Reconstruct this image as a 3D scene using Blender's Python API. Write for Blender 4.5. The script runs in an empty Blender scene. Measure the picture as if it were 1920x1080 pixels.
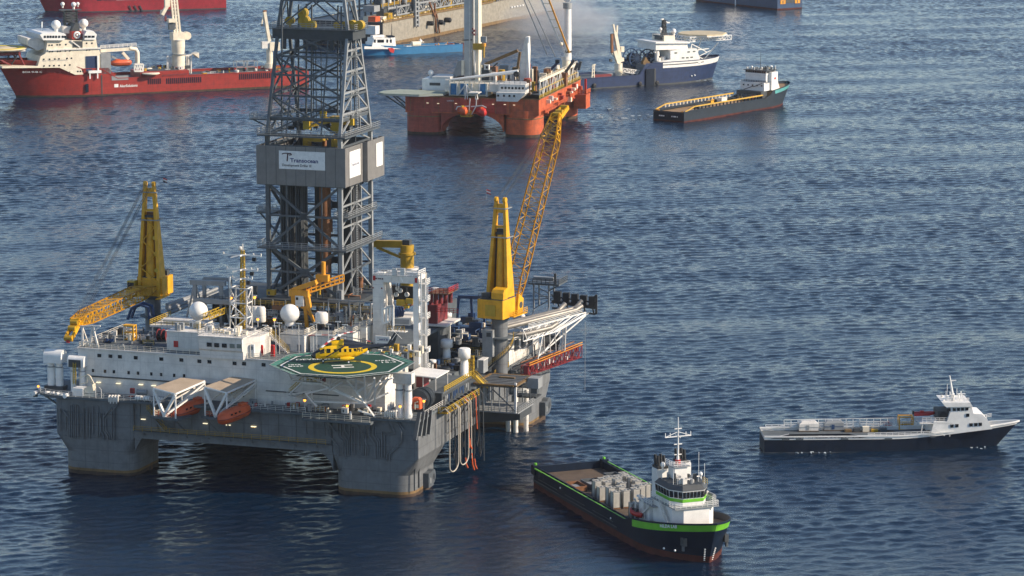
import bpy, math, random
from mathutils import Vector, Matrix
random.seed(7)
D = bpy.data; SC = bpy.context.scene; COL = SC.collection
R_ = math.radians

# ------------------------------------------------------------------ camera
FPX, YH, CAMH = 6000.0, -500.0, 152.0          # focal length in photo pixels, horizon row, height in metres
PITCH = math.atan((540 - YH) / FPX)
cam_d = D.cameras.new('camera'); cam = D.objects.new('camera', cam_d); COL.objects.link(cam)
cam_d.sensor_width = 36.0; cam_d.lens = 36.0 * FPX / 1920.0
cam_d.clip_start = 1.0; cam_d.clip_end = 60000.0
cam.location = (0, 0, CAMH); cam.rotation_euler = (math.pi / 2 - PITCH, 0, 0)
SC.camera = cam

# ------------------------------------------------------------------ sky, sun, exposure
SUN_EL, SUN_AZ = 29.0, 101.0                    # azimuth clockwise from +y (the view direction)
world = D.worlds.new('World'); SC.world = world; world.use_nodes = True
wn = world.node_tree; wn.nodes.clear()
sky = wn.nodes.new('ShaderNodeTexSky'); sky.sky_type = 'NISHITA'; sky.sun_disc = False
sky.sun_elevation = R_(SUN_EL); sky.sun_rotation = R_(SUN_AZ)
sky.air_density = 1.0; sky.dust_density = 0.05; sky.ozone_density = 1.15; sky.altitude = 1200
bg = wn.nodes.new('ShaderNodeBackground'); bg.inputs[1].default_value = 0.125
wo = wn.nodes.new('ShaderNodeOutputWorld')
wn.links.new(sky.outputs[0], bg.inputs[0]); wn.links.new(bg.outputs[0], wo.inputs[0])
sun_d = D.lights.new('sun', 'SUN'); sun_d.energy = 5.0; sun_d.angle = R_(0.6); sun_d.color = (1.0, 0.84, 0.65)
sun = D.objects.new('sun', sun_d); COL.objects.link(sun)
_sd = Vector((math.sin(R_(SUN_AZ)) * math.cos(R_(SUN_EL)), math.cos(R_(SUN_AZ)) * math.cos(R_(SUN_EL)), math.sin(R_(SUN_EL))))
sun.rotation_euler = _sd.to_track_quat('Z', 'Y').to_euler(); sun.location = _sd * 500
SC.view_settings.view_transform = 'Standard'; SC.view_settings.look = 'None'
SC.view_settings.exposure = 0.53; SC.view_settings.gamma = 1.0; SC.view_settings.use_curve_mapping = False

# ------------------------------------------------------------------ materials
def _mix(nt, fac, a, b):
    m = nt.nodes.new('ShaderNodeMix'); m.data_type = 'RGBA'
    for i, v in ((0, fac), (6, a), (7, b)):
        if hasattr(v, 'is_linked'): nt.links.new(v, m.inputs[i])
        else: m.inputs[i].default_value = v if i == 0 else (*v, 1)
    return m.outputs[2]
def _ramp(nt, src, lo, hi):
    r = nt.nodes.new('ShaderNodeMapRange'); nt.links.new(src, r.inputs[0])
    r.inputs[1].default_value = lo; r.inputs[2].default_value = hi; r.clamp = True
    return r.outputs[0]
def _noise(nt, vec, scale, detail=4, rough=.6):
    n = nt.nodes.new('ShaderNodeTexNoise'); n.inputs['Scale'].default_value = scale
    n.inputs['Detail'].default_value = detail; n.inputs['Roughness'].default_value = rough
    nt.links.new(vec, n.inputs['Vector']); return n.outputs[0]
def _coord(nt, sc=(1, 1, 1)):
    t = nt.nodes.new('ShaderNodeTexCoord'); m = nt.nodes.new('ShaderNodeMapping')
    m.inputs['Scale'].default_value = sc; nt.links.new(t.outputs['Object'], m.inputs[0]); return m.outputs[0]
RUST = (.16, .065, .025)
def paint(name, rgb, rough=.55, vary=.18, rust=.0, metal=0.0, bump=.0, rustcol=RUST, streak=.12, seam=0.0, spec=.5):
    m = D.materials.new(name); m.use_nodes = True; nt = m.node_tree
    b = nt.nodes['Principled BSDF']; b.inputs['Roughness'].default_value = rough; b.inputs['Metallic'].default_value = metal
    dark = tuple(c * (1 - vary) * .9 for c in rgb)
    n1 = _noise(nt, _coord(nt), .45, 6, .65)
    c = _mix(nt, _ramp(nt, n1, .35, .68), rgb, dark)
    if streak:
        n2 = _noise(nt, _coord(nt, (1.6, 1.6, .12)), 1.0, 4, .7)
        mu = nt.nodes.new('ShaderNodeMath'); mu.operation = 'MULTIPLY'; mu.inputs[1].default_value = streak * 2.2
        nt.links.new(_ramp(nt, n2, .55, .8), mu.inputs[0])
        c = _mix(nt, mu.outputs[0], c, tuple(x * .35 + .01 for x in rgb))
    if rust:
        n3 = _noise(nt, _coord(nt, (.9, .9, .22)), .8, 7, .72)
        c = _mix(nt, _ramp(nt, n3, .74 - rust * .3, .86 - rust * .22), c, rustcol)
    b.inputs['Specular IOR Level'].default_value = spec
    if seam:                                                  # welded plate seams
        sx = nt.nodes.new('ShaderNodeSeparateXYZ'); nt.links.new(_coord(nt), sx.inputs[0]); ad = nt.nodes.new('ShaderNodeMath'); nt.links.new(sx.outputs[0], ad.inputs[0]); nt.links.new(sx.outputs[1], ad.inputs[1])
        mx = nt.nodes.new('ShaderNodeMath'); mx.operation = 'MAXIMUM'
        for k, (src, per, w) in enumerate(((sx.outputs[2], 2.6, .06), (ad.outputs[0], 5.2, .03))):
            d = nt.nodes.new('ShaderNodeMath'); d.operation = 'DIVIDE'; d.inputs[1].default_value = per; nt.links.new(src, d.inputs[0]); f = nt.nodes.new('ShaderNodeMath'); f.operation = 'FRACT'; nt.links.new(d.outputs[0], f.inputs[0]); l = nt.nodes.new('ShaderNodeMath'); l.operation = 'LESS_THAN'; l.inputs[1].default_value = w; nt.links.new(f.outputs[0], l.inputs[0]); nt.links.new(l.outputs[0], mx.inputs[k])
        ms = nt.nodes.new('ShaderNodeMath'); ms.operation = 'MULTIPLY'; ms.inputs[1].default_value = seam; nt.links.new(mx.outputs[0], ms.inputs[0]); c = _mix(nt, ms.outputs[0], c, tuple(x * .45 for x in rgb))
    nt.links.new(c, b.inputs['Base Color'])
    if bump:
        bm_ = nt.nodes.new('ShaderNodeBump'); bm_.inputs['Strength'].default_value = .5; bm_.inputs['Distance'].default_value = bump
        nt.links.new(_noise(nt, _coord(nt), 1.2, 3), bm_.inputs['Height']); nt.links.new(bm_.outputs[0], b.inputs['Normal'])
    return m
def plain(name, rgb, rough=.5, metal=0.0):
    m = D.materials.new(name); m.use_nodes = True; nt = m.node_tree
    b = nt.nodes['Principled BSDF']; b.inputs['Roughness'].default_value = rough; b.inputs['Metallic'].default_value = metal
    c = _mix(nt, _ramp(nt, _noise(nt, _coord(nt), 2.0, 3), .3, .75), rgb, tuple(x * .8 for x in rgb))
    nt.links.new(c, b.inputs['Base Color']); return m
def glow(name, rgb, s):
    m = D.materials.new(name); m.use_nodes = True; b = m.node_tree.nodes['Principled BSDF']
    b.inputs['Base Color'].default_value = (*rgb, 1); b.inputs['Emission Color'].default_value = (*rgb, 1)
    b.inputs['Emission Strength'].default_value = s; return m
def ribbed(name, rgb, axis_scale, rough=.5):
    m = paint(name, rgb, rough, .12); nt = m.node_tree; b = nt.nodes['Principled BSDF']
    w = nt.nodes.new('ShaderNodeTexWave'); w.inputs['Scale'].default_value = axis_scale; w.bands_direction = 'DIAGONAL'
    nt.links.new(_coord(nt, (1, 1, 0)), w.inputs['Vector'])
    bm_ = nt.nodes.new('ShaderNodeBump'); bm_.inputs['Strength'].default_value = .8; bm_.inputs['Distance'].default_value = .12
    nt.links.new(w.outputs['Fac'], bm_.inputs['Height']); nt.links.new(bm_.outputs[0], b.inputs['Normal']); return m

M = {}
M['white'] = paint('white_paint', (.74, .71, .66), .55, .16, .2, streak=.22, seam=.25)
M['white_clean'] = paint('clean_white_paint', (.8, .79, .76), .45, .08, .0, streak=.04)
M['cream'] = paint('cream_paint', (.78, .7, .55), .5, .12, .1)
M['hullgrey'] = paint('rig_hull_grey', (.15, .16, .17), .6, .28, .28, streak=.3, seam=.5)
M['deckgrey'] = paint('rig_deck_grey', (.1, .12, .135), .75, .3, .2)
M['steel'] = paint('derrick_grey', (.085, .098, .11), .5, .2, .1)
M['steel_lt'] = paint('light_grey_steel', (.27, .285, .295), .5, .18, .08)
M['steel_dk'] = paint('dark_steel', (.05, .058, .065), .6, .3, .1)
M['pipe_metal'] = paint('bare_pipe_metal', (.27, .255, .23), .45, .2, .05, metal=.25)
M['black'] = plain('black_rubber', (.014, .015, .018), .6)
M['glass'] = plain('dark_window_glass', (.012, .014, .018), .12)
M['glass_lt'] = plain('pale_window_glass', (.18, .2, .17), .2)
M['yellow'] = paint('crane_yellow', (.76, .385, .01), .5, .25, .14, streak=.25)
M['yellow_rail'] = paint('rail_yellow', (.5, .33, .025), .5, .2)
M['olive_y'] = paint('mustard_yellow', (.45, .27, .015), .5, .2)
M['orange_y'] = paint('orange_yellow', (.72, .31, .02), .48, .15)
M['heli_y'] = paint('helicopter_yellow', (.86, .5, .004), .3, .05, streak=.0)
M['heli_k'] = plain('helicopter_navy', (.012, .016, .028), .3)
M['orange'] = paint('lifeboat_orange', (.62, .1, .025), .5, .2)
M['red'] = paint('signal_red', (.5, .02, .018), .5, .2)
M['maroon'] = paint('maroon_paint', (.18, .02, .025), .55, .2)
M['blue'] = paint('machinery_blue', (.015, .05, .14), .5, .2)
M['green'] = paint('helideck_green', (.006, .056, .037), .7, .12, streak=0)
M['net'] = paint('net_green', (.04, .2, .15), .7, .2, streak=0)
M['mark_y'] = plain('marking_yellow', (.72, .52, .02), .6)
M['mark_w'] = plain('marking_white', (.8, .8, .78), .6)
M['tan'] = paint('tan_canopy', (.42, .33, .24), .7, .1)
M['rusty'] = paint('rusty_steel', (.25, .11, .05), .8, .4, .6)
M['rustdeck'] = paint('rusty_brown_deck', (.12, .085, .062), .85, .35, .5)
M['growth'] = paint('waterline_growth', (.07, .042, .025), .85, .5, .6)
M['ochre'] = paint('rust_ochre_band', (.2, .125, .05), .8, .4, .6, rustcol=(.2, .08, .02))
M['lamp'] = glow('sodium_lamp', (1.0, .36, .04), 2.2)
M['lamp_w'] = glow('tube_lamp', (1.0, .85, .55), .75)
M['hose'] = plain('pale_hose', (.42, .38, .32), .7); M['dull_red'] = paint('dull_red_steel', (.3, .028, .035), .6, .25)
M['ribbed'] = ribbed('ribbed_cladding', (.27, .26, .25), 5.0)
M['txt_blue'] = plain('lettering_blue', (.02, .035, .16), .6)
M['txt_dark'] = plain('lettering_dark', (.06, .02, .025), .6)

# ------------------------------------------------------------------ geometry
V = Vector
class MB:
    """collects shapes (each with a material) and links them as one mesh object"""
    def __init__(s): s.v = []; s.f = []; s.m = []; s.sm = []; s.mats = []
    def mi(s, mat):
        mat = M[mat] if isinstance(mat, str) else mat
        if mat not in s.mats: s.mats.append(mat)
        return s.mats.index(mat)
    def add(s, vs, fs, mat, smooth=False):
        o = len(s.v); k = s.mi(mat); s.v += [tuple(v) for v in vs]
        for f in fs: s.f.append([i + o for i in f]); s.m.append(k); s.sm.append(smooth)
    def bx(s, x0, x1, y0, y1, z0, z1, mat):
        vs = [(x, y, z) for z in (z0, z1) for y in (y0, y1) for x in (x0, x1)]
        s.add(vs, [(0, 2, 3, 1), (4, 5, 7, 6), (0, 1, 5, 4), (2, 6, 7, 3), (0, 4, 6, 2), (1, 3, 7, 5)], mat)
    def box(s, c, d, mat, rz=0.0):
        cs, sn = math.cos(rz), math.sin(rz); vs = []
        for z in (-.5, .5):
            for y in (-.5, .5):
                for x in (-.5, .5):
                    a, b = x * d[0], y * d[1]; vs.append((c[0] + a * cs - b * sn, c[1] + a * sn + b * cs, c[2] + z * d[2]))
        s.add(vs, [(0, 2, 3, 1), (4, 5, 7, 6), (0, 1, 5, 4), (2, 6, 7, 3), (0, 4, 6, 2), (1, 3, 7, 5)], mat)
    def frame(s, p, q):
        d = (V(q) - V(p)); L = d.length; d = d / max(L, 1e-9)
        up = V((0, 0, 1)) if abs(d.z) < .95 else V((0, 1, 0))
        a = d.cross(up).normalized(); b = a.cross(d); return d, a, b
    def beam(s, p, q, w, mat, h=None):
        h = h or w; p, q = V(p), V(q); d, a, b = s.frame(p, q); vs = []
        for e in (p, q):
            for i, j in ((-1, -1), (1, -1), (1, 1), (-1, 1)): vs.append(e + a * (i * w / 2) + b * (j * h / 2))
        s.add(vs, [(3, 2, 1, 0), (4, 5, 6, 7), (0, 1, 5, 4), (1, 2, 6, 5), (2, 3, 7, 6), (3, 0, 4, 7)], mat)
    def path(s, pts, w, mat, close=False):
        pts = list(pts); n = len(pts)
        for i in range(n - (0 if close else 1)): s.beam(pts[i], pts[(i + 1) % n], w, mat)
    def cyl(s, p, q, r, mat, r2=None, n=12, cap=True):
        r2 = r if r2 is None else r2; p, q = V(p), V(q); d, a, b = s.frame(p, q); vs = []
        for e, rr in ((p, r), (q, r2)):
            for i in range(n):
                t = 2 * math.pi * i / n; vs.append(e + a * (rr * math.cos(t)) + b * (rr * math.sin(t)))
        s.add(vs, [(i, (i + 1) % n, n + (i + 1) % n, n + i) for i in range(n)], mat, True)
        if cap: s.add(vs[:n], [tuple(range(n))[::-1]], mat); s.add(vs[n:], [tuple(range(n))], mat)
    def tube(s, pts, r, mat, n=8):
        pts = [V(p) for p in pts]; rings = []; a = None
        for i, p in enumerate(pts):
            d = (pts[min(i + 1, len(pts) - 1)] - pts[max(i - 1, 0)]).normalized()
            if a is None:
                up = V((0, 0, 1)) if abs(d.z) < .95 else V((0, 1, 0)); a = d.cross(up).normalized()
            else: a = (a - d * a.dot(d)).normalized()
            b = a.cross(d); rings.append([p + a * (r * math.cos(2 * math.pi * k / n)) + b * (r * math.sin(2 * math.pi * k / n)) for k in range(n)])
        s.loft(rings, mat, True)
    def loft(s, rings, mat, smooth=False, cap=True, closed=True):
        n = len(rings[0]); vs = [v for r in rings for v in r]; fs = []
        for j in range(len(rings) - 1):
            for i in range(n if closed else n - 1):
                fs.append((j * n + i, j * n + (i + 1) % n, (j + 1) * n + (i + 1) % n, (j + 1) * n + i))
        s.add(vs, fs, mat, smooth)
        if cap and closed: s.add(rings[0], [tuple(range(n))[::-1]], mat); s.add(rings[-1], [tuple(range(n))], mat)
    def lathe(s, prof, c, mat, n=20, axis='z', cap=True):
        rings = []
        for r, h in prof:
            ring = []
            for i in range(n):
                t = 2 * math.pi * i / n; a, b = r * math.cos(t), r * math.sin(t)
                ring.append({'z': (c[0] + a, c[1] + b, c[2] + h), 'x': (c[0] + h, c[1] + a, c[2] + b), 'y': (c[0] + b, c[1] + h, c[2] + a)}[axis])
            rings.append(ring)
        s.loft(rings, mat, True, cap)
    def sphere(s, c, r, mat, n=20, sz=1.0):
        k = n // 2
        s.lathe([(max(r * math.sin(math.pi * i / k), .001), -r * sz * math.cos(math.pi * i / k)) for i in range(k + 1)], c, mat, n)
    def prism(s, poly, lo, hi, mat, axis='z'):
        f = {'z': lambda a, b, h: (a, b, h), 'y': lambda a, b, h: (a, h, b), 'x': lambda a, b, h: (h, a, b)}[axis]
        n = len(poly); vs = [f(a, b, lo) for a, b in poly] + [f(a, b, hi) for a, b in poly]
        s.add(vs, [tuple(range(n))[::-1], tuple(range(n, 2 * n))] + [(i, (i + 1) % n, n + (i + 1) % n, n + i) for i in range(n)], mat)
    def rail(s, pts, mat, h=1.1, w=.07, step=1.8, close=False, bars=3):
        pts = [V(p) for p in pts]; n = len(pts)
        for i in range(n - (0 if close else 1)):
            p, q = pts[i], pts[(i + 1) % n]; L = (q - p).length; k = max(1, int(L / step + .5))
            for b in range(bars):
                z = V((0, 0, h * (b + 1) / bars)); s.beam(p + z, q + z, w, mat)
            for j in range(k + 1):
                e = p.lerp(q, j / k); s.beam(e, e + V((0, 0, h)), w, mat)
    def ladder(s, p, q, mat, w=.5, t=.07, step=.5, side=None):
        p, q = V(p), V(q); a = V(side) if side else V((1, 0, 0)); a = a * (w / 2)
        s.beam(p - a, q - a, t, mat); s.beam(p + a, q + a, t, mat); k = max(2, int((q - p).length / step))
        for i in range(1, k):
            e = p.lerp(q, i / k); s.beam(e - a, e + a, t * .8, mat)
    def stair(s, p, q, mat, w=.9, side=(0, 1, 0), rail='yellow_rail'):
        p, q = V(p), V(q); a = V(side).normalized() * (w / 2)
        for e in (-1, 1):
            s.beam(p + a * e, q + a * e, .12, mat, .3)
            if rail:
                for h in (.55, 1.1): s.beam(p + a * e + V((0, 0, h)), q + a * e + V((0, 0, h)), .07, rail)
                for j in range(5):
                    g = p.lerp(q, j / 4) + a * e; s.beam(g, g + V((0, 0, 1.1)), .07, rail)
        k = max(3, int(abs(q.z - p.z) / .25))
        for i in range(k):
            e = p.lerp(q, (i + .5) / k); s.beam(e - a, e + a, .25, mat, .05)
    def truss(s, A, B, mat, w=.12, bw=None, n=8, diag=True, rungs=True):
        """flat lattice between two chords A[0]-A[1] and B[0]-B[1]"""
        bw = bw or w * .7; a0, a1, b0, b1 = V(A[0]), V(A[1]), V(B[0]), V(B[1])
        s.beam(a0, a1, w, mat); s.beam(b0, b1, w, mat)
        for i in range(n + 1):
            p, q = a0.lerp(a1, i / n), b0.lerp(b1, i / n)
            if rungs: s.beam(p, q, bw, mat)
            if diag and i < n:
                p2, q2 = a0.lerp(a1, (i + 1) / n), b0.lerp(b1, (i + 1) / n)
                s.beam(p, q2, bw, mat) if i % 2 == 0 else s.beam(q, p2, bw, mat)
    def lattice(s, R0, R1, mat, w=.14, bw=None, n=8, sides=(0, 1, 2, 3)):
        """four-chord lattice from ring R0 to ring R1"""
        for i in sides: s.truss((R0[i], R1[i]), (R0[(i + 1) % 4], R1[(i + 1) % 4]), mat, w, bw, n)
    def text(s, body, o, ux, uz, h, mat, depth=.03, sx=1.0, align='LEFT', bold=.0):
        cu = D.curves.new('lettering', 'FONT'); cu.body = body; cu.size = h * 1.4; cu.align_x = align; cu.resolution_u = 2; cu.offset = bold
        ob = D.objects.new('lettering', cu); COL.objects.link(ob); me = ob.to_mesh()
        o, ux, uz = V(o), V(ux).normalized(), V(uz).normalized(); nn = ux.cross(uz)
        vs = [o + ux * (v.co.x * sx) + uz * v.co.y + nn * depth for v in me.vertices]
        fs = [tuple(p.vertices) for p in me.polygons]
        if fs: s.add(vs, fs, mat)
        ob.to_mesh_clear(); D.objects.remove(ob); D.curves.remove(cu)
    def build(s, name, parent=None, label=None, loc=None, rz=None):
        me = D.meshes.new(name); me.from_pydata(s.v, [], s.f)
        for m in s.mats: me.materials.append(m)
        me.polygons.foreach_set('material_index', s.m); me.polygons.foreach_set('use_smooth', s.sm); me.update()
        o = D.objects.new(name, me); COL.objects.link(o)
        if parent: o.parent = parent
        if label: o['label'] = label
        if loc: o.location = loc
        if rz: o.rotation_euler = (0, 0, rz)
        return o
def empty(name, loc=(0, 0, 0), rz=0.0, parent=None):
    o = D.objects.new(name, None); COL.objects.link(o); o.empty_display_size = .5
    o.location = loc; o.rotation_euler = (0, 0, rz)
    if parent: o.parent = parent
    return o
def tag(o, label, cat, group=None, kind=None):
    if label: o['label'] = label
    if cat: o['category'] = cat
    if group: o['group'] = group
    if kind: o['kind'] = kind
    return o
def inst(proto, parent, loc, rz=0.0):
    o = proto.copy(); COL.objects.link(o); o.parent = parent; o.location = loc; o.rotation_euler = (0, 0, rz); return o
def copy_tree(o, parent=None):
    c = o.copy(); COL.objects.link(c); c.parent = parent
    for ch in list(o.children): copy_tree(ch, c)
    return c

_CN = {'box': ('equipment_locker', 'machinery_skid', 'storage_crate', 'switch_cabinet'), 'cyl': ('vent_stack', 'storage_drum', 'valve_post'), 'pipe': ('pipe_run', 'hose_run'), 'rail': ('guard_rail',)}
def clutter(n, xr, yr, zr, mats, smax=1.6, hmax=2.0, parent=None, kinds=(.45, .72, .9), rails=('yellow_rail', 'white')):
    for i in range(n):
        x, y, z = random.uniform(*xr), random.uniform(*yr), random.uniform(*zr); s = random.uniform(.3, smax); h = random.uniform(.3, hmax); m = random.choice(mats); k = random.random(); mb = MB()
        if k < kinds[0]:
            t = 'box'; d = s * random.uniform(.5, 1.2); mb.bx(x, x + s, y, y + d, z, z + h, m); mb.bx(x - .04, x + s + .04, y - .04, y + d + .04, z + h, z + h + .07, m)
            if s > .8: mb.bx(x + s * .2, x + s * .45, y - .03, y, z + h * .2, z + h * .75, 'steel_dk')
        elif k < kinds[1]: t = 'cyl'; mb.cyl((x, y, z), (x, y, z + h), s * .4, m, n=10); mb.cyl((x, y, z + h * .8), (x, y, z + h * .86), s * .46, m, n=10)
        elif k < kinds[2]:
            t = 'pipe'; L = random.uniform(1, 4); a = random.choice((0, 1)); e = (x + L * a, y + L * (1 - a) * .8, z + .6); mb.tube([(x, y, z), (x, y, z + .6), e, (e[0], e[1], z)], .12, m, 6)
        else: t = 'rail'; mb.rail([(x, y, z), (x + random.uniform(1, 3), y, z)], random.choice(rails), 1.1, .07, .8)
        mb.build(random.choice(_CN[t]), parent)
class Frame:
    """a local frame on the sea; turns a photo pixel into a point of a chosen local plane"""
    def __init__(s, o, yaw):
        s.o = V(o); s.yaw = yaw; s.R = Matrix.Rotation(-yaw, 3, 'Z')
    def _hit(s, px, py, ax, v):
        a, b = (px - 960) / FPX, (540 - py) / FPX; c, sn = math.cos(PITCH), math.sin(PITCH)
        d = s.R @ V((a, c + sn * b, -sn + c * b)); q = s.R @ (V((0, 0, CAMH)) - s.o)
        return q + d * ((v - q[ax]) / d[ax])
    def X(s, p, x): return s._hit(p[0], p[1], 0, x)
    def Y(s, p, y): return s._hit(p[0], p[1], 1, y)
    def Z(s, p, z): return s._hit(p[0], p[1], 2, z)
    def world(s, p): return s.o + s.R.transposed() @ V(p)
WORLD = Frame((0, 0, 0), 0.0)
def zq(ox, oy, sc): return lambda u, v: (ox + u / sc, oy + v / sc)
def frame2(pa, pb, off=0.0):
    """frame with x from pixel pa to pixel pb on the water; the traced waterline is at local y=off; origin midway"""
    a, b = WORLD.Z(pa, 0), WORLD.Z(pb, 0); d = b - a; yaw = math.atan2(d.y, d.x)
    mid = (a + b) / 2; n = V((-math.sin(yaw), math.cos(yaw), 0)); return Frame(mid - n * off, yaw), d.length
def windows(parent, pts, w, h, normal='y-', mat='glass', name='window', t=.06, frame=None):
    """one window object per point; they share one mesh"""
    mb = MB(); a = {'y': 0, 'x': 1}[normal[0]]
    if a == 0: mb.bx(-w / 2, w / 2, -t, t, -h / 2, h / 2, mat)
    else: mb.bx(-t, t, -w / 2, w / 2, -h / 2, h / 2, mat)
    first = None
    for p in pts:
        if first is None: first = mb.build(name, parent, loc=p)
        else: inst(first, parent, p)
# ------------------------------------------------------------------ the sea: a real wave surface round the scene, a plain sheet beyond
import numpy as np
def water_material():
    m = D.materials.new('sea_water'); m.use_nodes = True; nt = m.node_tree; b = nt.nodes['Principled BSDF']
    b.inputs['IOR'].default_value = 1.333; b.inputs['Roughness'].default_value = .08; b.inputs['Specular IOR Level'].default_value = .43
    big = _noise(nt, _coord(nt, (.004, .009, 1)), 1.0, 4, .6)
    c = _mix(nt, _ramp(nt, big, .3, .72), (.0015, .010, .028), (.0025, .015, .037))
    nt.links.new(c, b.inputs['Base Color'])
    prev = None
    for sc, dist, det in (((1.1, 1.7, 1), .13, 3),):
        n = nt.nodes.new('ShaderNodeBump'); n.inputs['Strength'].default_value = 1.0; n.inputs['Distance'].default_value = dist
        nt.links.new(_noise(nt, _coord(nt, sc), 1.0, det, .6), n.inputs['Height'])
        if prev: nt.links.new(prev, n.inputs['Normal'])
        prev = n.outputs[0]
    nt.links.new(prev, b.inputs['Normal'])
    return m
M['water'] = water_material()
def sea():
    rs = np.random.RandomState(4); X0, X1, Y0, Y1 = -360.0, 360.0, 500.0, 1980.0; nx, ny = 1000, 2200
    xs = np.linspace(X0, X1, nx); g = np.linspace(0, 1, ny); ys = Y0 + (Y1 - Y0) * (.62 * g + .38 * g * g)
    X, Y = np.meshgrid(xs, ys); Z = np.zeros_like(X)
    gust = np.zeros_like(X)
    for i in range(14):
        L = rs.uniform(60, 420); a = rs.uniform(0, 2 * np.pi); gust += np.sin((X * np.cos(a) * .6 + Y * np.sin(a)) * 2 * np.pi / L + rs.uniform(0, 6.3))
    gust = np.clip(.95 + .2 * gust / gust.std(), .5, 1.5)
    N = 90; srms = .135
    for i in range(N):
        lam = 1.9 * (5.6 / 1.9) ** (rs.rand() ** 1.2); k = 2 * np.pi / lam; a = -np.pi / 2 + .35 + rs.normal(0, .62)
        ph = k * (X * np.cos(a) + Y * np.sin(a)) + rs.uniform(0, 6.3)
        Z += np.sin(ph) * (srms * np.sqrt(2 / N) / k)
    Z *= gust
    for lam, a, h in ((46, -1.1, .16), (63, -1.75, .16), (29, -1.4, .09)):
        k = 2 * np.pi / lam; Z += h * np.sin(k * (X * np.cos(a) + Y * np.sin(a)) + lam)
    cw = WORLD.Z((1345, 1010), 0); dx, dy = X - cw.x, Y - cw.y; r = np.hypot(dx, dy) + 1e-6
    Z += .10 * np.sin(r * 2 * np.pi / 4.6) * np.exp(-r / 34) * np.clip((dx / r) * 1.4 - .1, 0, 1) * np.clip(r / 8, 0, 1)
    edge = np.minimum(np.minimum(X - X0, X1 - X), np.minimum(Y - Y0, Y1 - Y)); Z *= np.clip(edge / 25, 0, 1)
    co = np.stack([X, Y, Z], -1).reshape(-1, 3).astype(np.float32)
    i = np.arange((ny - 1) * (nx - 1)); r_, c_ = i // (nx - 1), i % (nx - 1); a = r_ * nx + c_
    q = np.stack([a, a + 1, a + nx + 1, a + nx], -1).astype(np.int32).ravel(); nf = len(i)
    me = D.meshes.new('water'); me.vertices.add(len(co)); me.vertices.foreach_set('co', co.ravel()); me.loops.add(nf * 4); me.loops.foreach_set('vertex_index', q)
    me.polygons.add(nf); me.polygons.foreach_set('loop_start', np.arange(0, nf * 4, 4, dtype=np.int32)); me.polygons.foreach_set('use_smooth', np.ones(nf, bool)); me.update(calc_edges=True)
    B = 30000; o = len(co)
    me.materials.append(M['water']); ob = D.objects.new('water', me); COL.objects.link(ob); tag(ob, None, None, kind='structure')
    mb = MB()                                                 # the far sheet, butted to the wave field
    for x0, x1, y0, y1 in ((-B, B, -4000, Y0), (-B, B, Y1, 40000), (-B, X0, Y0, Y1), (X1, B, Y0, Y1)): mb.add([(x0, y0, 0), (x1, y0, 0), (x1, y1, 0), (x0, y1, 0)], [(0, 1, 2, 3)], 'water')
    tag(mb.build('open_sea'), None, None, kind='structure')
sea()
# ------------------------------------------------------------------ the grey drilling rig: hull, deck, quarters
_a, _b = WORLD.Z((118, 885), 0), WORLD.Z((770, 936), 0)
R = Frame(_a, math.atan2(_b.y - _a.y, _b.x - _a.x))
rig = tag(empty('drilling_rig', R.o, R.yaw), 'large grey semi-submersible drilling rig with tall lattice derrick, white quarters and yellow cranes', 'drilling rig')
zA = zq(40, 440, 4.1545); zB = zq(40, 640, 4.1545); zC = zq(440, 440, 4.5); zD = zq(440, 640, 3.724)
zE = zq(760, 340, 3.6); zF = zq(760, 580, 3.6); zG = zq(440, 0, 4.153); zH = zq(440, 240, 3.856)
zI = zq(50, 640, 6.75); zJ = zq(320, 480, 5.4); zK = zq(560, 540, 6.0); zL = zq(800, 540, 5.4)
zN = zq(940, 480, 6.75); zO = zq(680, 480, 6.75); zP = zq(420, 580, 5.053); zQ = zq(860, 700, 7.715); zM = zq(60, 300, 3.177)
DZ = 16.4                                                    # main deck level
def rring(x0, x1, y0, y1, r, z, k=6):
    pts = []
    for cx, cy, a0 in ((x1 - r, y1 - r, 0), (x0 + r, y1 - r, 90), (x0 + r, y0 + r, 180), (x1 - r, y0 + r, 270)):
        for i in range(k + 1):
            a = R_(a0 + 90 * i / k); pts.append((cx + r * math.cos(a), cy + r * math.sin(a), z))
    return pts
def column(lo, up):
    mb = MB(); x0, x1, y0, y1 = lo; X0, X1, Y0, Y1 = up
    mb.loft([rring(x0, x1, y0, y1, 3.4, -4), rring(x0, x1, y0, y1, 3.4, .7)], 'growth', True)
    mb.loft([rring(x0 - .01, x1 + .01, y0 - .01, y1 + .01, 3.4, .7), rring(x0 - .01, x1 + .01, y0 - .01, y1 + .01, 3.4, 1.25)], 'ochre', True)
    mb.loft([rring(x0, x1, y0, y1, 3.4, 1.25), rring(x0, x1, y0, y1, 3.3, 4.6)], 'hullgrey', True, cap=False)
    mb.loft([rring(x0, x1, y0, y1, 3.3, 4.6), rring(X0, X1, Y0, Y1, .25, 8.4), rring(X0, X1, Y0, Y1, .25, 15.9)], 'hullgrey', False)
    return mb.build('column', rig)
column((0, 16.2, 0, 15), (-1.2, 16.4, 0, 16)); column((60.6, 77.4, 0, 16), (60.4, 79, 0, 16.5))
column((0, 16.2, 70, 86), (-1.2, 16.4, 69.5, 86)); column((60.6, 79.4, 69.8, 86), (60.4, 79.6, 69.5, 86))
mb = MB()
mb.bx(-.6, 78.4, .7, 85.4, 8.5, 15.9, 'hullgrey')
mb.bx(16.4, 60.4, -.1, .7, 8.45, 9.9, 'hullgrey'); mb.bx(78.4, 79.1, 16.5, 69.5, 8.45, 9.9, 'hullgrey')
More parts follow.
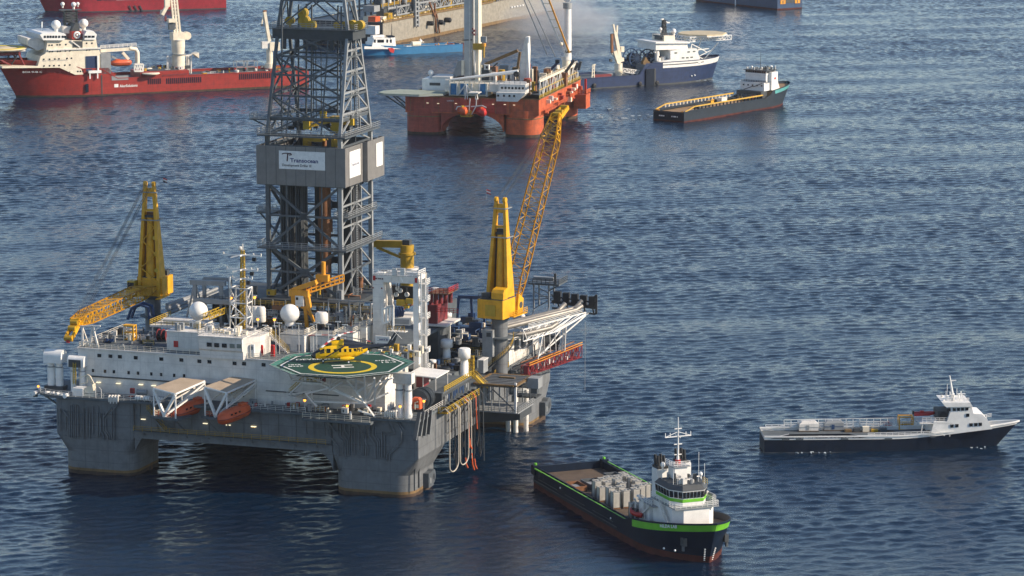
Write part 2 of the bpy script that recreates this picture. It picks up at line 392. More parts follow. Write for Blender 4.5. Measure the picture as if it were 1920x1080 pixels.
for xa, s in ((60.4, -1), (16.4, 1)):
    mb.prism([(xa, 8.4), (xa + s * 3.2, 8.4), (xa + s * 1.6, 7.6), (xa + s * .5, 6.2), (xa, 4.4)] if s < 0 else [(xa, 8.4), (xa, 5.6), (xa + .7, 6.9), (xa + 1.6, 8.4)], .4, 15, 'hullgrey', 'y')
for i in range(12):
    x = 17.5 + i * 3.85; mb.bx(x, x + .18, .5, .7, 9.9, 15.9, 'hullgrey')
for i in range(14):
    y = 18 + i * 3.85; mb.bx(78.4, 78.6, y, y + .18, 9.9, 15.9, 'hullgrey')
mb.build('deck_box', rig)
# walkway along the front of the hull between the columns
mb = MB(); mb.bx(16.6, 59.5, -1.0, .55, 9.95, 10.15, 'deckgrey'); mb.rail([(16.8, -1, 10.1), (59.4, -1, 10.1)], 'olive_y', w=.06, step=2)
for i in range(9): mb.beam((19 + i * 4.8, .6, 8.7), (19 + i * 4.8, -1, 9.95), .14, 'hullgrey')
mb.build('walkway', rig)
mb = MB(); a, b = R.Y(zB(985, 535), -.5), R.Y(zB(1125, 700), -.5); mb.stair(a, b, 'hullgrey', .9, (0, 1, 0), 'olive_y'); mb.build('stairway', rig)
# pipes down the two front columns
def run(z, pts, r=.17, y=-.3, mat='hullgrey'):
    mb = MB(); mb.tube([R.Y(z(u, v), y) for u, v in pts], r, mat, 6); mb.build('pipe_riser', rig)
for u, v0, v1 in ((300, 520, 700), (345, 540, 690), (378, 500, 752), (394, 490, 752), (410, 490, 754), (425, 490, 755), (440, 500, 758), (468, 560, 735), (482, 520, 762), (512, 505, 745), (532, 560, 760), (555, 505, 720), (594, 500, 748), (612, 560, 740), (705, 520, 760), (722, 515, 770)):
    run(zB, [(u, v0), (u, v1)])
for pts in ([(640, 560), (640, 690), (672, 740), (672, 765)], [(655, 600), (655, 690), (690, 738), (690, 768)], [(618, 600), (618, 700), (640, 735), (640, 770)], [(318, 530), (365, 590), (365, 740)], [(700, 520), (640, 590)], [(760, 480), (690, 570)]): run(zB, pts)
for pts in ([(655, 560), (655, 655), (724, 735), (724, 800)], [(718, 560), (718, 665), (757, 700), (757, 795)], [(738, 575), (738, 660), (772, 695), (772, 818)], [(755, 560), (755, 650), (787, 690), (787, 795)], [(768, 570), (768, 620), (802, 660), (802, 797)],
            [(803, 560), (803, 797)], [(819, 600), (819, 797)], [(835, 600), (835, 797)], [(868, 600), (868, 760)], [(884, 620), (884, 795)], [(897, 640), (897, 800)], [(830, 530), (930, 740), (930, 800)], [(915, 650), (915, 800)],
            [(938, 560), (938, 660), (980, 715), (980, 830)], [(965, 570), (965, 655), (998, 700), (998, 808)], [(985, 600), (985, 655), (1012, 700), (1012, 810)], [(1090, 632), (1028, 632), (1028, 812)], [(1115, 650), (1046, 650), (1046, 812)],
            [(1060, 510), (1118, 640)], [(1090, 500), (1165, 620), (1165, 700), (1062, 790), (1062, 835)], [(1110, 500), (1180, 620)], [(1140, 735), (1080, 790), (1080, 840)], [(620, 525), (710, 640)], [(760, 530), (812, 600)]): run(zD, pts)
# little lit tubes along the hull
for z, u, v in ((zB, 780, 558), (zB, 950, 607), (zB, 1433, 640), (zB, 1612, 652), (zB, 1812, 664), (zD, 130, 595), (zB, 1180, 905)):
    if v < 900:
        p = R.Y(z(u, v), .3); mb = MB(); mb.box(p, (1.0, .3, .16), 'lamp_w'); mb.build('light_fixture', rig)
# main deck with its lip, corner platforms
mb = MB(); mb.bx(-1.3, 79.2, -.9, 86.2, 15.9, DZ, 'deckgrey')
mb.prism([(-6.6, 3), (-5, .6), (-1.2, -.9), (-1.3, 15), (-6.6, 15)], 15.95, DZ, 'deckgrey')
for y in (3, 8, 13): mb.beam((-6, y, 15.9), (-1.2, y, 13), .3, 'hullgrey')
mb.bx(55.2, 70, -3.4, -.9, 15.4, 15.9, 'deckgrey'); mb.rail([(55.3, -3.3, 15.9), (69.8, -3.3, 15.9)], 'cream', 1.2, .06)
for x in (56, 60, 64, 69): mb.beam((x, -3.2, 15.4), (x - 1, -.1, 12), .22, 'hullgrey')
mb.build('main_deck', rig)
for pts in ([(-6.5, 3, DZ), (-5, .7, DZ), (-1, -.8, DZ), (22.5, -.8, DZ)], [(38.5, -.8, DZ), (55, -.8, DZ)], [(70, -.8, DZ), (79, -.8, DZ), (79, 16, DZ)], [(79, 58, DZ), (79, 86, DZ)]): mb = MB(); mb.rail(pts, 'white', 1.1, .06, 1.6); mb.build('deck_railing', rig)
# ---- quarters block
Q0, QT = 5.0, 25.5
mb = MB(); mb.prism([(1.7, Q0), (70, Q0), (70, 13), (67, 13), (67, 27), (1.7, 27)], DZ, QT, 'white')
mb.prism([(1.3, Q0 - .35), (70.3, Q0 - .35), (70.3, 13.3), (67.3, 13.3), (67.3, 27.3), (1.3, 27.3)], QT, QT + .22, 'white'); mb.prism([(1.9, Q0 + .2), (69.7, Q0 + .2), (69.7, 12.8), (66.7, 12.8), (66.7, 26.8), (1.9, 26.8)], QT + .22, QT + .26, 'deckgrey')
quarters = mb.build('quarters_block', rig)
up = [zI(920, 180), zI(1060, 187), zI(1180, 194), zI(1380, 207), zA(1090, 969), zA(1247, 976), zA(1387, 986), zA(1465, 990), zP(100, 512), zP(190, 515), zP(375, 525)]
windows(quarters, [R.Y(p, Q0 - .03) for p in up], .85, .72)
lo = [zI(840, 370), zI(992, 378), zI(1104, 384), zI(1290, 396), zI(1410, 402), zI(1578, 412), zI(1702, 420), zI(1868, 430), zB(1268, 268), zP(180, 815)]
windows(quarters, [R.Y(p, Q0 - .03) for p in lo], .5, .68)
mb = MB(); a = R.Y(zB(500, 268), Q0 - .12); b = R.Y(zB(1210, 308), Q0 - .12); mb.beam(a, (b.x + 14, b.y, a.z), .24, 'steel_dk'); mb.beam((44, Q0 - .12, 19.2), (60, Q0 - .12, 19.2), .2, 'steel_dk'); mb.build('pipe_ledge', quarters)
for u, v in ((600, 320), (755, 328), (930, 337), (1030, 345)):
    p = R.Y(zB(u, v), Q0 - .35); mb = MB(); mb.box(p, (.9, .55, .14), 'lamp_w'); mb.beam(p, p + V((0, .4, .3)), .07, 'white'); mb.build('light_fixture', quarters)
mb = MB(); mb.rail([(2, 26.5, QT + .2), (2, Q0, QT + .2), (30, Q0, QT + .2)], 'cream', 1.1, .06, 1.5); mb.rail([(40, Q0, QT + .2), (51, Q0, QT + .2)], 'cream', 1.1, .06, 1.5); mb.build('railing', quarters)
for u, v, w, h in ((865, 385, .9, 1.1), (855, 437, .8, .8)):
    p = R.Y(zB(u, v), 2.8); mb = MB(); mb.box(p, (w, .5, h), 'red'); mb.bx(p.x - w * .4, p.x + w * .4, p.y - .27, p.y - .25, p.z - h * .42, p.z + h * .42, 'maroon'); tag(mb.build('fire_cabinet', None, loc=R.o, rz=R.yaw), 'red fire cabinet %s on the grey rig front walkway' % ('above' if v == 385 else 'below the other'), 'cabinet')
# grey vessels by the front rail
mb = MB(); p = R.Y(zB(940, 395), 3.4); mb.cyl(p - V((1.1, 0, 0)), p + V((1.1, 0, 0)), .55, 'steel_lt'); mb.bx(p.x - .9, p.x - .6, p.y - .3, p.y + .3, DZ, p.z, 'steel_lt'); mb.bx(p.x + .6, p.x + .9, p.y - .3, p.y + .3, DZ, p.z, 'steel_lt'); mb.build('pressure_vessel', rig)
# ---- wheelhouse on the quarters roof
w0, w1 = 29.6, 39.4
mb = MB()
mb.prism([(4.4, 25.4), (4.4, 26.9), (4.0, 27.3), (3.75, 29.9), (13, 29.9), (13, 25.4)], w0, w1 - .1, 'white', 'x')
mb.bx(w0 - .2, w1 + .2, 3.5, 13.2, 29.9, 30.1, 'white')
mb.bx(20.6, w0 - .02, 8, 14, 25.4, 29.7, 'white'); mb.bx(20.4, w0 + .1, 7.8, 14.2, 29.7, 29.85, 'white')
mb.prism([(w1 - .1, 4.3), (w1 + 2.4, 7.5), (w1 + 2.4, 13), (w1 - .1, 13)], 25.4, 29.9, 'white')
wheel = mb.build('wheelhouse', rig, 'white wheelhouse with a band of square windows')
windows(wheel, [R.Y(p, 3.82) for p in (zJ(390, 897), zJ(466, 902), zJ(543, 907))], 1.05, .85)
windows(wheel, [R.Y(p, 3.82) for p in (zJ(622, 911), zJ(694, 913))], 1.05, .85, mat='glass_lt')
mb = MB(); mb.rail([(w0, 13, 30.1), (w0, 3.6, 30.1), (w1, 3.6, 30.1), (w1 + 2, 8, 30.1), (w1 + 2, 13, 30.1)], 'white', 1.1, .06, 1.3); mb.build('railing', wheel)
mb = MB(); p = R.Y(zJ(812, 920), 5.8); mb.bx(w1 + 1.2, w1 + 1.9, 5.3, 5.7, 26, 28.6, 'white_clean'); mb.bx(w1 + 1.35, w1 + 1.6, 5.25, 5.31, 27.5, 28.2, 'glass'); mb.build('door', wheel)
mb = MB(); p = R.Y(zA(1203, 850), 7.9); mb.bx(p.x - .5, p.x + .5, 7.9, 8.02, p.z - .7, p.z + .6, 'red'); mb.build('door', wheel, 'red door')
# small cylinders, boxes and lights cluttering the wheelhouse roof
random.seed(3); clutter(14, (21, 28.5), (8.5, 13), (29.85, 29.86), ('white', 'steel_lt', 'cream'), 1.2, 1.6, wheel); clutter(20, (w0, 38.5), (5, 12.5), (30.1, 30.11), ('white', 'steel_lt', 'cream', 'white'), 1.2, 1.7, wheel)
# ---- deckhouses right of the wheelhouse
def house(y, pTL, pBR, d, extra=.15):
    a, b = R.Y(pTL, y), R.Y(pBR, y); mb = MB(); mb.bx(a.x, b.x, y, y + d, b.z, a.z, 'white')
    mb.bx(a.x - extra, b.x + extra, y - extra, y + d + extra, a.z, a.z + .15, 'steel_lt'); mb.rail([(a.x, y, a.z + .1), (b.x, y, a.z + .1), (b.x, y + d, a.z + .1)], 'cream', 1.1, .06, 1.3)
    for k in range(2):
        x = a.x + (b.x - a.x) * (.25 + .45 * k); mb.bx(x, x + .9, y - .1, y, b.z + .3, b.z + 1.6, 'steel_lt')
    mb.cyl((b.x - .6, y + d / 2, a.z), (b.x - .6, y + d / 2, a.z + 1), .4, 'white', n=8)
    mb.build('deckhouse', rig); return a, b
house(14, (525, 627), (571, 661), 7); house(15.5, (581, 630), (624, 662), 7); house(18, (628, 624), (662, 655), 7); house(22, (661, 612), (687, 648), 8)
mb = MB(); mb.bx(21, 66, 13.4, 60, 25.2, 25.75, 'deckgrey'); mb.build('upper_deck', rig)
# stairs and red bottles beside the wheelhouse
mb = MB(); mb.stair(R.Y(zJ(1010, 800), 12), R.Y(zJ(1190, 985), 12), 'white', .9); mb.build('stairway', rig)
for u in (905, 925, 1025, 1042):
    p = R.Y(zJ(u, 965), 8); mb = MB(); mb.cyl((p.x, p.y, QT + .25), (p.x, p.y, p.z + 1.1), .3, 'red', n=10); mb.sphere((p.x, p.y, p.z + 1.1), .3, 'red', 10)
    tag(mb.build('gas_bottle', None, loc=R.o, rz=R.yaw), 'red gas bottle standing beside the wheelhouse stairs on the rig', 'gas bottle', 'red bottles beside the wheelhouse')
# ---- radomes
for (u, v), y, r, lab in (((372, 583), 22, 2.0, None), ((543.5, 588), 21, 2.02, None)):
    c = R.Y((u, v), y); mb = MB(); mb.sphere(c, r, 'white_clean', 28)
    o = mb.build('satellite_dome', rig, 'white satellite dome on a lattice stand'); s = MB(); zb = 25.6
    s.cyl(c + V((0, 0, -r - .5)), c + V((0, 0, -r + .35)), r * .55, 'white')
    for i in range(4):
        a = R_(45 + 90 * i); t = c + V((1.2 * math.cos(a), 1.2 * math.sin(a), -r - .4)); f = V((c.x + 1.7 * math.cos(a), c.y + 1.7 * math.sin(a), zb)); s.beam(t, f, .16, 'white')
        a2 = R_(135 + 90 * i); s.beam(t, V((c.x + 1.7 * math.cos(a2), c.y + 1.7 * math.sin(a2), zb)), .1, 'white')
    s.build('stand', o)
# ---- yellow ladder mast and the white lattice tower beside it
mb = MB(); b = R.Y((455, 622), 14); t = R.Y((455, 470), 14); mb.lattice([b + V((i, j, 0)) for i, j in ((-.5, -.5), (.5, -.5), (.5, .5), (-.5, .5))], [t + V((i * .6, j * .6, 0)) for i, j in ((-.5, -.5), (.5, -.5), (.5, .5), (-.5, .5))], 'yellow_rail', .14, .1, 22)
for v, w in ((478, 4.2), (505, 3.4), (522, 2.2)):
    c = R.Y((455, v), 14); mb.beam(c + V((-w, -.3, 0)), c + V((w, -.3, 0)), .3, 'white_clean'); mb.beam(c + V((0, -1.6, 0)), c + V((0, 1.4, 0)), .26, 'white_clean'); mb.beam(c + V((-w * .5, -1.4, -.4)), c + V((.4, -.6, .2)), .22, 'white_clean')
    for sx in (-w, w * .6, w): mb.box(c + V((sx, -.3, .25)), (.26, .26, .5), 'white')
    mb.box(c + V((w * .65, -.4, -.75)), (.75, .5, .75), 'black'); mb.beam(c + V((w * .65, -.4, -.4)), c + V((w * .65, -.3, 0)), .1, 'white')
mb.cyl(t, t + V((0, 0, 1.4)), .12, 'white', n=6); mb.sphere(t + V((-.5, 0, .5)), .5, 'white', 10); mb.build('radio_mast', rig, 'yellow ladder mast with white yards and antennas')
mb = MB(); q0 = [R.Y((431, 622), 13), R.Y((462, 624), 13)]; q1 = [R.Y((431, 540), 13), R.Y((462, 542), 13)]
B_ = [q0[0], q0[1], q0[1] + V((0, 3, 0)), q0[0] + V((0, 3, 0))]; T_ = [q1[0], q1[1], q1[1] + V((0, 3, 0)), q1[0] + V((0, 3, 0))]
mb.lattice(B_, T_, 'white_clean', .26, .18, 3); mb.beam(T_[0], T_[0] + V((0, 0, 2.6)), .3, 'white_clean'); mb.beam(T_[1] + V((-1.5, 0, 0)), T_[1] + V((1.2, 0, 0)), .18, 'white_clean'); mb.beam(T_[0], T_[0] + V((1.2, 0, 0)), .18, 'white'); mb.build('antenna_tower', rig, 'white braced antenna tower')
# ---- grey portal frame behind the left dome, pale pipes sloping down to the left
mb = MB(); y = 34; a, b = R.Y(zJ(245, 265), y), R.Y(zJ(510, 275), y); za = 25.6
mb.beam(a + V((-1, 0, 0)), b + V((1, 0, 0)), 1.0, 'steel_lt'); mb.beam(a + V((0, 5, 0)), b + V((0, 5, 0)), .8, 'steel_lt')
for e in (a, b):
    for dy in (0, 5):
        mb.beam(e + V((0, dy, 0)), (e.x, y + dy, za), .7, 'steel_lt')
    mb.beam(e, (e.x - 2.4 if e is a else e.x + 2.4, y - .5, za), .35, 'steel_lt')
mb.beam(a, (b.x - 3, y, za), .3, 'steel_lt'); mb.build('portal_frame', rig, 'pale grey portal frame')
for k, (u0, v0, u1, v1) in enumerate(((0, 510, 380, 345), (10, 535, 470, 330), (30, 560, 480, 372), (0, 480, 360, 360))):
    mb = MB(); mb.cyl(R.Y(zJ(u0 - 40, v0 + 16), 48), R.Y(zJ(u1, v1), 62), .42, 'steel_lt', n=10); mb.build('deck_pipe', rig)
mb = MB(); a, b = R.Y(zJ(330, 640), 18), R.Y(zJ(580, 540), 40); mb.truss((a, b), (a + V((0, 0, 1.2)), b + V((0, 0, 1.2))), 'yellow_rail', .14, .1, 10); mb.truss((a + V((1.4, 0, 0)), b + V((1.4, 0, 0))), (a + V((1.4, 0, 1.2)), b + V((1.4, 0, 1.2))), 'yellow_rail', .14, .1, 10); mb.add([a + V((0, 0, -.1)), a + V((1.4, 0, -.1)), b + V((1.4, 0, -.1)), b + V((0, 0, -.1))], [(0, 1, 2, 3)], 'white'); mb.build('walkway', rig, 'yellow railed catwalk')
mb = MB(); a = R.Y(zA(1030, 690), 24); b = R.Y(zA(1390, 690), 24); mb.bx(a.x, b.x, 22, 33, a.z - .4, a.z, 'white'); mb.rail([(a.x, 33, a.z), (a.x, 22, a.z), (b.x, 22, a.z)], 'yellow_rail', 1.1, .08, 1.3)
for x in (a.x + .5, b.x - .5): mb.beam((x, 22.5, QT), (x, 22.5, a.z), .3, 'white')
mb.cyl((a.x + 2, 25, a.z + .6), (b.x - 2, 25, a.z + .6), .6, 'white'); mb.build('raised_platform', rig)
# ---- roof of the quarters, left: boom rest, blue bundle, yellow cage, reels
mb = MB(); p = R.Y(zA(600, 720), 6.5); mb.beam((p.x - 3.6, 6.2, 25.7), (p.x - 3.6, 6.2, p.z), .35, 'white'); mb.beam((p.x, 6.2, 25.7), (p.x - 1.2, 6.2, p.z + .3), .35, 'white'); mb.beam((p.x - 2.0, 6.2, 25.7), (p.x - 1.2, 6.2, p.z + .3), .35, 'white')
mb.beam((p.x - 4, 6.2, p.z), (p.x + .6, 6.2, p.z + .3), .3, 'white'); mb.beam((p.x + .5, 6.2, p.z + .3), (p.x - 1.5, 6.2, p.z - 1.5), .22, 'white'); mb.beam((p.x - 3.6, 9, 25.7), (p.x - 3.6, 6.2, p.z), .25, 'white'); mb.beam((p.x - 3.6, 6.2, 27), (p.x - .6, 6.2, 26.2), .2, 'white'); mb.build('boom_rest', rig)
mb = MB(); p = R.Z(zA(835, 825), 25.75); 
for i in range(2):
    for j in range(2): mb.beam((p.x - 1.1 + 2.2 * i, p.y + 1.4 * j, 25.75), (p.x - 1.1 + 2.2 * i, p.y + 1.4 * j, 28.9), .3 if i else .16, 'yellow' if i else 'white')
for k in range(5): mb.bx(p.x - 1.1, p.x + 1.1, p.y, p.y + 1.4, 25.9 + k * .7, 26.05 + k * .7, 'cream' if k % 2 else 'yellow')
mb.bx(p.x - 1.25, p.x + 1.25, p.y - .1, p.y + 1.5, 28.9, 29.05, 'yellow'); tag(mb.build('equipment_cage', None, loc=R.o, rz=R.yaw), 'yellow and white open shelved cage on the rig quarters roof', 'cage')
mb = MB(); p = R.Z(zA(690, 845), 25.8); random.seed(9)
for i in range(9): c = p + V((random.uniform(-.9, .9), random.uniform(-.5, .8), .35 + random.uniform(0, .45))); mb.sphere(c, random.uniform(.35, .6), 'blue' if i < 6 else 'black', 8, .7)
tag(mb.build('tarpaulin_bundle', None, loc=R.o, rz=R.yaw), 'crumpled blue tarpaulin bundle near the left roof edge of the rig', 'tarpaulin')
def reel(c, r, w, mat, flange, axis=(1, 0, 0), n=20):
    mb = MB(); a = V(axis).normalized(); c = V(c); mb.cyl(c - a * w / 2, c + a * w / 2, r * .78, mat, n=n)
    for e in (-1, 0, 1): mb.cyl(c + a * (w / 2 * e - .06), c + a * (w / 2 * e + .06), r, flange, n=n)
    return mb
p = R.Z(zA(1090, 835), 25.8); mb = reel(p + V((0, 1, 1.3)), 1.3, 2.0, 'black', 'maroon'); mb.bx(p.x - 1.2, p.x + 1.2, p.y + .4, p.y + 1.6, 25.75, 26.1, 'steel_dk'); tag(mb.build('hose_reel', None, loc=R.o, rz=R.yaw), 'dark maroon hose reel beside the grey block left of the wheelhouse', 'reel')
p = R.Z(zA(880, 690), 25.8); mb = MB(); mb.tube([(p.x - 3, p.y + 3, 26), (p.x - 2, p.y + 3, 28.4), (p.x, p.y + 3, 29.4), (p.x + 2, p.y + 3, 28.9), (p.x + 2.4, p.y + 3, 26)], .35, 'blue'); mb.tube([(p.x - 3, p.y + 5, 26), (p.x - 2, p.y + 5, 28.4), (p.x, p.y + 5, 29.4), (p.x + 2, p.y + 5, 28.9), (p.x + 2.4, p.y + 5, 26)], .35, 'blue'); mb.beam((p.x, p.y + 3, 29.4), (p.x, p.y + 5, 29.4), .4, 'blue'); mb.build('pipe_handler', rig)
# T-shaped light posts and amber lamps on the roof edge
for u, v in ((255, 765), (345, 770), (375, 745), (540, 750), (660, 755), (690, 740), (790, 755), (870, 735), (930, 760)):
    y = 11; p = R.Y(zC(u, v), y); mb = MB(); mb.beam((p.x, y, 25.7), p, .1, 'white'); mb.beam(p + V((-.6, 0, 0)), p + V((.6, 0, 0)), .16, 'white_clean'); mb.build('light_post', rig)
for z, u, v, y in ((zC, 195, 715, 12), (zC, 335, 717, 12), (zC, 168, 532, 26), (zJ, 612, 425, 13.4), (zI, 150, 568, 3.2), (zP, 765, 862, -.9), (zP, 1168, 915, -3.2), (zP, 1668, 920, -.6), (zP, 1893, 870, 6), (zA, 1818, 488, 14)):
    p = R.Y(z(u, v), y); mb = MB(); mb.sphere(p, .3, 'lamp', 8); mb.beam(p + V((0, 0, -.25)), p + V((0, 0, -1.6)), .1, 'white'); mb.bx(p.x - .4, p.x + .4, p.y - .3, p.y + .35, p.z + .26, p.z + .4, 'steel_lt'); mb.build('deck_lamp', rig, 'lit amber deck lamp')
# ---- twin ventilation trunks
def vent_pair(pL, pR, top, y, r, hood, ztop_hood=None, head='drum'):
    mb = MB(); a, b = R.Y(pL, y), R.Y(pR, y); t = R.Y(top, y).z
    for e in (a, b):
        zz = DZ; h = t - DZ
        mb.cyl((e.x, y, zz), (e.x, y, zz + h * .3), r * 1.06, 'white_clean', r * .95); mb.cyl((e.x, y, zz + h * .3), (e.x, y, zz + h * .62), r, 'white_clean', r * .95); mb.cyl((e.x, y, zz + h * .62), (e.x, y, t - .6), r * .86, 'white_clean')
        mb.cyl((e.x, y, zz + h * .6), (e.x, y, zz + h * .63), r * 1.05, 'steel_lt')
    if head == 'drum':
        prof = [(y - hood, t - hood * 1.5), (y + hood, t - hood * 1.5), (y + hood, t - hood * .5)] + [(y + hood * math.cos(R_(k)), t - hood * .5 + hood * .95 * math.sin(R_(k))) for k in range(15, 180, 15)] + [(y - hood, t - hood * .5)]
        mb.prism(prof, a.x - r * 1.3, b.x + r * 1.35, 'white_clean', 'x')
    else: mb.bx(a.x - r * 1.25, b.x + r * 1.3, y - r * 1.2, y + r * 1.2, t - hood * 1.6, t, 'white')
    return mb, a, b, t
mb, a, b, t = vent_pair(zI(312, 430), zI(415, 430), zI(350, 138), 5, .82, 1.4); mb.bx(a.x - 1.2, b.x + 1.2, 4, 6.2, DZ, DZ + .9, 'steel_dk'); mb.build('ventilation_trunk', rig, 'twin white ventilation trunks under a rounded hood')
mb, a, b, t = vent_pair(zI(592, 430), zI(706, 430), zI(640, 210), 4.4, .6, 1.15); mb.bx(a.x - .5, b.x + .2, 4.4 - 1.2, 4.4 - 1.1, t - 1.8, t - .2, 'steel_dk'); mb.ladder(R.Y(zI(605, 545), 3.2), R.Y(zI(605, 270), 3.2), 'yellow_rail', .6, .14, .35); mb.build('ventilation_trunk', rig, 'twin trunks with a grey louvre and yellow ladder')
mb, a, b, t = vent_pair(zD(1150, 380), zD(1212, 380), zD(1180, 218), 1.5, .82, 1.35, head='box'); mb.build('ventilation_trunk', rig, 'twin white trunks under a square box hood')
# small white deck crane and control box on the left corner
mb = MB(); a, b = R.Y(zI(578, 590), .2), R.Y(zI(725, 745), .2); mb.bx(a.x, b.x - .2, .2, 2.4, DZ, a.z, 'white_clean'); mb.bx(b.x - .2, b.x + 2.2, .5, 2.2, DZ, a.z - 1.1, 'cream'); mb.prism([(b.x - .2, a.z), (b.x + 1.8, a.z + .9), (b.x + 2, a.z - 1), (b.x - .2, a.z - 1)], .6, 2.1, 'cream', 'y'); mb.build('control_cabin', rig)
mb = MB()
for pts in ([(640, 470), (770, 425), (800, 440)], [(770, 425), (760, 520), (690, 540)], [(800, 440), (850, 540)], [(770, 440), (830, 545)]): mb.path([R.Y(zI(u, v), 1.5) for u, v in pts], .25, 'cream')
mb.build('davit_arm', rig)
mb = MB()
for u0, u1 in ((870, 945),): 
    a, b = R.Y(zI(u0, 620), 0), R.Y(zI(u1, 735), 0); mb.path([(a.x, 0, b.z), (a.x, 0, a.z + .2), (a.x + .5, 0, a.z + .7), (b.x - .5, 0, a.z + .7), (b.x, 0, a.z + .2), (b.x, 0, b.z)], .12, 'white')
mb.rail([R.Y(zI(840, 735), 1.6), R.Y(zI(980, 720), 1.6)], 'cream'); mb.build('guard_hoop', rig)
# ---- life raft canisters along the rail
def canister(p, ax, lab, r=.52, L=1.35):
    mb = MB(); a = V(ax).normalized() * (L / 2); p = V(p); mb.cyl(p - a, p + a, r, 'white_clean', n=14)
    for e in (-.5, .5): mb.cyl(p + a * e - a * .06, p + a * e + a * .06, r * 1.04, 'steel_lt', n=14)
    mb.bx(p.x - .4, p.x + .4, p.y - .3, p.y + .3, p.z - r - .3, p.z - r + .1, 'steel_dk'); tag(mb.build('life_raft_canister', None, loc=R.o, rz=R.yaw), lab, 'raft canister', 'life raft canisters along the rig rail')
for i, (u, v) in enumerate(((110, 655), (258, 660), (325, 664), (390, 668), (443, 688), (498, 688))):
    canister(R.Y(zI(u, v), 2 - i * .5), (.2, 1, 0), ('outermost white raft canister, set apart at the rig left corner', 'white raft canister, leftmost of the five at the rig left corner', 'white raft canister, second of five at the rig left corner', 'white raft canister, middle of five at the rig left corner', 'white raft canister, fourth of five at the rig left corner', 'white raft canister next to the white control cabin')[i], .48, 1.1)
for i, (u, v) in enumerate(((1420, 716), (1522, 722), (1685, 738))):
    canister(R.Y(zI(u, v), -.4), (1, 0, 0), ('white raft canister next to the red cabinet on the front rail', 'white raft canister in the middle of the front rail row', 'white raft canister nearest the lifeboat canopies on the rail')[i])
for i in range(7):
    u = 1040 + i * 19; p = R.Y(zI(u, 715 + (i % 2) * 20), -1.1); mb = MB() if i == 0 else mb; mb.cyl(p + V((0, 0, .3)), p + V((0, 0, -.9)), .2, 'white', .12, n=8); mb.tube([p + V((0, .9, .2)), p + V((0, .3, .5)), p + V((0, 0, .2))], .16, 'white')
mb.build('tank_vent_pipes', rig)
mb = MB()
for i in range(6):
    p = R.Y(zD(1050 + i * 15, 500), -1.1); mb.cyl(p + V((0, 0, .3)), p + V((0, 0, -.8)), .2, 'white', .12, n=8); mb.tube([p + V((0, .9, .2)), p + V((0, .3, .5)), p + V((0, 0, .2))], .16, 'white')
mb.build('tank_vent_pipes', rig)
# ------------------------------------------------------------------ derrick
SF = 33.0                                                     # drill floor level
mb = MB()
for x in (29, 36, 44, 51):
    for y in (34, 42, 50, 58): mb.beam((x, y, 25.7), (x, y, SF - .4), .8 if x in (29, 51) else .5, 'steel')
mb.bx(27.5, 52.5, 33, 59, SF - .9, SF, 'steel_dk')
for x in (29, 36, 44, 51): mb.beam((x, 33.5, 29.2), (x, 58.5, 29.2), .45, 'steel')
for y in (34, 42, 50, 58): mb.beam((28.5, y, 29.2), (51.5, y, 29.2), .45, 'steel')
for a, b in (((29, 33.8, 25.8), (36, 33.8, 32)), ((44, 33.8, 32), (51, 33.8, 25.8)), ((51.3, 34, 32), (51.3, 42, 25.8)), ((51.3, 50, 25.8), (51.3, 58, 32))): mb.beam(a, b, .35, 'steel_lt')
mb.beam((16, 33, SF - 1.2), (28, 33, SF - 1.2), 1.0, 'steel_lt'); mb.beam((51.5, 33.3, SF - 1.2), (58, 33.3, SF - 1.2), .8, 'steel_lt')
sub = mb.build('substructure', rig)
mb = MB(); mb.bx(17, 28, 33, 58, SF - 1.9, SF - 1.2, 'steel_dk'); mb.bx(17, 27.8, 40, 58, 25.8, SF - 2, 'black')
for x in (17.5, 22, 27): mb.beam((x, 33.4, 25.8), (x, 33.4, SF - 1.5), .35, 'steel_lt')
mb.rail([(17, 33, SF - 1.2), (28, 33, SF - 1.2)], 'steel_dk', 1.1, .08, 1.2); mb.build('pipe_deck', rig)
# cement silos and clutter round the substructure
def silo(u, v0, v1, y, r, z=zC, mat='white'):
    a, b = R.Y(z(u, v0), y), R.Y(z(u, v1), y); mb = MB(); mb.lathe([(r * .9, 0), (r, .2), (r, b.z * 0 + a.z - b.z - .4), (r * .7, a.z - b.z)], (b.x, y, b.z), mat, 16); mb.build('storage_tank', rig)
for u in (135, 180, 225): silo(u, 605, 735, 24, 1.0)
silo(735, 650, 745, 21, 1.35); silo(545, 525, 600, 30, .9)
random.seed(21)
clutter(60, (29, 50), (34, 56), (SF, SF + .6), ('steel', 'steel_lt', 'steel_dk', 'olive_y', 'rusty', 'white'), 2, 3, rig)
clutter(70, (28, 58), (31.5, 33), (25.8, 31), ('steel_lt', 'steel_dk', 'white', 'steel', 'rusty'), 1.5, 2, rig)
clutter(60, (42, 60), (26, 31), (25.8, 27), ('white', 'steel_lt', 'steel', 'cream', 'yellow_rail', 'steel_dk'), 1.4, 2.2, rig)
clutter(45, (21, 42), (17, 32), (25.8, 26), ('white', 'steel_lt', 'steel', 'cream', 'steel_dk'), 1.4, 1.6, rig)
clutter(45, (3, 19), (8, 24), (25.75, 25.8), ('white', 'steel_lt', 'steel', 'black', 'steel_dk', 'cream'), 1.3, 1.5, rig)
mb = MB()
for k in range(9): x = 28.5 + k * 2.9; mb.beam((x, 32.6, 25.8), (x, 32.6, SF), .18, 'steel_lt')
for k in range(4): mb.rail([(28, 32.4, 26 + k * 1.9), (58, 32.4, 26 + k * 1.9)], 'yellow_rail' if k % 2 else 'white', 1, .07, 1.6)
mb.bx(28, 58, 31, 32.6, 29.0, 29.15, 'steel_dk'); mb.build('gallery', rig)
random.seed(77)
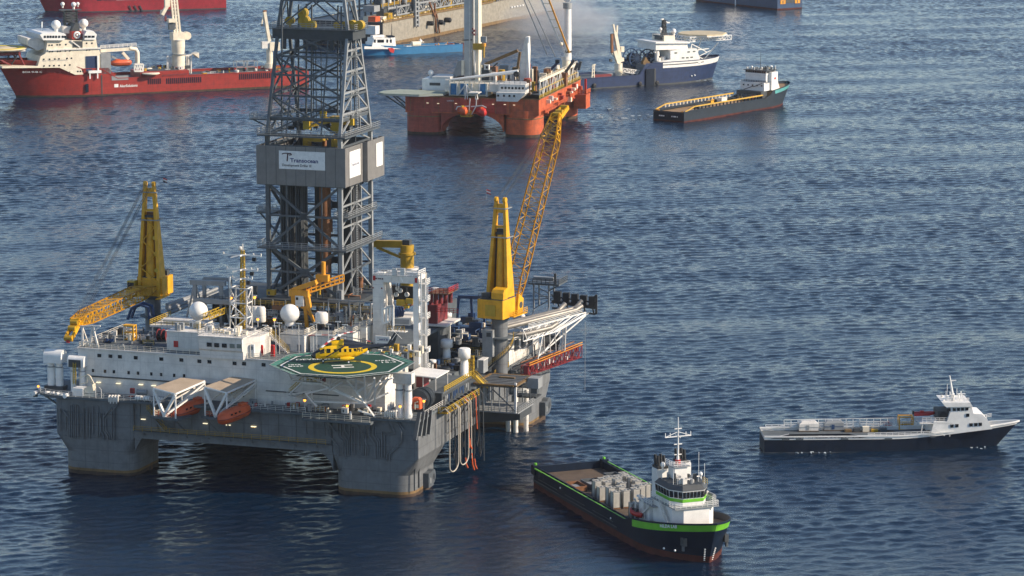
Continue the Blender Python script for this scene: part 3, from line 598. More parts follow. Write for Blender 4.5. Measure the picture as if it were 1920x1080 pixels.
clutter(60, (50, 60), (27, 36), (25.8, 30), ('steel_lt', 'steel', 'white', 'steel_dk', 'cream', 'rusty'), 1.6, 3.2, rig)
for k in range(5):
    mb = MB(); x0 = 48 + k * 2.4; mb.beam((x0, 30, 25.7), (x0, 30, 34.2), .22, 'steel_lt'); mb.beam((x0, 30, 34.2), (x0 + 2.4, 30, 34.2), .26, 'steel_lt'); mb.beam((x0, 30, 25.9), (x0 + 2.4, 30, 33.9), .16, 'steel_lt'); mb.rail([(x0, 29.6, 29.4), (x0 + 2.4, 29.6, 29.4)], 'olive_y', 1.1, .07, .8); mb.bx(x0, x0 + 2.4, 29.6, 31, 29.2, 29.4, 'steel'); mb.build('steel_bay', rig)
# tower legs, bracing
def LV(z):                                                    # leg plan at height z
    t = max(0, (z - 68) / 22.0); x0, x1 = 31.7 + .35 * t, 48.3 - .35 * t; y0, y1 = 37 + 6 * t, 55 - 6 * t
    if t > 1.0: y0, y1, x0, x1 = 43 + (t - 1) * 1.2, 49 - (t - 1) * 1.2, 32.05 + (t - 1) * 3.2, 47.95 - (t - 1) * 3.2
    return [V((x0, y0, z)), V((x1, y0, z)), V((x1, y1, z)), V((x0, y1, z))]
mb = MB()
derrick = None
legs = MB()
Z_ = [SF, 38.4, 43.8, 50.5, 57.3, 61.5, 65.5, 68, 71.4, 76, 80.3, 84.2, 88, 90, 96, 102, 110]
fr = MB()
for i, z in enumerate(Z_):
    q = LV(z)
    if z not in (SF, 110):
        for j in range(4): fr.beam(q[j], q[(j + 1) % 4], .55 if z in (43.8, 57.3, 68) else .4, 'steel')
def cross(za, zb, sides=(0, 1, 2, 3), w=.36, mid=False):
    a, b = LV(za), LV(zb)
    for j in sides:
        k = (j + 1) % 4; fr.beam(a[j], b[k], w, 'steel'); fr.beam(a[k], b[j], w, 'steel')
        if mid: c = (a[j] + b[k] + a[k] + b[j]) / 4; fr.box(c, (1.5, .5, 1.5), 'steel')
cross(SF, 43.8, (0, 2, 3), .6, True); cross(43.8, 57.3, (0, 2, 3), .5, True); cross(68, 76, (0, 2, 3)); cross(76, 84.2, (0, 2, 3)); cross(84.2, 90, (0, 2)); cross(57.3, 65.5, (0, 1, 2, 3))
def zig(za, zb, n, side, w=.36):
    k = (side + 1) % 4
    for i in range(n):
        a, b = LV(za + (zb - za) * i / n), LV(za + (zb - za) * (i + 1) / n); m = (b[side] + b[k]) / 2
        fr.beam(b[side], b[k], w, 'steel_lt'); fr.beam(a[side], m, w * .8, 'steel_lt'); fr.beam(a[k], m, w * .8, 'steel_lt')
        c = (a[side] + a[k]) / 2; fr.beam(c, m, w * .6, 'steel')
zig(SF, 43.8, 2, 1); zig(43.8, 57.3, 3, 1); zig(68, 90, 5, 1, .4); zig(65.5, 68, 1, 1)  # right face braced in lighter grey, its sunlight painted in
for j, (dx, dy) in enumerate(((4.3, 0), (-4.3, 0), (0, 6), (0, 12))):
    for za, zb in ((SF, 57.3), (68, 88)):
        a, b = LV(za), LV(zb)
        if j < 2: p, q = (a[0] if j == 0 else a[1]) + V((dx, 0, 0)), (b[0] if j == 0 else b[1]) + V((dx, 0, 0)); fr.beam(p, q, .26, 'steel')
        else: f = dy / 18; fr.beam(a[1].lerp(a[2], f), b[1].lerp(b[2], f), .3, 'steel_lt')
for za, zb in ((96, 110), (90, 96)):
    a, b = LV(za), LV(zb)
    for j in range(4): m = (b[j] + b[(j + 1) % 4]) / 2; fr.beam(a[j], m, .3, 'steel'); fr.beam(a[(j + 1) % 4], m, .3, 'steel')
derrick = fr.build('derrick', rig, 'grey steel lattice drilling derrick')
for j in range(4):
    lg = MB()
    for z0, z1 in zip(Z_[:-1], Z_[1:]): lg.beam(LV(z0)[j], LV(z1)[j], .85 if z0 < 68 else .62, 'steel_lt' if j in (1, 2) else 'steel')  # right-hand legs lighter: sunlit side put into the colour
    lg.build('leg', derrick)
# ladders up the right face, platforms
mb = MB(); mb.ladder((48.9, 45, SF), (48.9, 45, 57), 'steel_lt', .8, .1, .5, (0, 1, 0)); mb.ladder((48.9, 46, 68), (48.6, 46, 90), 'steel_lt', .8, .1, .5, (0, 1, 0)); mb.build('ladder', derrick)
def deck_ring(z, x0, x1, y0, y1, w, name='platform', extra=None):
    mb = MB()
    for a in ((x0 - w, x1 + w, y0 - w, y0), (x0 - w, x1 + w, y1, y1 + w), (x0 - w, x0, y0, y1), (x1, x1 + w, y0, y1)): mb.bx(a[0], a[1], a[2], a[3], z - .35, z, 'steel')
    mb.rail([(x0 - w, y0 - w, z), (x1 + w, y0 - w, z), (x1 + w, y1 + w, z), (x0 - w, y1 + w, z)], 'steel_lt', 1.2, .09, 1.5, True)
    if extra: extra(mb)
    return mb.build(name, derrick)
deck_ring(43.8, 31.3, 48.7, 36.6, 55.4, 1.5); deck_ring(50.5, 47.2, 49.2, 38, 54, .6); deck_ring(68, 31.2, 48.8, 36.6, 55.4, 1.2)
def _mk(mb):
    q = LV(72)
    for i in range(14):
        p = V((random.uniform(32, 47), random.uniform(38, 52), 68)); mb.bx(p.x, p.x + 1, p.y, p.y + 1, 68, 68 + random.uniform(.5, 2), random.choice(('steel', 'steel_dk', 'olive_y')))
deck_ring(71.2, 32, 48, 38.4, 53.6, .3, 'platform', _mk)
mb = MB(); mb.bx(26.5, 31.5, 43, 47, 49.8, 50.1, 'steel'); mb.rail([(31.5, 43, 50.1), (26.5, 43, 50.1), (26.5, 47, 50.1), (31.5, 47, 50.1)], 'steel_lt', 1.1, .09, 1); mb.beam((26.8, 44, 49.8), (31.5, 44, 45), .3, 'steel'); mb.box((28, 45, 51), (1, 1, .8), 'white'); mb.build('side_platform', derrick)
mb = MB(); mb.bx(26, 31.8, 41, 45, 70.3, 70.6, 'steel'); mb.rail([(31.5, 41, 70.6), (26, 41, 70.6), (26, 45, 70.6)], 'steel_lt', 1.1, .09, 1); mb.beam((26.3, 42, 70.3), (31.8, 42, 68), .25, 'steel'); mb.build('side_platform', derrick)
# crown deck with yellow sheaves
mb = MB(); mb.bx(31, 49.4, 42.2, 49.8, 87.9, 90, 'steel_dk'); mb.rail([(30.6, 42, 90), (49.8, 42, 90), (49.8, 50, 90), (30.6, 50, 90)], 'steel_lt', 1.2, .09, 1.4, True); mb.bx(30.4, 50, 41.8, 50.2, 89.9, 90.05, 'steel'); 
for x in (33, 36, 40, 44, 47): mb.bx(x, x + .9, 42.4, 43, 85.6, 87.9, 'steel_dk')
mb.build('crown_platform', derrick)
for (u, v), r in (((430, 160), .9), ((535, 100), 1.0), ((545, 165), 1.2), ((600, 195), 1.0), ((862, 210), 1.2), ((912, 200), 1.2), ((975, 195), 1.0), ((800, 195), .7)):
    p = R.Y(zG(u, v), 45); mb = MB(); mb.cyl(p + V((0, -.7, 0)), p + V((0, .7, 0)), r, 'yellow_rail', n=16); mb.cyl(p + V((0, -.8, 0)), p + V((0, .8, 0)), r * .35, 'olive_y', n=8); mb.beam(p, (p.x, p.y, 90), .3, 'yellow_rail'); mb.build('sheave', derrick)
# yellow racking arm at the monkey board
mb = MB()
a, b = R.Y(zG(575, 985), 40), R.Y(zG(775, 940), 42)
for dz in (0, .9): mb.beam(a + V((0, 0, dz)), b + V((0, 0, dz)), .5, 'yellow_rail')
mb.beam(a, b + V((0, 0, .9)), .3, 'yellow_rail'); mb.bx(b.x - .3, b.x + 1.6, b.y - 1, b.y + 1, b.z - 2.4, b.z + 1, 'yellow_rail'); mb.bx(a.x - 1, a.x + .4, a.y - .6, a.y + .8, a.z - .6, a.z + 1.5, 'yellow_rail')
for u, v in ((555, 925), (690, 890), (905, 950), (850, 945), (770, 1010)): p = R.Y(zG(u, v), 43); mb.box(p, (1.3, .8, 1.4), 'yellow_rail'); mb.box(p + V((0, 0, 1)), (.5, .5, .9), 'steel_dk')
mb.build('racking_arm', derrick, 'bright yellow racking arm on the upper platform')
# riser, pipe stands and inside equipment
mb = MB(); mb.cyl((41.2, 46, SF), (41.2, 46, 60), 1.25, 'rusty', n=16); mb.cyl((41.2, 46, 46), (41.2, 46, 49), 1.6, 'rusty', n=16); mb.cyl((41.2, 46, 60), (41.2, 46, 66.5), .5, 'rusty', n=10)
mb.build('riser', derrick, 'rusty brown vertical pipe inside the derrick')
mb = MB()
mb.bx(38.4, 40.2, 47, 49.5, SF, 57, 'steel_dk'); mb.bx(45.2, 47.6, 46, 51, SF, 57.3, 'black'); mb.bx(44, 45.2, 46, 49, SF, 57.3, 'steel_dk'); mb.build('guide_frame', derrick)
for gx, gy, nx, ny in ((33, 41, 5, 5), (33, 50, 4, 4), (36.5, 41, 3, 3)):
    mb = MB()
    for i in range(nx):
        for j in range(ny): mb.cyl((gx + i * .55, gy + j * .6, SF), (gx + i * .55, gy + j * .6, 58 + .4 * (i % 2)), .2, 'steel_dk' if (i + j) % 3 else 'steel', n=6)
    mb.build('pipe_stand', derrick)
mb = MB()
for x, y in ((33.8, 40), (36.0, 44), (37, 46), (39, 44), (45, 44), (46.5, 42)): mb.beam((x, y, 68), (x, y + 1, 95), .3, 'steel'); 
for x in (38.8, 39.4, 40.6): mb.cyl((x, 46, 68), (x, 46, 90), .1, 'black', n=5)
mb.build('guide_rails', derrick)
mb = MB(); p = R.Y(zH(690, 20), 42); mb.bx(38, 42, 42, 46, 66, 66.8, 'olive_y'); mb.bx(37, 38.2, 44, 46, 57.3, 67, 'olive_y'); mb.bx(44.3, 45, 42, 44, 62, 67.5, 'olive_y'); mb.build('hoist_block', derrick)
# ribbed wind wall with its boards
mb = MB(); zb, zt = 57.3, 65.6
mb.bx(29.6, 49.9, 35.8, 36.05, zb, zt, 'ribbed'); mb.bx(29.6, 29.85, 36.05, 56, zb, zt, 'ribbed'); mb.bx(29.85, 49.7, 55.8, 56, zb, zt, 'ribbed')
mb.bx(49.65, 49.9, 36.05, 46.4, zb, zt, 'ribbed'); mb.bx(49.9, 51.0, 46.2, 46.4, zb - .2, zt + .2, 'ribbed'); mb.bx(50.8, 51.0, 46.4, 56.4, zb + .1, zt + .3, 'ribbed'); mb.bx(49.7, 50.8, 56.2, 56.4, zb + .1, zt + .3, 'ribbed')
for x in (30, 35, 40, 45, 49.5): mb.beam((x, 36.3, zb), (x, 36.3, zt), .2, 'steel')
mb.bx(29.7, 49.8, 36.05, 36.5, zb - .15, zb + .1, 'steel')
for k in range(1, 9): x = 29.6 + k * 2.26; mb.bx(x - .035, x + .035, 35.77, 35.8, zb, zt, 'steel')
for y in (38, 44.8): mb.bx(49.9, 49.93, y - .035, y + .035, zb, zt, 'steel')
wall = mb.build('wind_wall', derrick, 'ribbed grey windbreak cladding round the derrick')
mb = MB(); y = 35.72; a, b = R.Y((522.8, 283), y), R.Y((609.5, 320), y); w = b.x - a.x
mb.bx(a.x, b.x, y, 35.8, b.z, a.z + .1, 'mark_w'); h = a.z - b.z
hB = h
mb.text('Transocean', (a.x + w * .245, y, b.z + hB * .40), (1, 0, 0), (0, 0, 1), hB * .23, 'txt_blue', .03, 1.12, bold=.03)
mb.text('Development Driller III', (a.x + w * .07, y, b.z + hB * .155), (1, 0, 0), (0, 0, 1), hB * .14, 'black', .03, .95, bold=.012)
mb.tube([(a.x + w * (.175 + .105 * math.cos(R_(k)) ), y - .03, b.z + hB * (.835 + .055 * math.sin(R_(k)))) for k in range(-60, 205, 24)], .1, 'txt_dark', 4); mb.tube([(a.x + w * .195, y - .03, b.z + hB * .86), (a.x + w * .185, y - .03, b.z + hB * .6), (a.x + w * .18, y - .03, b.z + hB * .44)], .14, 'txt_dark', 4); mb.tube([(a.x + w * .2, y - .03, b.z + hB * .86), (a.x + w * .25, y - .03, b.z + hB * .9), (a.x + w * .275, y - .03, b.z + hB * .83)], .1, 'txt_dark', 4)
mb.build('name_board', derrick, 'white sign board with the rig name')
mb = MB(); mb.bx(49.9, 49.97, 38.2, 44.6, 59, 64.6, 'mark_w'); mb.text('Transocean', (49.97, 39, 61.4), (0, 1, 0), (0, 0, 1), .75, 'txt_blue', .03, .95); mb.build('name_board', derrick)
mb = MB(); mb.bx(51.0, 51.07, 51.4, 55.2, 59.8, 64.9, 'mark_w'); mb.build('name_board', derrick)
# ------------------------------------------------------------------ pedestal cranes (boom along local +y)
def crane(name, loc, rz, boom_el, boom_len, front_brace, label, ped_z):
    ct = MB(); hz = 0.0                                       # local z=0 at the slewing ring
    ct.cyl((0, 0, ped_z), (0, 0, -.1), 1.75, 'hullgrey', n=24); ct.cyl((0, 0, -.6), (0, 0, 0), 2.05, 'steel_dk', n=24)
    ct.cyl((0, 0, -4.6), (0, 0, -4.35), 2.9, 'deckgrey', n=24)
    c = ct.build('pedestal_crane', rig, label, loc=loc, rz=rz)
    h = MB(); h.bx(-3.0, 3.0, -4.6, 1.5, .1, 4.2, 'yellow'); h.bx(-2.4, 3.02, -4.62, 1.5, 4.2, 4.35, 'steel_dk'); h.bx(-1.1, 1.3, -4.75, -4.6, .7, 3.1, 'yellow_rail'); h.bx(-1.25, 1.45, -4.68, -4.6, .55, .7, 'yellow')
    h.prism([(-4.3, 4.2), (-4.3, 5.7), (-3.8, 6.4), (-2.2, 6.7), (-2.2, 4.2)], .2, 3.0, 'yellow', 'x'); h.rail([(-2.9, -4.4, 4.2), (-1, -4.4, 4.2)], 'steel_dk', 1.1, .08, 1); h.bx(-2.6, -.6, -3.5, -2.2, 4.2, 5.4, 'steel_dk')
    h.bx(3.0, 3.9, -1, 5.6, .1, .3, 'yellow'); h.rail([(3.9, -1, .3), (3.9, 5.6, .3)], 'yellow', 1.1, .08, 1.2); h.bx(-3.9, -3.0, -1, 5.6, .1, .3, 'yellow'); h.build('machine_house', c)
    m = MB(); T = 25.0
    for s in (-1, 1):
        def rg(xx, y0, y1, z, t): return [(xx * s - t, y0, z), (xx * s + t, y0, z), (xx * s + t, y1, z), (xx * s - t, y1, z)]
        m.loft([rg(2.35, -1.5, 2.3, .2, .36), rg(2.15, -1.2, 1.9, 6, .36), rg(1.25, -.1, 1.1, 21, .32), rg(1.05, .0, 1.2, T - 1.2, .34), rg(1.0, .2, .9, T, .3)], 'yellow')
        m.cyl((1.0 * s - .3, .55, T + .05), (1.0 * s + .3, .55, T + .05), .62, 'yellow', n=14)
        for k in range(6): z = 6.5 + k * 2.7; m.bx(s * (2.52 - .066 * (z - 2)) - .06, s * (2.52 - .066 * (z - 2)) + .06, .1, .65, z, z + .95, 'steel_dk')
    yb0, yb1 = (-.4, .1) if front_brace else (1.1, .6)
    m.loft([[(-2.1, yb0, 4), (2.1, yb0, 4), (2.1, yb0 + .3, 4), (-2.1, yb0 + .3, 4)], [(-.95, yb1, 18.8), (.95, yb1, 18.8), (.95, yb1 + .2, 18.8), (-.95, yb1 + .2, 18.8)]], 'steel_dk' if not front_brace else 'rusty')
    m.loft([[(.1 + 1.25 * math.cos(a * .393), .5 + 1.1 * math.sin(a * .393), 4) for a in range(16)], [(.05 + .72 * math.cos(a * .393), .45 + .6 * math.sin(a * .393), 17.6) for a in range(16)]], 'yellow', True)
    m.bx(-1.0, 1.0, .2, 1.0, 22.3, 24.2, 'yellow'); m.bx(-1.2, 1.2, .1, 1.1, 19.0, 19.5, 'yellow'); m.bx(-1.2, 1.2, .2, .9, 17.6, 18.1, 'steel_dk')
    for z, w in ((17.2, 2.3), (23.4, 1.9)): m.path([(-w, -1.2, z), (w, -1.2, z), (w, 2, z), (-w, 2, z)], .22, 'steel_lt', True)
    if front_brace:
        ym = lambda z: 2.05 - (z - 4) * .062; xm = lambda z: 2.1 - (z - 4) * .067
        zs = [3.5, 6.5, 9.5, 12.5, 15.5, 17.5]
        for i in range(5):
            e = 1 if i % 2 else -1; m.beam((e * xm(zs[i]), ym(zs[i]), zs[i]), (-e * xm(zs[i + 1]), ym(zs[i + 1]), zs[i + 1]), .2, 'yellow')
        m.beam((-2.1, 2.1, 3.5), (2.1, 2.1, 3.5), .25, 'yellow')
        for z in (6, 9.7, 13.2): m.cyl((-xm(z) + .2, ym(z), z), (-xm(z) + .2, ym(z) - .4, z), .45, 'yellow_rail', n=12)
    m.build('mast', c)
    b = MB(); el = R_(boom_el); d = V((0, math.cos(el), math.sin(el))); n_ = V((0, -math.sin(el), math.cos(el))); P0 = V((0 if front_brace else .9, 2.2, 2.0))
    def br(t, w, h): o = P0 + d * t; return [o + V((-w, 0, 0)) - n_ * h, o + V((w, 0, 0)) - n_ * h, o + V((w, 0, 0)) + n_ * h, o + V((-w, 0, 0)) + n_ * h]
    W_ = 1.75 if front_brace else 2.1; t_ = .11 if front_brace else .085
    b.lattice(br(0, W_, .5), br(6, W_, 1.3), 'yellow', .26, t_, 4); b.lattice(br(6, W_, 1.3), br(boom_len - 6, W_ * .88, 1.2), 'yellow', .25, t_, 15); b.lattice(br(boom_len - 6, W_ * .88, 1.2), br(boom_len, .9, .7), 'yellow', .28, .16, 4)
    o = P0 + d * boom_len; e2 = R_(boom_el - 42); d2 = V((0, math.cos(e2), math.sin(e2)))
    for s in (-.75, .75): b.beam(o + V((s, 0, 0)) - d * 1.5, o + V((s, 0, 0)) + d2 * 4.6, .4, 'yellow', .95)
    for t in (0, 1.6, 4.2): b.cyl(o + d2 * t + V((-.8, 0, 0)), o + d2 * t + V((.8, 0, 0)), .6, 'olive_y', n=14)
    bm_ = b.build('boom', c)
    hk = MB(); e = o + d2 * 4.6; hk.box(e + V((0, 0, -.3)), (.6, .6, .6), 'red'); hk.build('hook_block', c)
    rp = MB(); top = V((0, .55, T + .5))
    for x in (-.9, -.5, .5, .9):
        for f in (boom_len - 2.5, boom_len - 4):
            q = P0 + d * f + n_ * 1.1 + V((x, 0, 0)); rp.beam(top + V((x, 0, 0)), q, .055, 'steel_dk')
    rp.build('rope', c)
    return c
cL = crane('left', (-1.7, 50, 29), math.pi + R_(1.5), -1.0, 39.5, True, 'yellow lattice crane with boom lowered on its rest', -12.6)
cR = crane('right', (79.5, 50, 29), R_(-8), 58.0, 45.5, False, 'yellow lattice crane with boom raised high', -12.6)
mb = MB(); mb.bx(2.9, 4.6, 1.2, 3.4, 1.2, 3.6, 'yellow_rail'); mb.bx(3.0, 4.5, 3.4, 3.45, 1.7, 3.3, 'glass'); mb.build('cab', cL)
mb = MB(); mb.prism([(1.6, .4), (4.2, .4), (4.6, 3.4), (2.2, 4.8)], 2.9, 3.5, 'yellow', 'x'); mb.cyl((2.85, 3.2, 2.2), (3.6, 3.2, 2.2), .7, 'steel_dk', n=14); mb.build('boom_foot', cR)
# spiral stair round the right pedestal
mb = MB()
prev = None
for i in range(26):
    a = R_(-150 + i * 7.5); z = 16.6 + i * .31; p = V((79.5 + 2.15 * math.cos(a), 50 + 2.15 * math.sin(a), z)); q = V((79.5 + 3.0 * math.cos(a), 50 + 3.0 * math.sin(a), z))
    mb.beam(p, q, .3, 'steel_dk', .08)
    if prev:
        mb.beam(prev, q, .14, 'steel_dk', .3)
        for h in (.6, 1.1): mb.beam(prev + V((0, 0, h)), q + V((0, 0, h)), .07, 'olive_y')
    mb.beam(q, q + V((0, 0, 1.1)), .06, 'olive_y'); prev = q
mb.build('spiral_stair', cR); 
st = [o for o in cR.children if o.name.startswith('spiral')][0]; st.location = (-79.5, -50, -29)
def flag(p, lab, mats, w=1.0):
    mb = MB(); p = V(p); mb.cyl(p, p + V((0, 0, 2.2)), .04, 'steel_lt', n=5); n = 6
    for k, mat in enumerate(mats):
        z1, z0 = p.z + 2.2 - k * .3, p.z + 2.2 - (k + 1) * .3
        for j in range(n):
            x0, x1 = p.x + w * j / n, p.x + w * (j + 1) / n; f = lambda x: p.y + .12 * math.sin((x - p.x) * 5); g = -.25 * j / n; g2 = -.25 * (j + 1) / n
            mb.add([(x0, f(x0), z0 + g), (x1, f(x1), z0 + g2), (x1, f(x1), z1 + g2), (x0, f(x0), z1 + g), (x0, f(x0) + .03, z0 + g), (x1, f(x1) + .03, z0 + g2), (x1, f(x1) + .03, z1 + g2), (x0, f(x0) + .03, z1 + g)], [(0, 1, 2, 3), (7, 6, 5, 4), (0, 4, 5, 1), (3, 2, 6, 7)], mat)
    tag(mb.build('flag', None, loc=R.o, rz=R.yaw), lab, 'flag')
flag(R.Y((306, 352), 50), 'small red, white and dark flag above the left yellow crane', ('red', 'mark_w', 'txt_dark')); flag(R.Y((912, 374), 50), 'small red and white flag at the right yellow crane top', ('red', 'mark_w', 'red'), 1.0)
# ------------------------------------------------------------------ orange gantry crane behind the right dome
mb = MB(); y = 26
P = lambda u, v, yy=y: R.Y(zC(u, v), yy)
for e, (u, v) in enumerate(((490, 470), (605, 480))):
    t = P(u, v); mb.beam(t, P(u + (18 if e == 0 else 25), 620), .9, 'orange_y')
t0, t1 = P(605, 480), P(645, 750); mb.beam(P(620, 610), P(672, 740), .5, 'orange_y'); mb.beam(P(595, 600), P(610, 780), .65, 'orange_y'); mb.beam(P(560, 610), P(640, 640), .4, 'orange_y'); mb.beam(P(605, 650), P(655, 700), .25, 'orange_y')
a, b = P(500, 465), P(690, 400); mb.beam(a, b, 1.1, 'orange_y', 1.0); a, b = P(605, 480), P(920, 380, 30)
for dz in (0, .75, 1.5): mb.beam(a + V((0, 0, dz - .4)), b + V((0, 0, dz - .4)), .3, 'orange_y')
for i in range(9): q = a.lerp(b, i / 8); mb.beam(q + V((0, 0, -.4)), q + V((0, 0, 1.1)), .25, 'orange_y')
mb.bx(P(490, 480).x - .6, P(605, 480).x + .6, y - .7, y + 1.2, P(490, 480).z - .9, P(490, 480).z + .5, 'orange_y')
t = P(750, 345, 28); mb.cyl(t + V((0, 0, -1)), P(750, 228, 28), .45, 'orange_y', n=10); mb.bx(t.x - 1.6, t.x + 1.2, 27.4, 28.6, t.z - 1.2, t.z + .2, 'orange_y')
a, b = P(330, 590), P(430, 632); mb.bx(a.x, b.x, 25, 26.5, b.z, a.z, 'rusty'); mb.rail([(a.x, 25, a.z), (b.x, 25, a.z)], 'orange_y', .9, .09, 1)
og = mb.build('gantry_crane', rig, 'orange yellow gantry crane'); mb = MB(); a, b = P(510, 515, 25.2), P(580, 605, 25.2); mb.bx(a.x, b.x, 25.2, 26, b.z, a.z, 'white'); mb.bx(a.x + .2, a.x + .7, 25.12, 25.2, a.z - .9, a.z - .3, 'glass'); mb.build('cab', og)
# ------------------------------------------------------------------ mustard crane behind the derrick
mb = MB(); y = 62; Q = lambda u, v: R.Y(zC(u, v), y)
c0, c1 = Q(1455, 280), Q(1455, 85); mb.cyl(c0 + V((0, 0, -6)), c1, 1.5, 'olive_y', n=20); mb.cyl(c0 + V((0, 0, -.3)), c0 + V((0, 0, .1)), 2.6, 'white', n=20); mb.cyl(Q(1455, 160) + V((0, 0, -.2)), Q(1455, 150), 1.9, 'olive_y', n=16)
a = Q(1440, 80); b = Q(1180, 75); mb.beam(a, b, 1.2, 'olive_y', 1.5); mb.beam(Q(1400, 190), Q(1200, 105), .55, 'olive_y'); mb.box(c1 + V((0, 0, .5)), (1.6, 1.6, 1.2), 'steel_dk'); mb.build('knuckle_crane', rig, 'mustard yellow deck crane')
# ------------------------------------------------------------------ white portal of the pipe handling crane
y0, y1 = 24.0, 28.5
mb = MB(); W = lambda u, v, yy=y0: R.Y(zO(u, v), yy)
a, b = W(125, 235), W(700, 260); bot = W(190, 1070)
mb.bx(a.x, b.x, y0, y0 + 1.6, b.z - 1.6, a.z, 'white'); mb.bx(a.x, a.x + 2.3, y0 + .02, y0 + 1.5, 25.6, b.z - 1.6, 'white'); 
mb.bx(b.x - 1.1, b.x, y0 + .02, y0 + 1.4, 17, b.z - 1.6, 'white_clean')
mb.beam((a.x + 2.9, y0 + 4, 33), (a.x + 2.6, y0 + 2, b.z - 1.4), .9, 'white'); mb.bx(a.x, a.x + 1.4, y1, y1 + 1, 25.7, b.z, 'white'); mb.bx(b.x - 1.2, b.x, y1, y1 + 1, 20, b.z, 'white'); mb.bx(a.x, b.x, y1, y1 + 1, b.z - 1.2, b.z, 'white'); mb.bx(a.x, a.x + 1.4, y0 + 1.6, y1, b.z - 1, b.z, 'white'); mb.bx(b.x - 1.2, b.x, y0 + 1.6, y1, b.z - 1, b.z, 'white')
mb.rail([(a.x, y0, a.z), (b.x, y0, a.z), (b.x, y1, a.z)], 'white_clean', 1.2, .12, 1.2); mb.bx(a.x, b.x, y0, y0 + 2, a.z - .02, a.z + .05, 'steel_lt')
[mb.bx(a.x + .25 + dx, a.x + .25 + dx + w, y0 - .03, y0, b.z - 1.05, b.z - .75, 'txt_dark') for dx, w in ((0, .25), (.32, .22), (.6, .2), (1.0, .22), (1.3, .3), (1.75, .35))]
for xx in (a.x + .1, b.x - .7): mb.bx(xx, xx + .55, y0 - .06, y0, a.z - 1.2, a.z - .2, 'red')
for xx, zz in ((a.x + .1, b.z - 2.9), (a.x + 2.0, b.z - 2.9)): mb.cyl((xx, y0 - .05, zz), (xx, y0 + .02, zz), .18, 'maroon', n=8)
po = mb.build('portal_crane', rig, 'tall white portal frame crane')
mb = MB(); lx = b.x + .9
for k in range(7):
    z = 18 + k * 3.6; mb.bx(lx - .8, lx + .8, y0 + .5, y0 + 2.5, z - .1, z, 'white'); mb.rail([(lx - .8, y0 + .5, z), (lx + .8, y0 + .5, z), (lx + .8, y0 + 2.5, z)], 'white_clean', 1.1, .1, .8)
    s = .8 if k % 2 else -.6
    if k < 6: mb.ladder((lx + s, y0 + .4, z), (lx + s, y0 + .4, z + 3.6), 'white_clean', .6, .09, .45)
mb.beam((lx - .3, y0 + .2, 17), (lx - .3, y0 + .2, 42), .28, 'white_clean'); mb.beam((lx + .8, y0 + .4, 17), (lx + .8, y0 + .4, 40), .16, 'white_clean')
mb.tube([(lx - 1.7, y0 + .6, 17 + k * 1.5) if k % 2 else (lx - 1.5, y0 + .6, 17 + k * 1.5) for k in range(16)], .2, 'steel', 6); mb.build('stair_tower', po)
mb = MB()
for px in ((385, 440, 140, 240), (490, 545, 140, 270)):
    p, q = W(px[0], px[2] + 100), W(px[1], px[2] + 10); mb.bx(p.x, q.x, y0 - .6, y0 - .2, p.z, q.z, 'steel_lt')
    for k in range(5): zz = p.z + (q.z - p.z) * (k + .5) / 5; mb.bx(p.x, q.x, y0 - .7, y0 - .6, zz - .1, zz + .1, 'white_clean')
mb.beam(W(480, 270), W(505, 330), .25, 'white_clean'); mb.build('winch_cover', po)
mb = MB()
a, b = W(255, 640, 22), W(390, 850, 22)
for u0, v0, u1, v1 in ((240, 680, 390, 625), (255, 855, 345, 820), (250, 680, 255, 855), (300, 660, 300, 840), (345, 640, 345, 820), (385, 625, 385, 930), (310, 640, 395, 640)): mb.beam(W(u0, v0, 22), W(u1, v1, 22), .38, 'white_clean')
mb.bx(W(320, 945, 21).x, W(545, 945, 21).x, 20.6, 22.2, W(320, 945, 21).z - .15, W(320, 945, 21).z, 'white'); p = W(320, 945, 21); mb.rail([(p.x, 20.6, p.z), (p.x + 3.8, 20.6, p.z)], 'olive_y', 1.1, .08, .8); mb.build('access_platform', po)
p = W(445, 715, 25); mb = reel(p + V((0, 1, 0)), 1.15, 1.1, 'blue', 'blue', (.75, .65, 0)); mb.cyl(p + V((-.45, -.1, 0)), p + V((-.35, -.2, 0)), .9, 'blue', n=18); mb.build('winch_drum', po, 'deep blue winch drum')
mb = MB(); p, q = W(390, 780, 24.5), W(600, 880, 24.5); mb.bx(p.x, q.x, 24.5, 32, q.z, p.z, 'white'); mb.bx(p.x + .2, q.x - .2, 24.45, 24.5, q.z + .2, p.z - .2, 'steel_lt'); mb.build('machine_housing', po)
mb = MB()
for u, v, s in ((490, 590, 1.2), (600, 570, 1.0), (560, 640, .6)): p = W(u, v, 28); mb.box(p, (s * 1.6, 1, s), 'yellow_rail'); 
mb.beam(W(480, 650, 27), W(640, 560, 30), .3, 'orange_y'); mb.beam(W(500, 680, 27), W(650, 600, 30), .3, 'rusty')
for u, v in ((420, 490), (555, 490), (470, 440), (440, 410)): p = W(u, v, 27); mb.cyl(p, p + V((0, .4, 0)), .5, 'white', n=12); mb.beam(p, p + V((0, .2, 1.5)), .15, 'steel_dk')
mb.bx(W(320, 560, 29).x, W(650, 560, 29).x, 29.8, 30.2, W(320, 560, 29).z, W(320, 380, 29).z, 'black'); mb.build('hoist_gear', po)
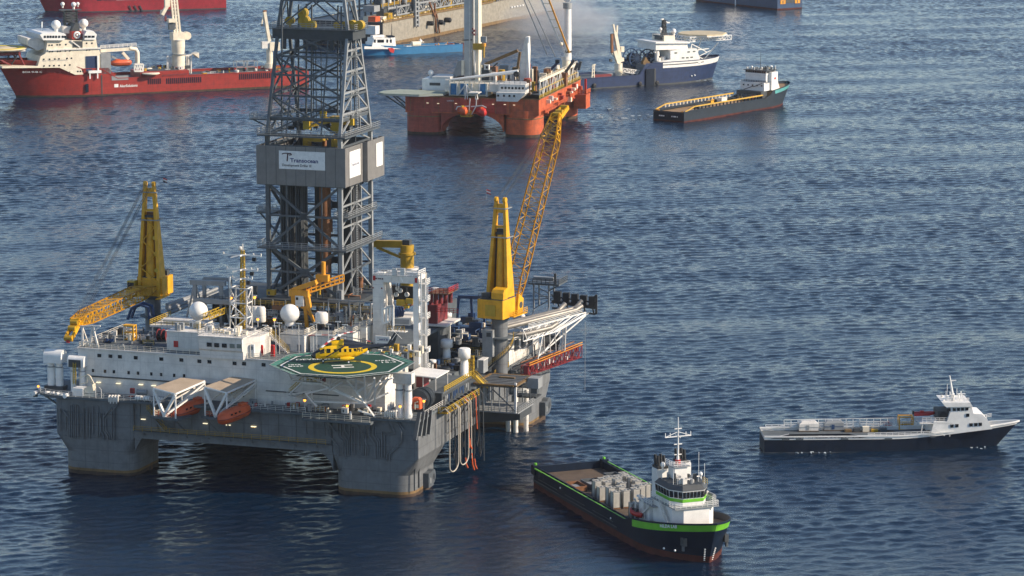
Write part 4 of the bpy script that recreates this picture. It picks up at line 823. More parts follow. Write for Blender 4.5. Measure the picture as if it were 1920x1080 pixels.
# white block with the notice board behind the helideck, yellow stuff
mb = MB(); a, b = R.Y(zO(160, 1010), 19), R.Y(zO(345, 1080), 19); mb.bx(a.x, b.x, 19, 19.3, b.z - .6, a.z, 'white_clean'); [mb.bx(a.x + .5 + dx, a.x + .5 + dx + w, 18.97, 19, a.z - .82, a.z - .6, 'txt_blue') for dx, w in ((.4, .3), (.8, .35), (1.3, .3), (1.8, .5))]
for k in range(3): mb.bx(a.x + .4, b.x - .5, 18.95, 19, a.z - .45 - k * .55, a.z - .36 - k * .55, 'steel_lt')
mb.beam((a.x + .5, 19.2, 25.6), (a.x + .5, 19.2, b.z), .15, 'steel'); mb.beam((b.x - .5, 19.2, 25.6), (b.x - .5, 19.2, b.z), .15, 'steel'); mb.build('notice_board', rig)
clutter(50, (58, 72), (12, 23), (25.7, 25.9), ('white', 'cream', 'steel_lt', 'olive_y', 'yellow_rail', 'steel'), 1.3, 1.6, rig)
# dark deck beyond the helideck: containers, blocks, funnels
mb = MB(); mb.bx(56, 74, 29, 84, 17, 18.8, 'deckgrey'); mb.bx(60, 73.4, 60, 85, 18.8, 20.4, 'steel_dk'); mb.bx(74, 78.8, 58.5, 79.5, DZ, 21.8, 'white'); mb.bx(73.7, 79.05, 58.2, 79.8, 21.8, 22, 'steel_lt'); mb.bx(56, 58, 34, 84, 18.8, 26, 'steel'); mb.build('machinery_deck', rig)
dkh = MB()
a = R.X(zL(900, 575), 79.03)
for (u, v, w, h) in ((915, 575, 2.4, 2.4), (985, 540, 2.6, 2.6), (1052, 528, 2.4, 1.4)):
    p = R.X(zL(u, v), 79.06); b2 = MB(); b2.bx(79, 79.1, p.y - w / 2, p.y + w / 2, p.z - h / 2, p.z + h / 2, 'steel_dk')
    for k in range(4): b2.bx(79.1, 79.14, p.y - w / 2, p.y + w / 2, p.z - h / 2 + h * (k + .3) / 4, p.z - h / 2 + h * (k + .55) / 4, 'steel')
    b2.build('louvre', rig)
p, q = R.X(zL(1015, 745), 79.1), R.X(zL(1090, 745), 79.1); mb = MB(); mb.tube([(79.15, p.y, p.z)] + [(79.15, (p.y + q.y) / 2 + (q.y - p.y) / 2 * math.cos(R_(k)) * -1, p.z + 2.2 + 1.2 * math.sin(R_(k))) for k in range(0, 181, 20)] + [(79.15, q.y, q.z)], .14, 'steel', 6); mb.build('deck_pipe', rig)
clutter(110, (57, 74), (30, 58), (18.8, 19.2), ('steel_dk', 'steel', 'rusty', 'black', 'steel_lt', 'steel_dk', 'blue'), 2.2, 1.6, rig)
clutter(40, (60, 73), (60, 84), (20.4, 20.6), ('steel_dk', 'rusty', 'steel', 'black'), 2, 1.2, rig)
for k in range(14):
    pass
mb = MB()
for k in range(24): x = 61 + k * .5; mb.cyl((x, 61, 20.7), (x, 83, 20.7), .17, 'rustdeck' if k % 3 else 'steel', n=6)
mb.build('pipe_rack', rig)
mb = MB(); c = R.Y(zL(395, 300), 66); 
for dx, dy in ((-2.2, 0), (1.8, 0)): mb.beam(c + V((dx, dy, -3.5)), c + V((dx * .7, dy, 4.6)), .5, 'blue')
mb.beam(c + V((-1.7, 0, 4.6)), c + V((7, 0, 4.8)), .7, 'blue'); mb.beam(c + V((4.5, 0, -3)), c + V((4.2, 0, 4.6)), .45, 'blue'); mb.bx(c.x - 4, c.x + 5, 65, 68, c.z - 4.2, c.z - 2, 'blue')
for k in range(8): mb.box(c + V((random.uniform(-3, 5), random.uniform(-1, 1), random.uniform(-2, .6))), (1.6, 1.2, 1.2), random.choice(('blue', 'steel_dk', 'blue')))
mb.build('hoist_frame', rig, 'deep blue hoist frame')
# maroon tank house
mb = MB(); a, b = R.Y(zO(820, 620), 50), R.Y(zO(940, 860), 50); mb.bx(a.x, b.x, 50, 57, b.z, a.z, 'maroon'); 
for k in range(5): x = a.x + .5 + k * (b.x + 1.6 - a.x) / 5; mb.cyl((x, 51 + k, a.z - .1), (x, 51 + k, a.z + 2.6), .5, 'maroon', n=10)
mb.rail([(a.x, 50, a.z + 2.6), (b.x + 2.4, 50, a.z + 2.6), (b.x + 2.4, 57, a.z + 2.6)], 'red', 1.2, .1, 1); mb.bx(a.x, b.x + 2.4, 50, 57, a.z + 2.45, a.z + 2.6, 'rusty'); mb.rail([(b.x, 49.5, a.z - 1.5), (b.x + 5, 49.5, a.z - 1.5)], 'red', 1.1, .1, 1); mb.bx(a.x - 1, b.x + 2.6, 49, 58, b.z - .4, b.z, 'white'); mb.bx(a.x - .6, b.x + .4, 49.6, 57.5, 18.8, b.z - .4, 'steel'); mb.build('pump_house', rig, 'maroon pump house with red railings')
# mushroom vents
def mushroom(uT, vT, vB, y, r, z=zL, label=None):
    a, b = R.Y(z(uT, vT), y), R.Y(z(uT, vB), y); H = a.z - b.z; mb = MB()
    mb.lathe([(r * .74, -2.5), (r * .74, H * .3), (r * .66, H * .31), (r * .66, H * .62), (r * .6, H * .63), (r * .6, H * .72), (r, H * .74), (r, H * .97), (r * .8, H)], (b.x, y, b.z), 'white_clean', 20); mb.build('mushroom_vent', rig, label)
mushroom(202, 520, 820, 47, 1.3); mushroom(382, 608, 990, 35, 1.3); mushroom(60, 725, 845, 40, .8); mushroom(205, 250, 420, 62, 1.1); mushroom(82, -5, 80, 58, .9)
mb = MB(); a = R.Y(zL(452, 910), 36); b = R.Y(zL(452, 690), 36); mb.lattice([a + V((i, j, 0)) for i, j in ((-.5, -.5), (.5, -.5), (.5, .5), (-.5, .5))], [b + V((i, j, 0)) for i, j in ((-.5, -.5), (.5, -.5), (.5, .5), (-.5, .5))], 'yellow_rail', .14, .1, 6); mb.build('ladder_cage', rig)
mb = MB(); a, b = R.Y(zL(470, 715), 40), R.Y(zL(575, 865), 40); mb.bx(a.x + 1.2, b.x, 40, 43, b.z, a.z - .3, 'steel_lt'); mb.bx(a.x + 1.1, b.x + .1, 39.8, 43.2, a.z - .3, a.z - .15, 'white'); mb.build('equipment_house', rig); mb = MB(); a, b = R.Y(zL(562, 425), 47), R.Y(zL(668, 700), 47); mb.bx(a.x, b.x, 47, 50, b.z, a.z, 'steel_lt'); mb.bx(a.x + 1, a.x + 2, 46.9, 47, a.z - 1.4, a.z - .5, 'steel_dk'); mb.build('equipment_house', rig)
clutter(30, (64, 76), (52, 62), (20.4, 24), ('white', 'steel_lt', 'steel', 'cream', 'blue'), 1.8, 2, rig)
# ------------------------------------------------------------------ helideck
HZ = 26.5
HD = [R.Z(zP(u, v), HZ) for u, v in ((520, 530), (690, 612), (1090, 634), (1520, 592), (1690, 505), (1560, 434), (1150, 415), (740, 431))]
hc = sum(HD, V()) / 8
# a regular octagon that fits the traced corners
rad = sum((p - hc).length for p in HD) / 8; a0 = math.atan2(HD[0].y - hc.y, HD[0].x - hc.x)
def octo(r, z): return [V((hc.x + r * math.cos(a0 + k * math.pi / 4), hc.y + r * math.sin(a0 + k * math.pi / 4), z)) for k in range(8)]
mb = MB()
def slab(r0, z0, z1, mat): mb.prism([(p.x, p.y) for p in octo(r0, 0)], z0, z1, mat)
slab(rad + .7, HZ - .45, HZ - .01, 'green'); hd = mb.build('helideck', rig, 'dark green octagonal helideck')
mb = MB(); o1, o2 = octo(rad + .1, HZ), octo(rad - .28, HZ)
mb.add(o1 + o2, [(i, (i + 1) % 8, 8 + (i + 1) % 8, 8 + i) for i in range(8)], 'mark_w')
hm = R.Z(zP(1125, 540), HZ); ang = math.atan2(*(lambda d: (d.y, d.x))(R.Z(zP(1218, 523), HZ) - R.Z(zP(1025, 530), HZ)))
ux, uy = V((math.cos(ang), math.sin(ang), 0)), V((-math.sin(ang), math.cos(ang), 0))
rc = (R.Z(zP(1450, 540), HZ) - R.Z(zP(797, 548), HZ)).length / 2; n = 64
cc = (R.Z(zP(1450, 540), HZ) + R.Z(zP(797, 548), HZ)) / 2
ring = [cc + V((r * math.cos(2 * math.pi * i / n), r * math.sin(2 * math.pi * i / n), .004)) for r in (rc, rc - 1.15) for i in range(n)]
mb.add(ring, [(i, (i + 1) % n, n + (i + 1) % n, n + i) for i in range(n)], 'mark_y')
def mark(cx, cy, sx, sy, mat='mark_w'):
    p = [hm + ux * (cx + i * sx / 2) + uy * (cy + j * sy / 2) + V((0, 0, .008)) for i, j in ((-1, -1), (1, -1), (1, 1), (-1, 1))]; mb.add(p, [(0, 1, 2, 3)], mat)
mark(0, 1.15, 4.2, .62); mark(0, -1.15, 4.2, .62); mark(0, 0, .62, 1.7)
def dtext(t, uv, h, sx=1.0):
    o = R.Z(zP(*uv), HZ); mb.text(t, o, ux, uy, h, 'mark_w', .006, sx, bold=.02)
dtext('DEVELOPMENT', (682, 484), 1.35, .95); dtext('15.3', (1480, 508), 1.3, 1.1)
for (u, v), ws in (((1435, 490), (.5, .3, .6, .5, .4, .6)), ((610, 530), (.3, .7, .3, .6)), ((612, 545), (.8, .4, .5, .7))):
    o = R.Z(zP(u, v), HZ) - hm; x = o.dot(ux); yv = o.dot(uy)
    for w in ws: mark(x + w / 2, yv + .35, w, .6); x += w + .2
mb.build('deck_markings', hd)
mb = MB(); i1, i2 = octo(rad + .75, HZ - .12), octo(rad + 2.2, HZ + .12)
mb.add(i1 + i2 + [p + V((0, 0, -.05)) for p in i1 + i2], [(i, (i + 1) % 8, 8 + (i + 1) % 8, 8 + i) for i in range(8)] + [(16 + i, 24 + i, 24 + (i + 1) % 8, 16 + (i + 1) % 8) for i in range(8)], 'net')
for i in range(8):
    for t in range(7): p, q = i1[i].lerp(i1[(i + 1) % 8], t / 7), i2[i].lerp(i2[(i + 1) % 8], t / 7); mb.beam(p, q, .12, 'steel_lt')
    mb.beam(i2[i], i2[(i + 1) % 8], .1, 'steel_lt')
mb.build('safety_net', hd)
mb = MB()                                                     # support trusses under the deck
A_ = octo(rad - 1.0, HZ - .5); Bm = HZ - 3.0
for i in range(8): mb.beam(A_[i], A_[(i + 1) % 8], .3, 'white')
for k in range(-4, 5):
    p = hc + V((k * 2.7, 0, 0)); L = math.sqrt(max(1, (rad - 1) ** 2 - (k * 2.7) ** 2)) * .95; mb.beam((p.x, hc.y - L, HZ - .7), (p.x, hc.y + L, HZ - .7), .3, 'white')
low = [V((hc.x + x, hc.y + y, Bm)) for x, y in ((-9, -5), (0, -6.5), (9, -5), (9, 3), (-9, 3))]
for a, b in ((0, 1), (1, 2), (2, 3), (4, 0)): mb.beam(low[a], low[b], .34, 'white')
for p in low:
    for q in A_:
        if (p - q).length < 8.6: mb.beam(p, q, .26, 'white')
foot = [V((56, 4.4, 19)), V((70, 4.4, 19)), V((66, -.6, 16)), V((73, -.6, 16.2)), V((59, 4.4, 17)), V((77, .5, 16.4))]
Pz = lambda u, v, y: R.Y(zP(u, v), y)
for (u0, v0, y0_), (u1, v1, y1_) in (((1160, 668, -7), (1255, 785, -4)), ((1255, 785, -4), (1425, 1015, -1)), ((1425, 690, -6), (1250, 785, -4)), ((1425, 700, -6), (1335, 880, -2)), ((1250, 640, -8), (1255, 780, -4)), ((1330, 640, -8), (1345, 880, -2)), ((1425, 650, -7), (1430, 900, -1.5)),
        ((780, 800, 1), (1020, 740, -3)), ((1020, 740, -3), (1330, 890, -2)), ((830, 870, 3), (1330, 890, -2)), ((880, 690, -4), (1300, 885, -2)), ((630, 810, 2), (830, 770, 2)), ((770, 790, 2), (880, 920, 1)), ((1330, 890, -2), (1560, 790, -1)), ((1255, 785, -4), (1600, 650, -5)), ((1340, 870, -2), (1420, 690, -6)), ((1010, 650, -7), (1000, 760, -3)), ((830, 770, 2), (835, 860, 3)), ((1270, 955, -2), (1400, 1000, -1)), ((1120, 690, -6), (1000, 770, -3)), ((1480, 680, -6), (1380, 860, -2)), ((1560, 650, -6), (1440, 840, -1)), ((1200, 965, -3), (1200, 1040, -3))):
    mb.beam(Pz(u0, v0, y0_), Pz(u1, v1, y1_), .32, 'white_clean')
mb.build('support_truss', hd)
mb = MB(); p, q = Pz(755, 685, -6), Pz(945, 690, -6); mb.bx(p.x, q.x, -7, -4.5, q.z - .35, q.z, 'white'); mb.rail([(p.x, -7, q.z), (q.x, -7, q.z)], 'white', 1.1, .08, .9)
for x in (p.x + .6, p.x + 2, p.x + 3.5): mb.bx(x, x + .9, -6, -5, q.z, q.z + 1.1, random.choice(('red', 'yellow_rail', 'maroon')))
mb.stair(Pz(625, 800, 2.5), Pz(745, 690, -2), 'white', .9); mb.bx(Pz(615, 815, 2).x, Pz(700, 815, 2).x, 1, 4.8, Pz(615, 815, 2).z - .2, Pz(615, 815, 2).z, 'white'); a = Pz(615, 815, 2); mb.rail([(a.x, 1, a.z), (Pz(700, 815, 2).x, 1, a.z)], 'white', 1.1, .09, .8); mb.build('access_platform', hd)
clutter(34, (52, 69), (1, 4.4), (DZ, DZ + .05), ('steel_dk', 'red', 'white', 'steel_lt', 'black', 'cream'), 1.3, 1.7, rig)
clutter(18, (39, 52), (1.5, 4.4), (DZ, DZ + .05), ('red', 'white', 'steel_lt', 'steel_lt'), 1.0, 1.3, rig)
# ------------------------------------------------------------------ helicopter on the deck
ho = R.Z(zP(1100, 515), HZ); hdir = R.Z(zP(945, 518), HZ) - R.Z(zP(1257, 512), HZ)
hyaw = R.yaw + math.atan2(hdir.y, hdir.x)
heli = tag(empty('helicopter', R.world((ho.x, ho.y + 1.5, HZ)), hyaw), 'yellow and black helicopter with red and white rotor blades parked on the green helideck', 'helicopter')
ST = [(6.9, 1.35, .1, .1), (6.6, 1.35, .45, .45), (5.9, 1.5, .8, .72), (5.0, 1.75, 1.05, .98), (4.0, 1.95, 1.15, 1.2), (2.6, 2.1, 1.2, 1.35), (.8, 2.15, 1.2, 1.4), (-1.2, 2.15, 1.2, 1.38), (-2.8, 2.2, 1.1, 1.2), (-4.2, 2.4, .85, .92), (-5.4, 2.62, .55, .6), (-6.4, 2.75, .36, .42)]
def fus(stations, matf, n=20, pw=.75):
    mb = MB(); rings = []
    for x, zc, hw, hh in stations:
        r = []
        for k in range(n):
            t = 2 * math.pi * k / n; c, s_ = math.cos(t), math.sin(t)
            r.append((x, hw * math.copysign(abs(c) ** pw, c), zc + hh * math.copysign(abs(s_) ** pw, s_)))
        rings.append(r)
    for j in range(len(rings) - 1):
        for k in range(n):
            f = [rings[j][k], rings[j][(k + 1) % n], rings[j + 1][(k + 1) % n], rings[j + 1][k]]; c = sum((V(q) for q in f), V()) / 4; mb.add(f, [(0, 1, 2, 3)], matf(c, j), True)
    mb.add(rings[0], [tuple(range(n))[::-1]], matf(V(rings[0][0]), 0)); mb.add(rings[-1], [tuple(range(n))], matf(V(rings[-1][0]), len(rings) - 1))
    return mb
def hmat(c, j):
    if c.x > 5.9: return 'heli_k'
    if 4.0 < c.x <= 5.9 and c.z > 1.85 and c.z < 2.65: return 'glass'
    if c.x < .8 and c.z > 2.75 + (c.x + 3) * .12: return 'heli_k'
    if c.x < -4.8: return 'heli_k'
    return 'heli_y'
fus(ST, hmat).build('fuselage', heli)
mb = MB()
rg = lambda x, w, z0, z1: [(x, -w, z0), (x, w, z0), (x, w * .8, z1), (x, -w * .8, z1)]
mb.loft([rg(4.2, .35, 2.7, 3.2), rg(3.2, .85, 2.8, 3.75), rg(1.4, .95, 2.9, 4.05), rg(-.2, .95, 2.9, 4.1)], 'heli_y', True); mb.loft([rg(-.2, .95, 2.9, 4.1), rg(-2, .8, 2.9, 3.9), rg(-4, .5, 2.8, 3.5), rg(-5.6, .3, 2.8, 3.2)], 'heli_k', True)
for s in (-1, 1): mb.cyl((3.6, s * .55, 3.4), (2.4, s * .65, 3.5), .33, 'steel_dk', n=10)
mb.build('engine_cowling', heli)
mb = MB(); rt = lambda x, w, z0, z1: [(x, -w, z0), (x, w, z0), (x, w, z1), (x, -w, z1)]
mb.loft([rt(-6.2, .36, 2.4, 3.15), rt(-8.6, .24, 2.65, 3.15), rt(-10.2, .2, 2.8, 3.2), rt(-10.9, .15, 2.9, 3.3)], 'heli_k', True)
mb.loft([[(-9.6, -.12, 3), (-9.6, .12, 3), (-11.1, .12, 2.85), (-11.1, -.12, 2.85)], [(-11.3, -.08, 5.3), (-11.3, .08, 5.3), (-12.2, .06, 5.3), (-12.2, -.06, 5.3)]], 'heli_k'); mb.bx(-10.9, -10.1, .1, 2.1, 3.3, 3.4, 'heli_k'); mb.build('tail_boom', heli)
mb = MB(); c = V((-11.7, .28, 5.1)); mb.cyl(c + V((0, -.2, 0)), c + V((0, .1, 0)), .2, 'steel_dk', n=8)
for k in range(4): a = R_(40 + 90 * k); d = V((math.cos(a), 0, math.sin(a))); mb.beam(c, c + d * 1.55, .24, 'mark_w', .05)
mb.build('tail_rotor', heli)
mb = MB(); hub = V((.9, 0, 4.75)); mb.lathe([(.5, -.65), (.35, -.2), (.55, -.1), (.5, .12), (.15, .22)], hub, 'steel_dk', 14); mb.lathe([(.62, .05), (.55, .22), (.1, .32)], hub, 'white_clean', 14); rot = mb.build('main_rotor', heli)
for k, a in enumerate((152, 242, 62, -28)):
    mb = MB(); d = V((math.cos(R_(a)), math.sin(R_(a)), 0)); Lb = 8.6; prev = None
    cols = [(0, .9, 'steel_dk'), (.9, 2.4, 'mark_w'), (2.4, 4.0, 'red'), (4.0, 5.6, 'mark_w'), (5.6, 7.2, 'red'), (7.2, 8.6, 'mark_w')] if k != 0 else [(0, 1, 'steel_dk'), (1, 6.8, 'steel'), (6.8, 7.6, 'red'), (7.6, 8.6, 'steel')]
    for t0, t1, m in cols: mb.beam(hub + d * t0 + V((0, 0, -.009 * t0 * t0 + .08)), hub + d * t1 + V((0, 0, -.009 * t1 * t1 + .08)), .46 if t0 else .2, m, .07)
    mb.build('blade', rot)
cab = [(3.1, 2.35, .8, .75), (1.7, 2.35, .55, .6), (.6, 2.35, .5, .55), (-.5, 2.35, .5, .55), (-1.6, 2.35, .5, .55), (-2.6, 2.4, .5, .5)]
for x, z, w, h in cab:
    for s in (-1, 1): mb = MB(); yy = s * (1.205 if x > -2 else 1.12); mb.bx(x - w / 2, x + w / 2, min(yy, yy - s * .12), max(yy, yy - s * .12), z - h / 2, z + h / 2, 'glass'); mb.build('window', heli)
mb = MB()
for s in (1,):
    for x0, z0, x1, z1 in ((3.6, 1.25, -.2, 3.1), (5.2, 1.3, 2.6, 1.15)):
        mb.loft([[(x0 - .25, s * 1.17, z0), (x0 + .25, s * 1.17, z0), (x0 + .25, s * 1.2, z0), (x0 - .25, s * 1.2, z0)], [(x1 - .3, s * 1.2, z1), (x1 + .3, s * 1.2, z1), (x1 + .3, s * 1.24, z1), (x1 - .3, s * 1.24, z1)]], 'heli_k')
mb.text('PHI', (-3.0, 1.08, 2.1), (-.97, -.25, 0), (0, 0, 1), .62, 'heli_k', .07, 1.1, bold=.02)
mb.build('livery_stripe', heli)
heli.scale = (.93, 1.1, 1.14)
for s in (-1, 1): mb = MB(); mb.loft([[(-2.4, s * 1.1, .8), (-2.4, s * 1.3, .8), (-2.4, s * 1.3, 1.1), (-2.4, s * 1.1, 1.1)], [(-1.2, s * 1.1, .6), (-1.2, s * 1.62, .62), (-1.2, s * 1.62, 1.25), (-1.2, s * 1.1, 1.35)], [(.6, s * 1.1, .7), (.6, s * 1.5, .72), (.6, s * 1.5, 1.1), (.6, s * 1.1, 1.2)]], 'heli_y', True); mb.build('sponson', heli)
for x, y in ((4.3, .2), (4.3, -.2), (-1.2, 1.5), (-1.2, -1.5)):
    mb = MB(); mb.cyl((x, y - .13, .34), (x, y + .13, .34), .34, 'black', n=14); mb.cyl((x, y - .15, .34), (x, y + .15, .34), .17, 'white_clean', n=10); mb.beam((x, y, .4), (x, y * .9, 1.3), .14, 'steel_lt'); mb.build('landing_wheel', heli)
# ------------------------------------------------------------------ lifeboats under their canopies
Cn = [[R.Z(p, z) for p, z in zip(ps, zs)] for ps, zs in ((((384, 724), (435, 706), (479, 711), (425, 735)), (20.8, 21.8, 21.5, 20.2)), (((285, 725), (379, 702.6), (386, 704), (329, 724.5)), (20, 20.7, 20.2, 19.6)))]
_d = R.Z((288, 726), 20.5) - Cn[0][0]; Cn[1] = [Cn[0][i] + _d for i in range(4)]
ax_ = (Cn[0][0] - Cn[0][1]); ax_.z = 0; ax_.normalize(); sd_ = V((-ax_.y, ax_.x, 0))
def lifeboat(p, yaw, pitch, L, Bm, H, label, name='lifeboat'):
    root = tag(empty(name, R.world(p), R.yaw + yaw), label, 'lifeboat', 'orange lifeboats'); root.rotation_euler = (0, pitch, R.yaw + yaw)
    h = MB(); st = []
    for i in range(13):
        t = -1 + 2 * i / 12; w = (1 - abs(t) ** 3.2) ** .55; st.append((t * L / 2, w))
    rings = []
    for x, w in st:
        w = max(w, .06); rings.append([(x, Bm / 2 * w * y, H * (.5 + (z - .5) * (.35 + .65 * w))) for y, z in ((.1, .02), (.62, .12), (.95, .4), (1, .5), (.93, .56), (.82, .82), (.4, .99), (-.4, .99), (-.82, .82), (-.93, .56), (-1, .5), (-.95, .4), (-.62, .12), (-.1, .02))])
    h.loft(rings, 'orange', True); hull = h.build('hull', root)
    m = MB(); gun = [(x, Bm / 2 * max(w, .06) * 1.01, H * .5) for x, w in st]; m.path(gun, .12, 'maroon'); m.path([(x, -y, z) for x, y, z in gun], .12, 'maroon'); m.build('fender_rail', root)
    m = MB(); m.box((-L * .28, 0, H * 1.02), (L * .16, Bm * .42, H * .16), 'orange'); m.build('canopy_hatch', root)
    for k in range(3):
        for s in (-1, 1): m = MB(); m.box((-L * .05 + k * L * .12, s * Bm * .435, H * .72), (.45, .12, .3), 'glass'); m.build('window', root)
    return root
yb = math.atan2(ax_.y, ax_.x)
c0 = R.Y(zB(1665, 565), -3.5); lifeboat(c0 + V((0, 0, -1.5)), yb, R_(9), 8.6, 3.1, 2.9, 'orange covered lifeboat under the right tan canopy on the rig front', 'lifeboat')
c1 = c0 + V((-11.4, 3.4, -.3)); lifeboat(c1 + V((0, 0, -1.5)), yb, R_(9), 8.6, 3.1, 2.9, 'orange covered lifeboat behind the braces of the left tan canopy', 'lifeboat')
for k, c in enumerate(Cn):
    mb = MB(); mb.add(c + [p + V((0, 0, -.3)) for p in c], [(0, 1, 2, 3), (7, 6, 5, 4), (0, 4, 5, 1), (1, 5, 6, 2), (2, 6, 7, 3), (3, 7, 4, 0)], 'tan')
    mb.beam(c[3] + V((0, 0, -.2)), c[2] + V((0, 0, -.2)), .34, 'white_clean'); mb.beam(c[0] + V((0, 0, -.2)), c[3] + V((0, 0, -.2)), .3, 'white_clean'); cp = mb.build('lifeboat_canopy', rig, 'tan sloping canopy over a lifeboat station')
    f = MB(); zt = 14.6
    for i in (0, 3, 1, 2):
        g = V((c[i].x, c[i].y, zt)); f.beam(g, c[i] + V((0, 0, -.3)), .26, 'white_clean')
    for (i, t) in ((0, .5), (3, .45)):
        m = c[0].lerp(c[3], t); m = V((m.x, m.y, zt)); f.beam(c[i] + V((0, 0, -.4)), m, .5, 'white_clean')
    m2 = c[0].lerp(c[3], .5); f.beam((m2.x, m2.y, zt + .2), c[2] + V((0, 0, -.6)), .4, 'white_clean'); f.beam(c[0].lerp(c[3], .05) + V((0, 0, -3.6)), c[1].lerp(c[2], .05) + V((0, 0, -1.6)), .28, 'white'); f.beam(c[3] + V((0, 0, -3.2)), c[2] + V((0, 0, -1.4)), .28, 'white')
    f.build('frame', cp)
    g = MB(); p0, p1, p2, p3 = [V((q.x, q.y, zt)) for q in c]; back = [p0.lerp(p1, .55), p3.lerp(p2, .55)]
    g.prism([(p0.x - .8, p0.y - .3), (p3.x + .5, p3.y - .3), (back[1].x, back[1].y), (back[0].x, back[0].y)], zt - .5, zt, 'deckgrey'); g.rail([p0, p3], 'orange', 1.0, .08, 1.2); g.rail([p0, back[0]], 'cream', 1.0, .07, 1.4)
    g.beam((p0.x, p0.y, zt - .4), (p0.x + 2, .2, 10.8), .25, 'hullgrey'); g.beam((p3.x, p3.y, zt - .4), (p3.x - 1, .2, 10.8), .25, 'hullgrey'); g.build('platform', cp)
    s = MB(); a = c[0].lerp(c[1], .5) + V((1.5, 0, -3.2)); s.stair(a, a + ax_ * -4.5 + V((.5, 0, 1.7)), 'white', .9, sd_); s.build('stairway', cp)
# ------------------------------------------------------------------ right-hand side of the hull
mb = MB()                                                     # hanging frame of yellow walkway
mb.bx(79.2, 81.2, 11, 31.5, 15.5, 15.75, 'olive_y'); mb.rail([(79.3, 11, 15.75), (81.1, 11, 15.75), (81.1, 31.5, 15.75)], 'yellow_rail', 1.1, .09, .9)
for y in range(17, 32, 4): mb.beam((81, y, 15.5), (79.2, y, 12.5), .25, 'hullgrey')
mb.build('walkway', rig, 'yellow grating walkway on the hull side')
mb = MB(); mb.bx(73, 79, 14, 32, 16.4, 19.0, 'steel_dk'); mb.bx(72.8, 79.3, 13.8, 32, 19.0, 19.2, 'deckgrey'); mb.rail([(79.2, 15, 19.2), (79.2, 32, 19.2)], 'yellow_rail', 1.1, .12, 1.2)
for k in range(16): mb.bx(79, 79.12, 15 + k, 15.5 + k, 16.6 + (k % 3) * .4, 18.2, random.choice(('steel_lt', 'steel', 'black', 'blue')))
mb.stair((79.4, 33, 19.2), (80.6, 37.5, 15.8), 'yellow_rail', .9, (1, 0, 0)); mb.build('service_deck', rig)
mb = MB(); mb.add([(71, 15, 22.4), (77.5, 15, 22.1), (77.5, 23, 22.1), (71, 23, 22.4), (71, 15, 22.2), (77.5, 15, 21.9), (77.5, 23, 21.9), (71, 23, 22.2)], [(0, 1, 2, 3), (7, 6, 5, 4), (0, 4, 5, 1), (1, 5, 6, 2), (2, 6, 7, 3), (3, 7, 4, 0)], 'white_clean')
for x, y in ((71.4, 15.3), (77.2, 15.3), (77.2, 22.6), (74.5, 15.3)): mb.beam((x, y, 19.2), (x, y, 22), .18, 'white')
mb.bx(72, 73.4, 18, 22, 19.2, 21.4, 'maroon'); mb.build('shelter', rig, 'white flat roofed shelter')
for k, (y, r) in enumerate(((7.6, 2.1), (9.0, 2.3), (10.4, 2.1))):
    mb = reel((76.4 + k * .1, y, 18.9), r, .9, 'black', 'steel', (0, 1, 0), 26); mb.bx(75.4, 77.4, y - .4, y + .4, DZ, 18.4, 'steel_dk'); tag(mb.build('hose_reel', None, loc=R.o, rz=R.yaw), 'large black hose reel on the rig right corner, %s of three side by side' % ('front one', 'middle one', 'rear one')[k], 'reel', 'black hose reels')
p = R.Y(zD(1268, 430), 2.2); mb = MB(); mb.loft([[(p.x - .95, 1.6, p.z - 1.2), (p.x + .95, 1.6, p.z - 1.2), (p.x + .95, 3.2, p.z - 1.2), (p.x - .95, 3.2, p.z - 1.2)], [(p.x - .9, 1.6, p.z + .7), (p.x + .9, 1.6, p.z + .7), (p.x + .9, 3.2, p.z + .7), (p.x - .9, 3.2, p.z + .7)], [(p.x - .55, 1.8, p.z + 1.1), (p.x + .55, 1.8, p.z + 1.1), (p.x + .55, 3, p.z + 1.1), (p.x - .55, 3, p.z + 1.1)]], 'orange'); mb.bx(p.x - .2, p.x + .7, 1.55, 1.6, p.z - .9, p.z - .2, 'cream'); mb.tube([(p.x, 1.5, p.z - 1.2), (p.x, 1.5, p.z + .2), (p.x + .6, 1.5, p.z + .4)], .1, 'cream'); tag(mb.build('rescue_capsule', None, loc=R.o, rz=R.yaw), 'bright orange box shaped capsule at the rig right front corner', 'capsule')
# long dark guide frames on the corner column
for k, (u0, v0, u1, v1) in enumerate(((1290, 495, 1258, 690), (1318, 490, 1290, 660), (1340, 490, 1322, 660), (1368, 480, 1352, 650))):
    mb = MB(); a, b = R.X(zD(u0, v0), 79.3), R.X(zD(u1, v1), 79.3); mb.beam(a, b, .7, 'steel_dk', .5); mb.beam(a + V((.3, 0, 0)), b + V((.3, 0, 0)), .2, 'steel_lt'); mb.build('guide_post', rig)
for u, v0, v1 in ((1305, 520, 900), (1337, 520, 900)):
    mb = MB(); a, b = R.X(zD(u, v0), 79.2), R.X(zD(u, v1), 79.2); mb.beam((79.15, a.y, a.z), (77.6, a.y, 5), .22, 'steel_dk'); mb.beam((77.6, a.y, 5), (77.6, a.y, 1.5), .22, 'steel_dk'); mb.build('anchor_wire', rig)
def fairlead(p, s=1.0):
    mb = MB(); p = V(p); mb.cyl(p + V((-.4, 1.5, 0)), p + V((.9, 1.5, 0)), 1.5 * s, 'steel', n=18); mb.bx(p.x - .5, p.x + 1.0, p.y - 1.6, p.y + 1.4, p.z - 1.8, p.z + 1.2, 'steel'); mb.cyl(p + V((.9, 1.5, 0)), p + V((1.05, 1.5, 0)), .6 * s, 'steel_dk', n=12); mb.bx(p.x + 1, p.x + 1.1, p.y - .9, p.y - .3, p.z - 1, p.z + .1, 'steel_lt'); mb.build('fairlead', rig)
fairlead((77.6, 8.6, 2.6)); fairlead((79.8, 80, 3.2), 1.2)
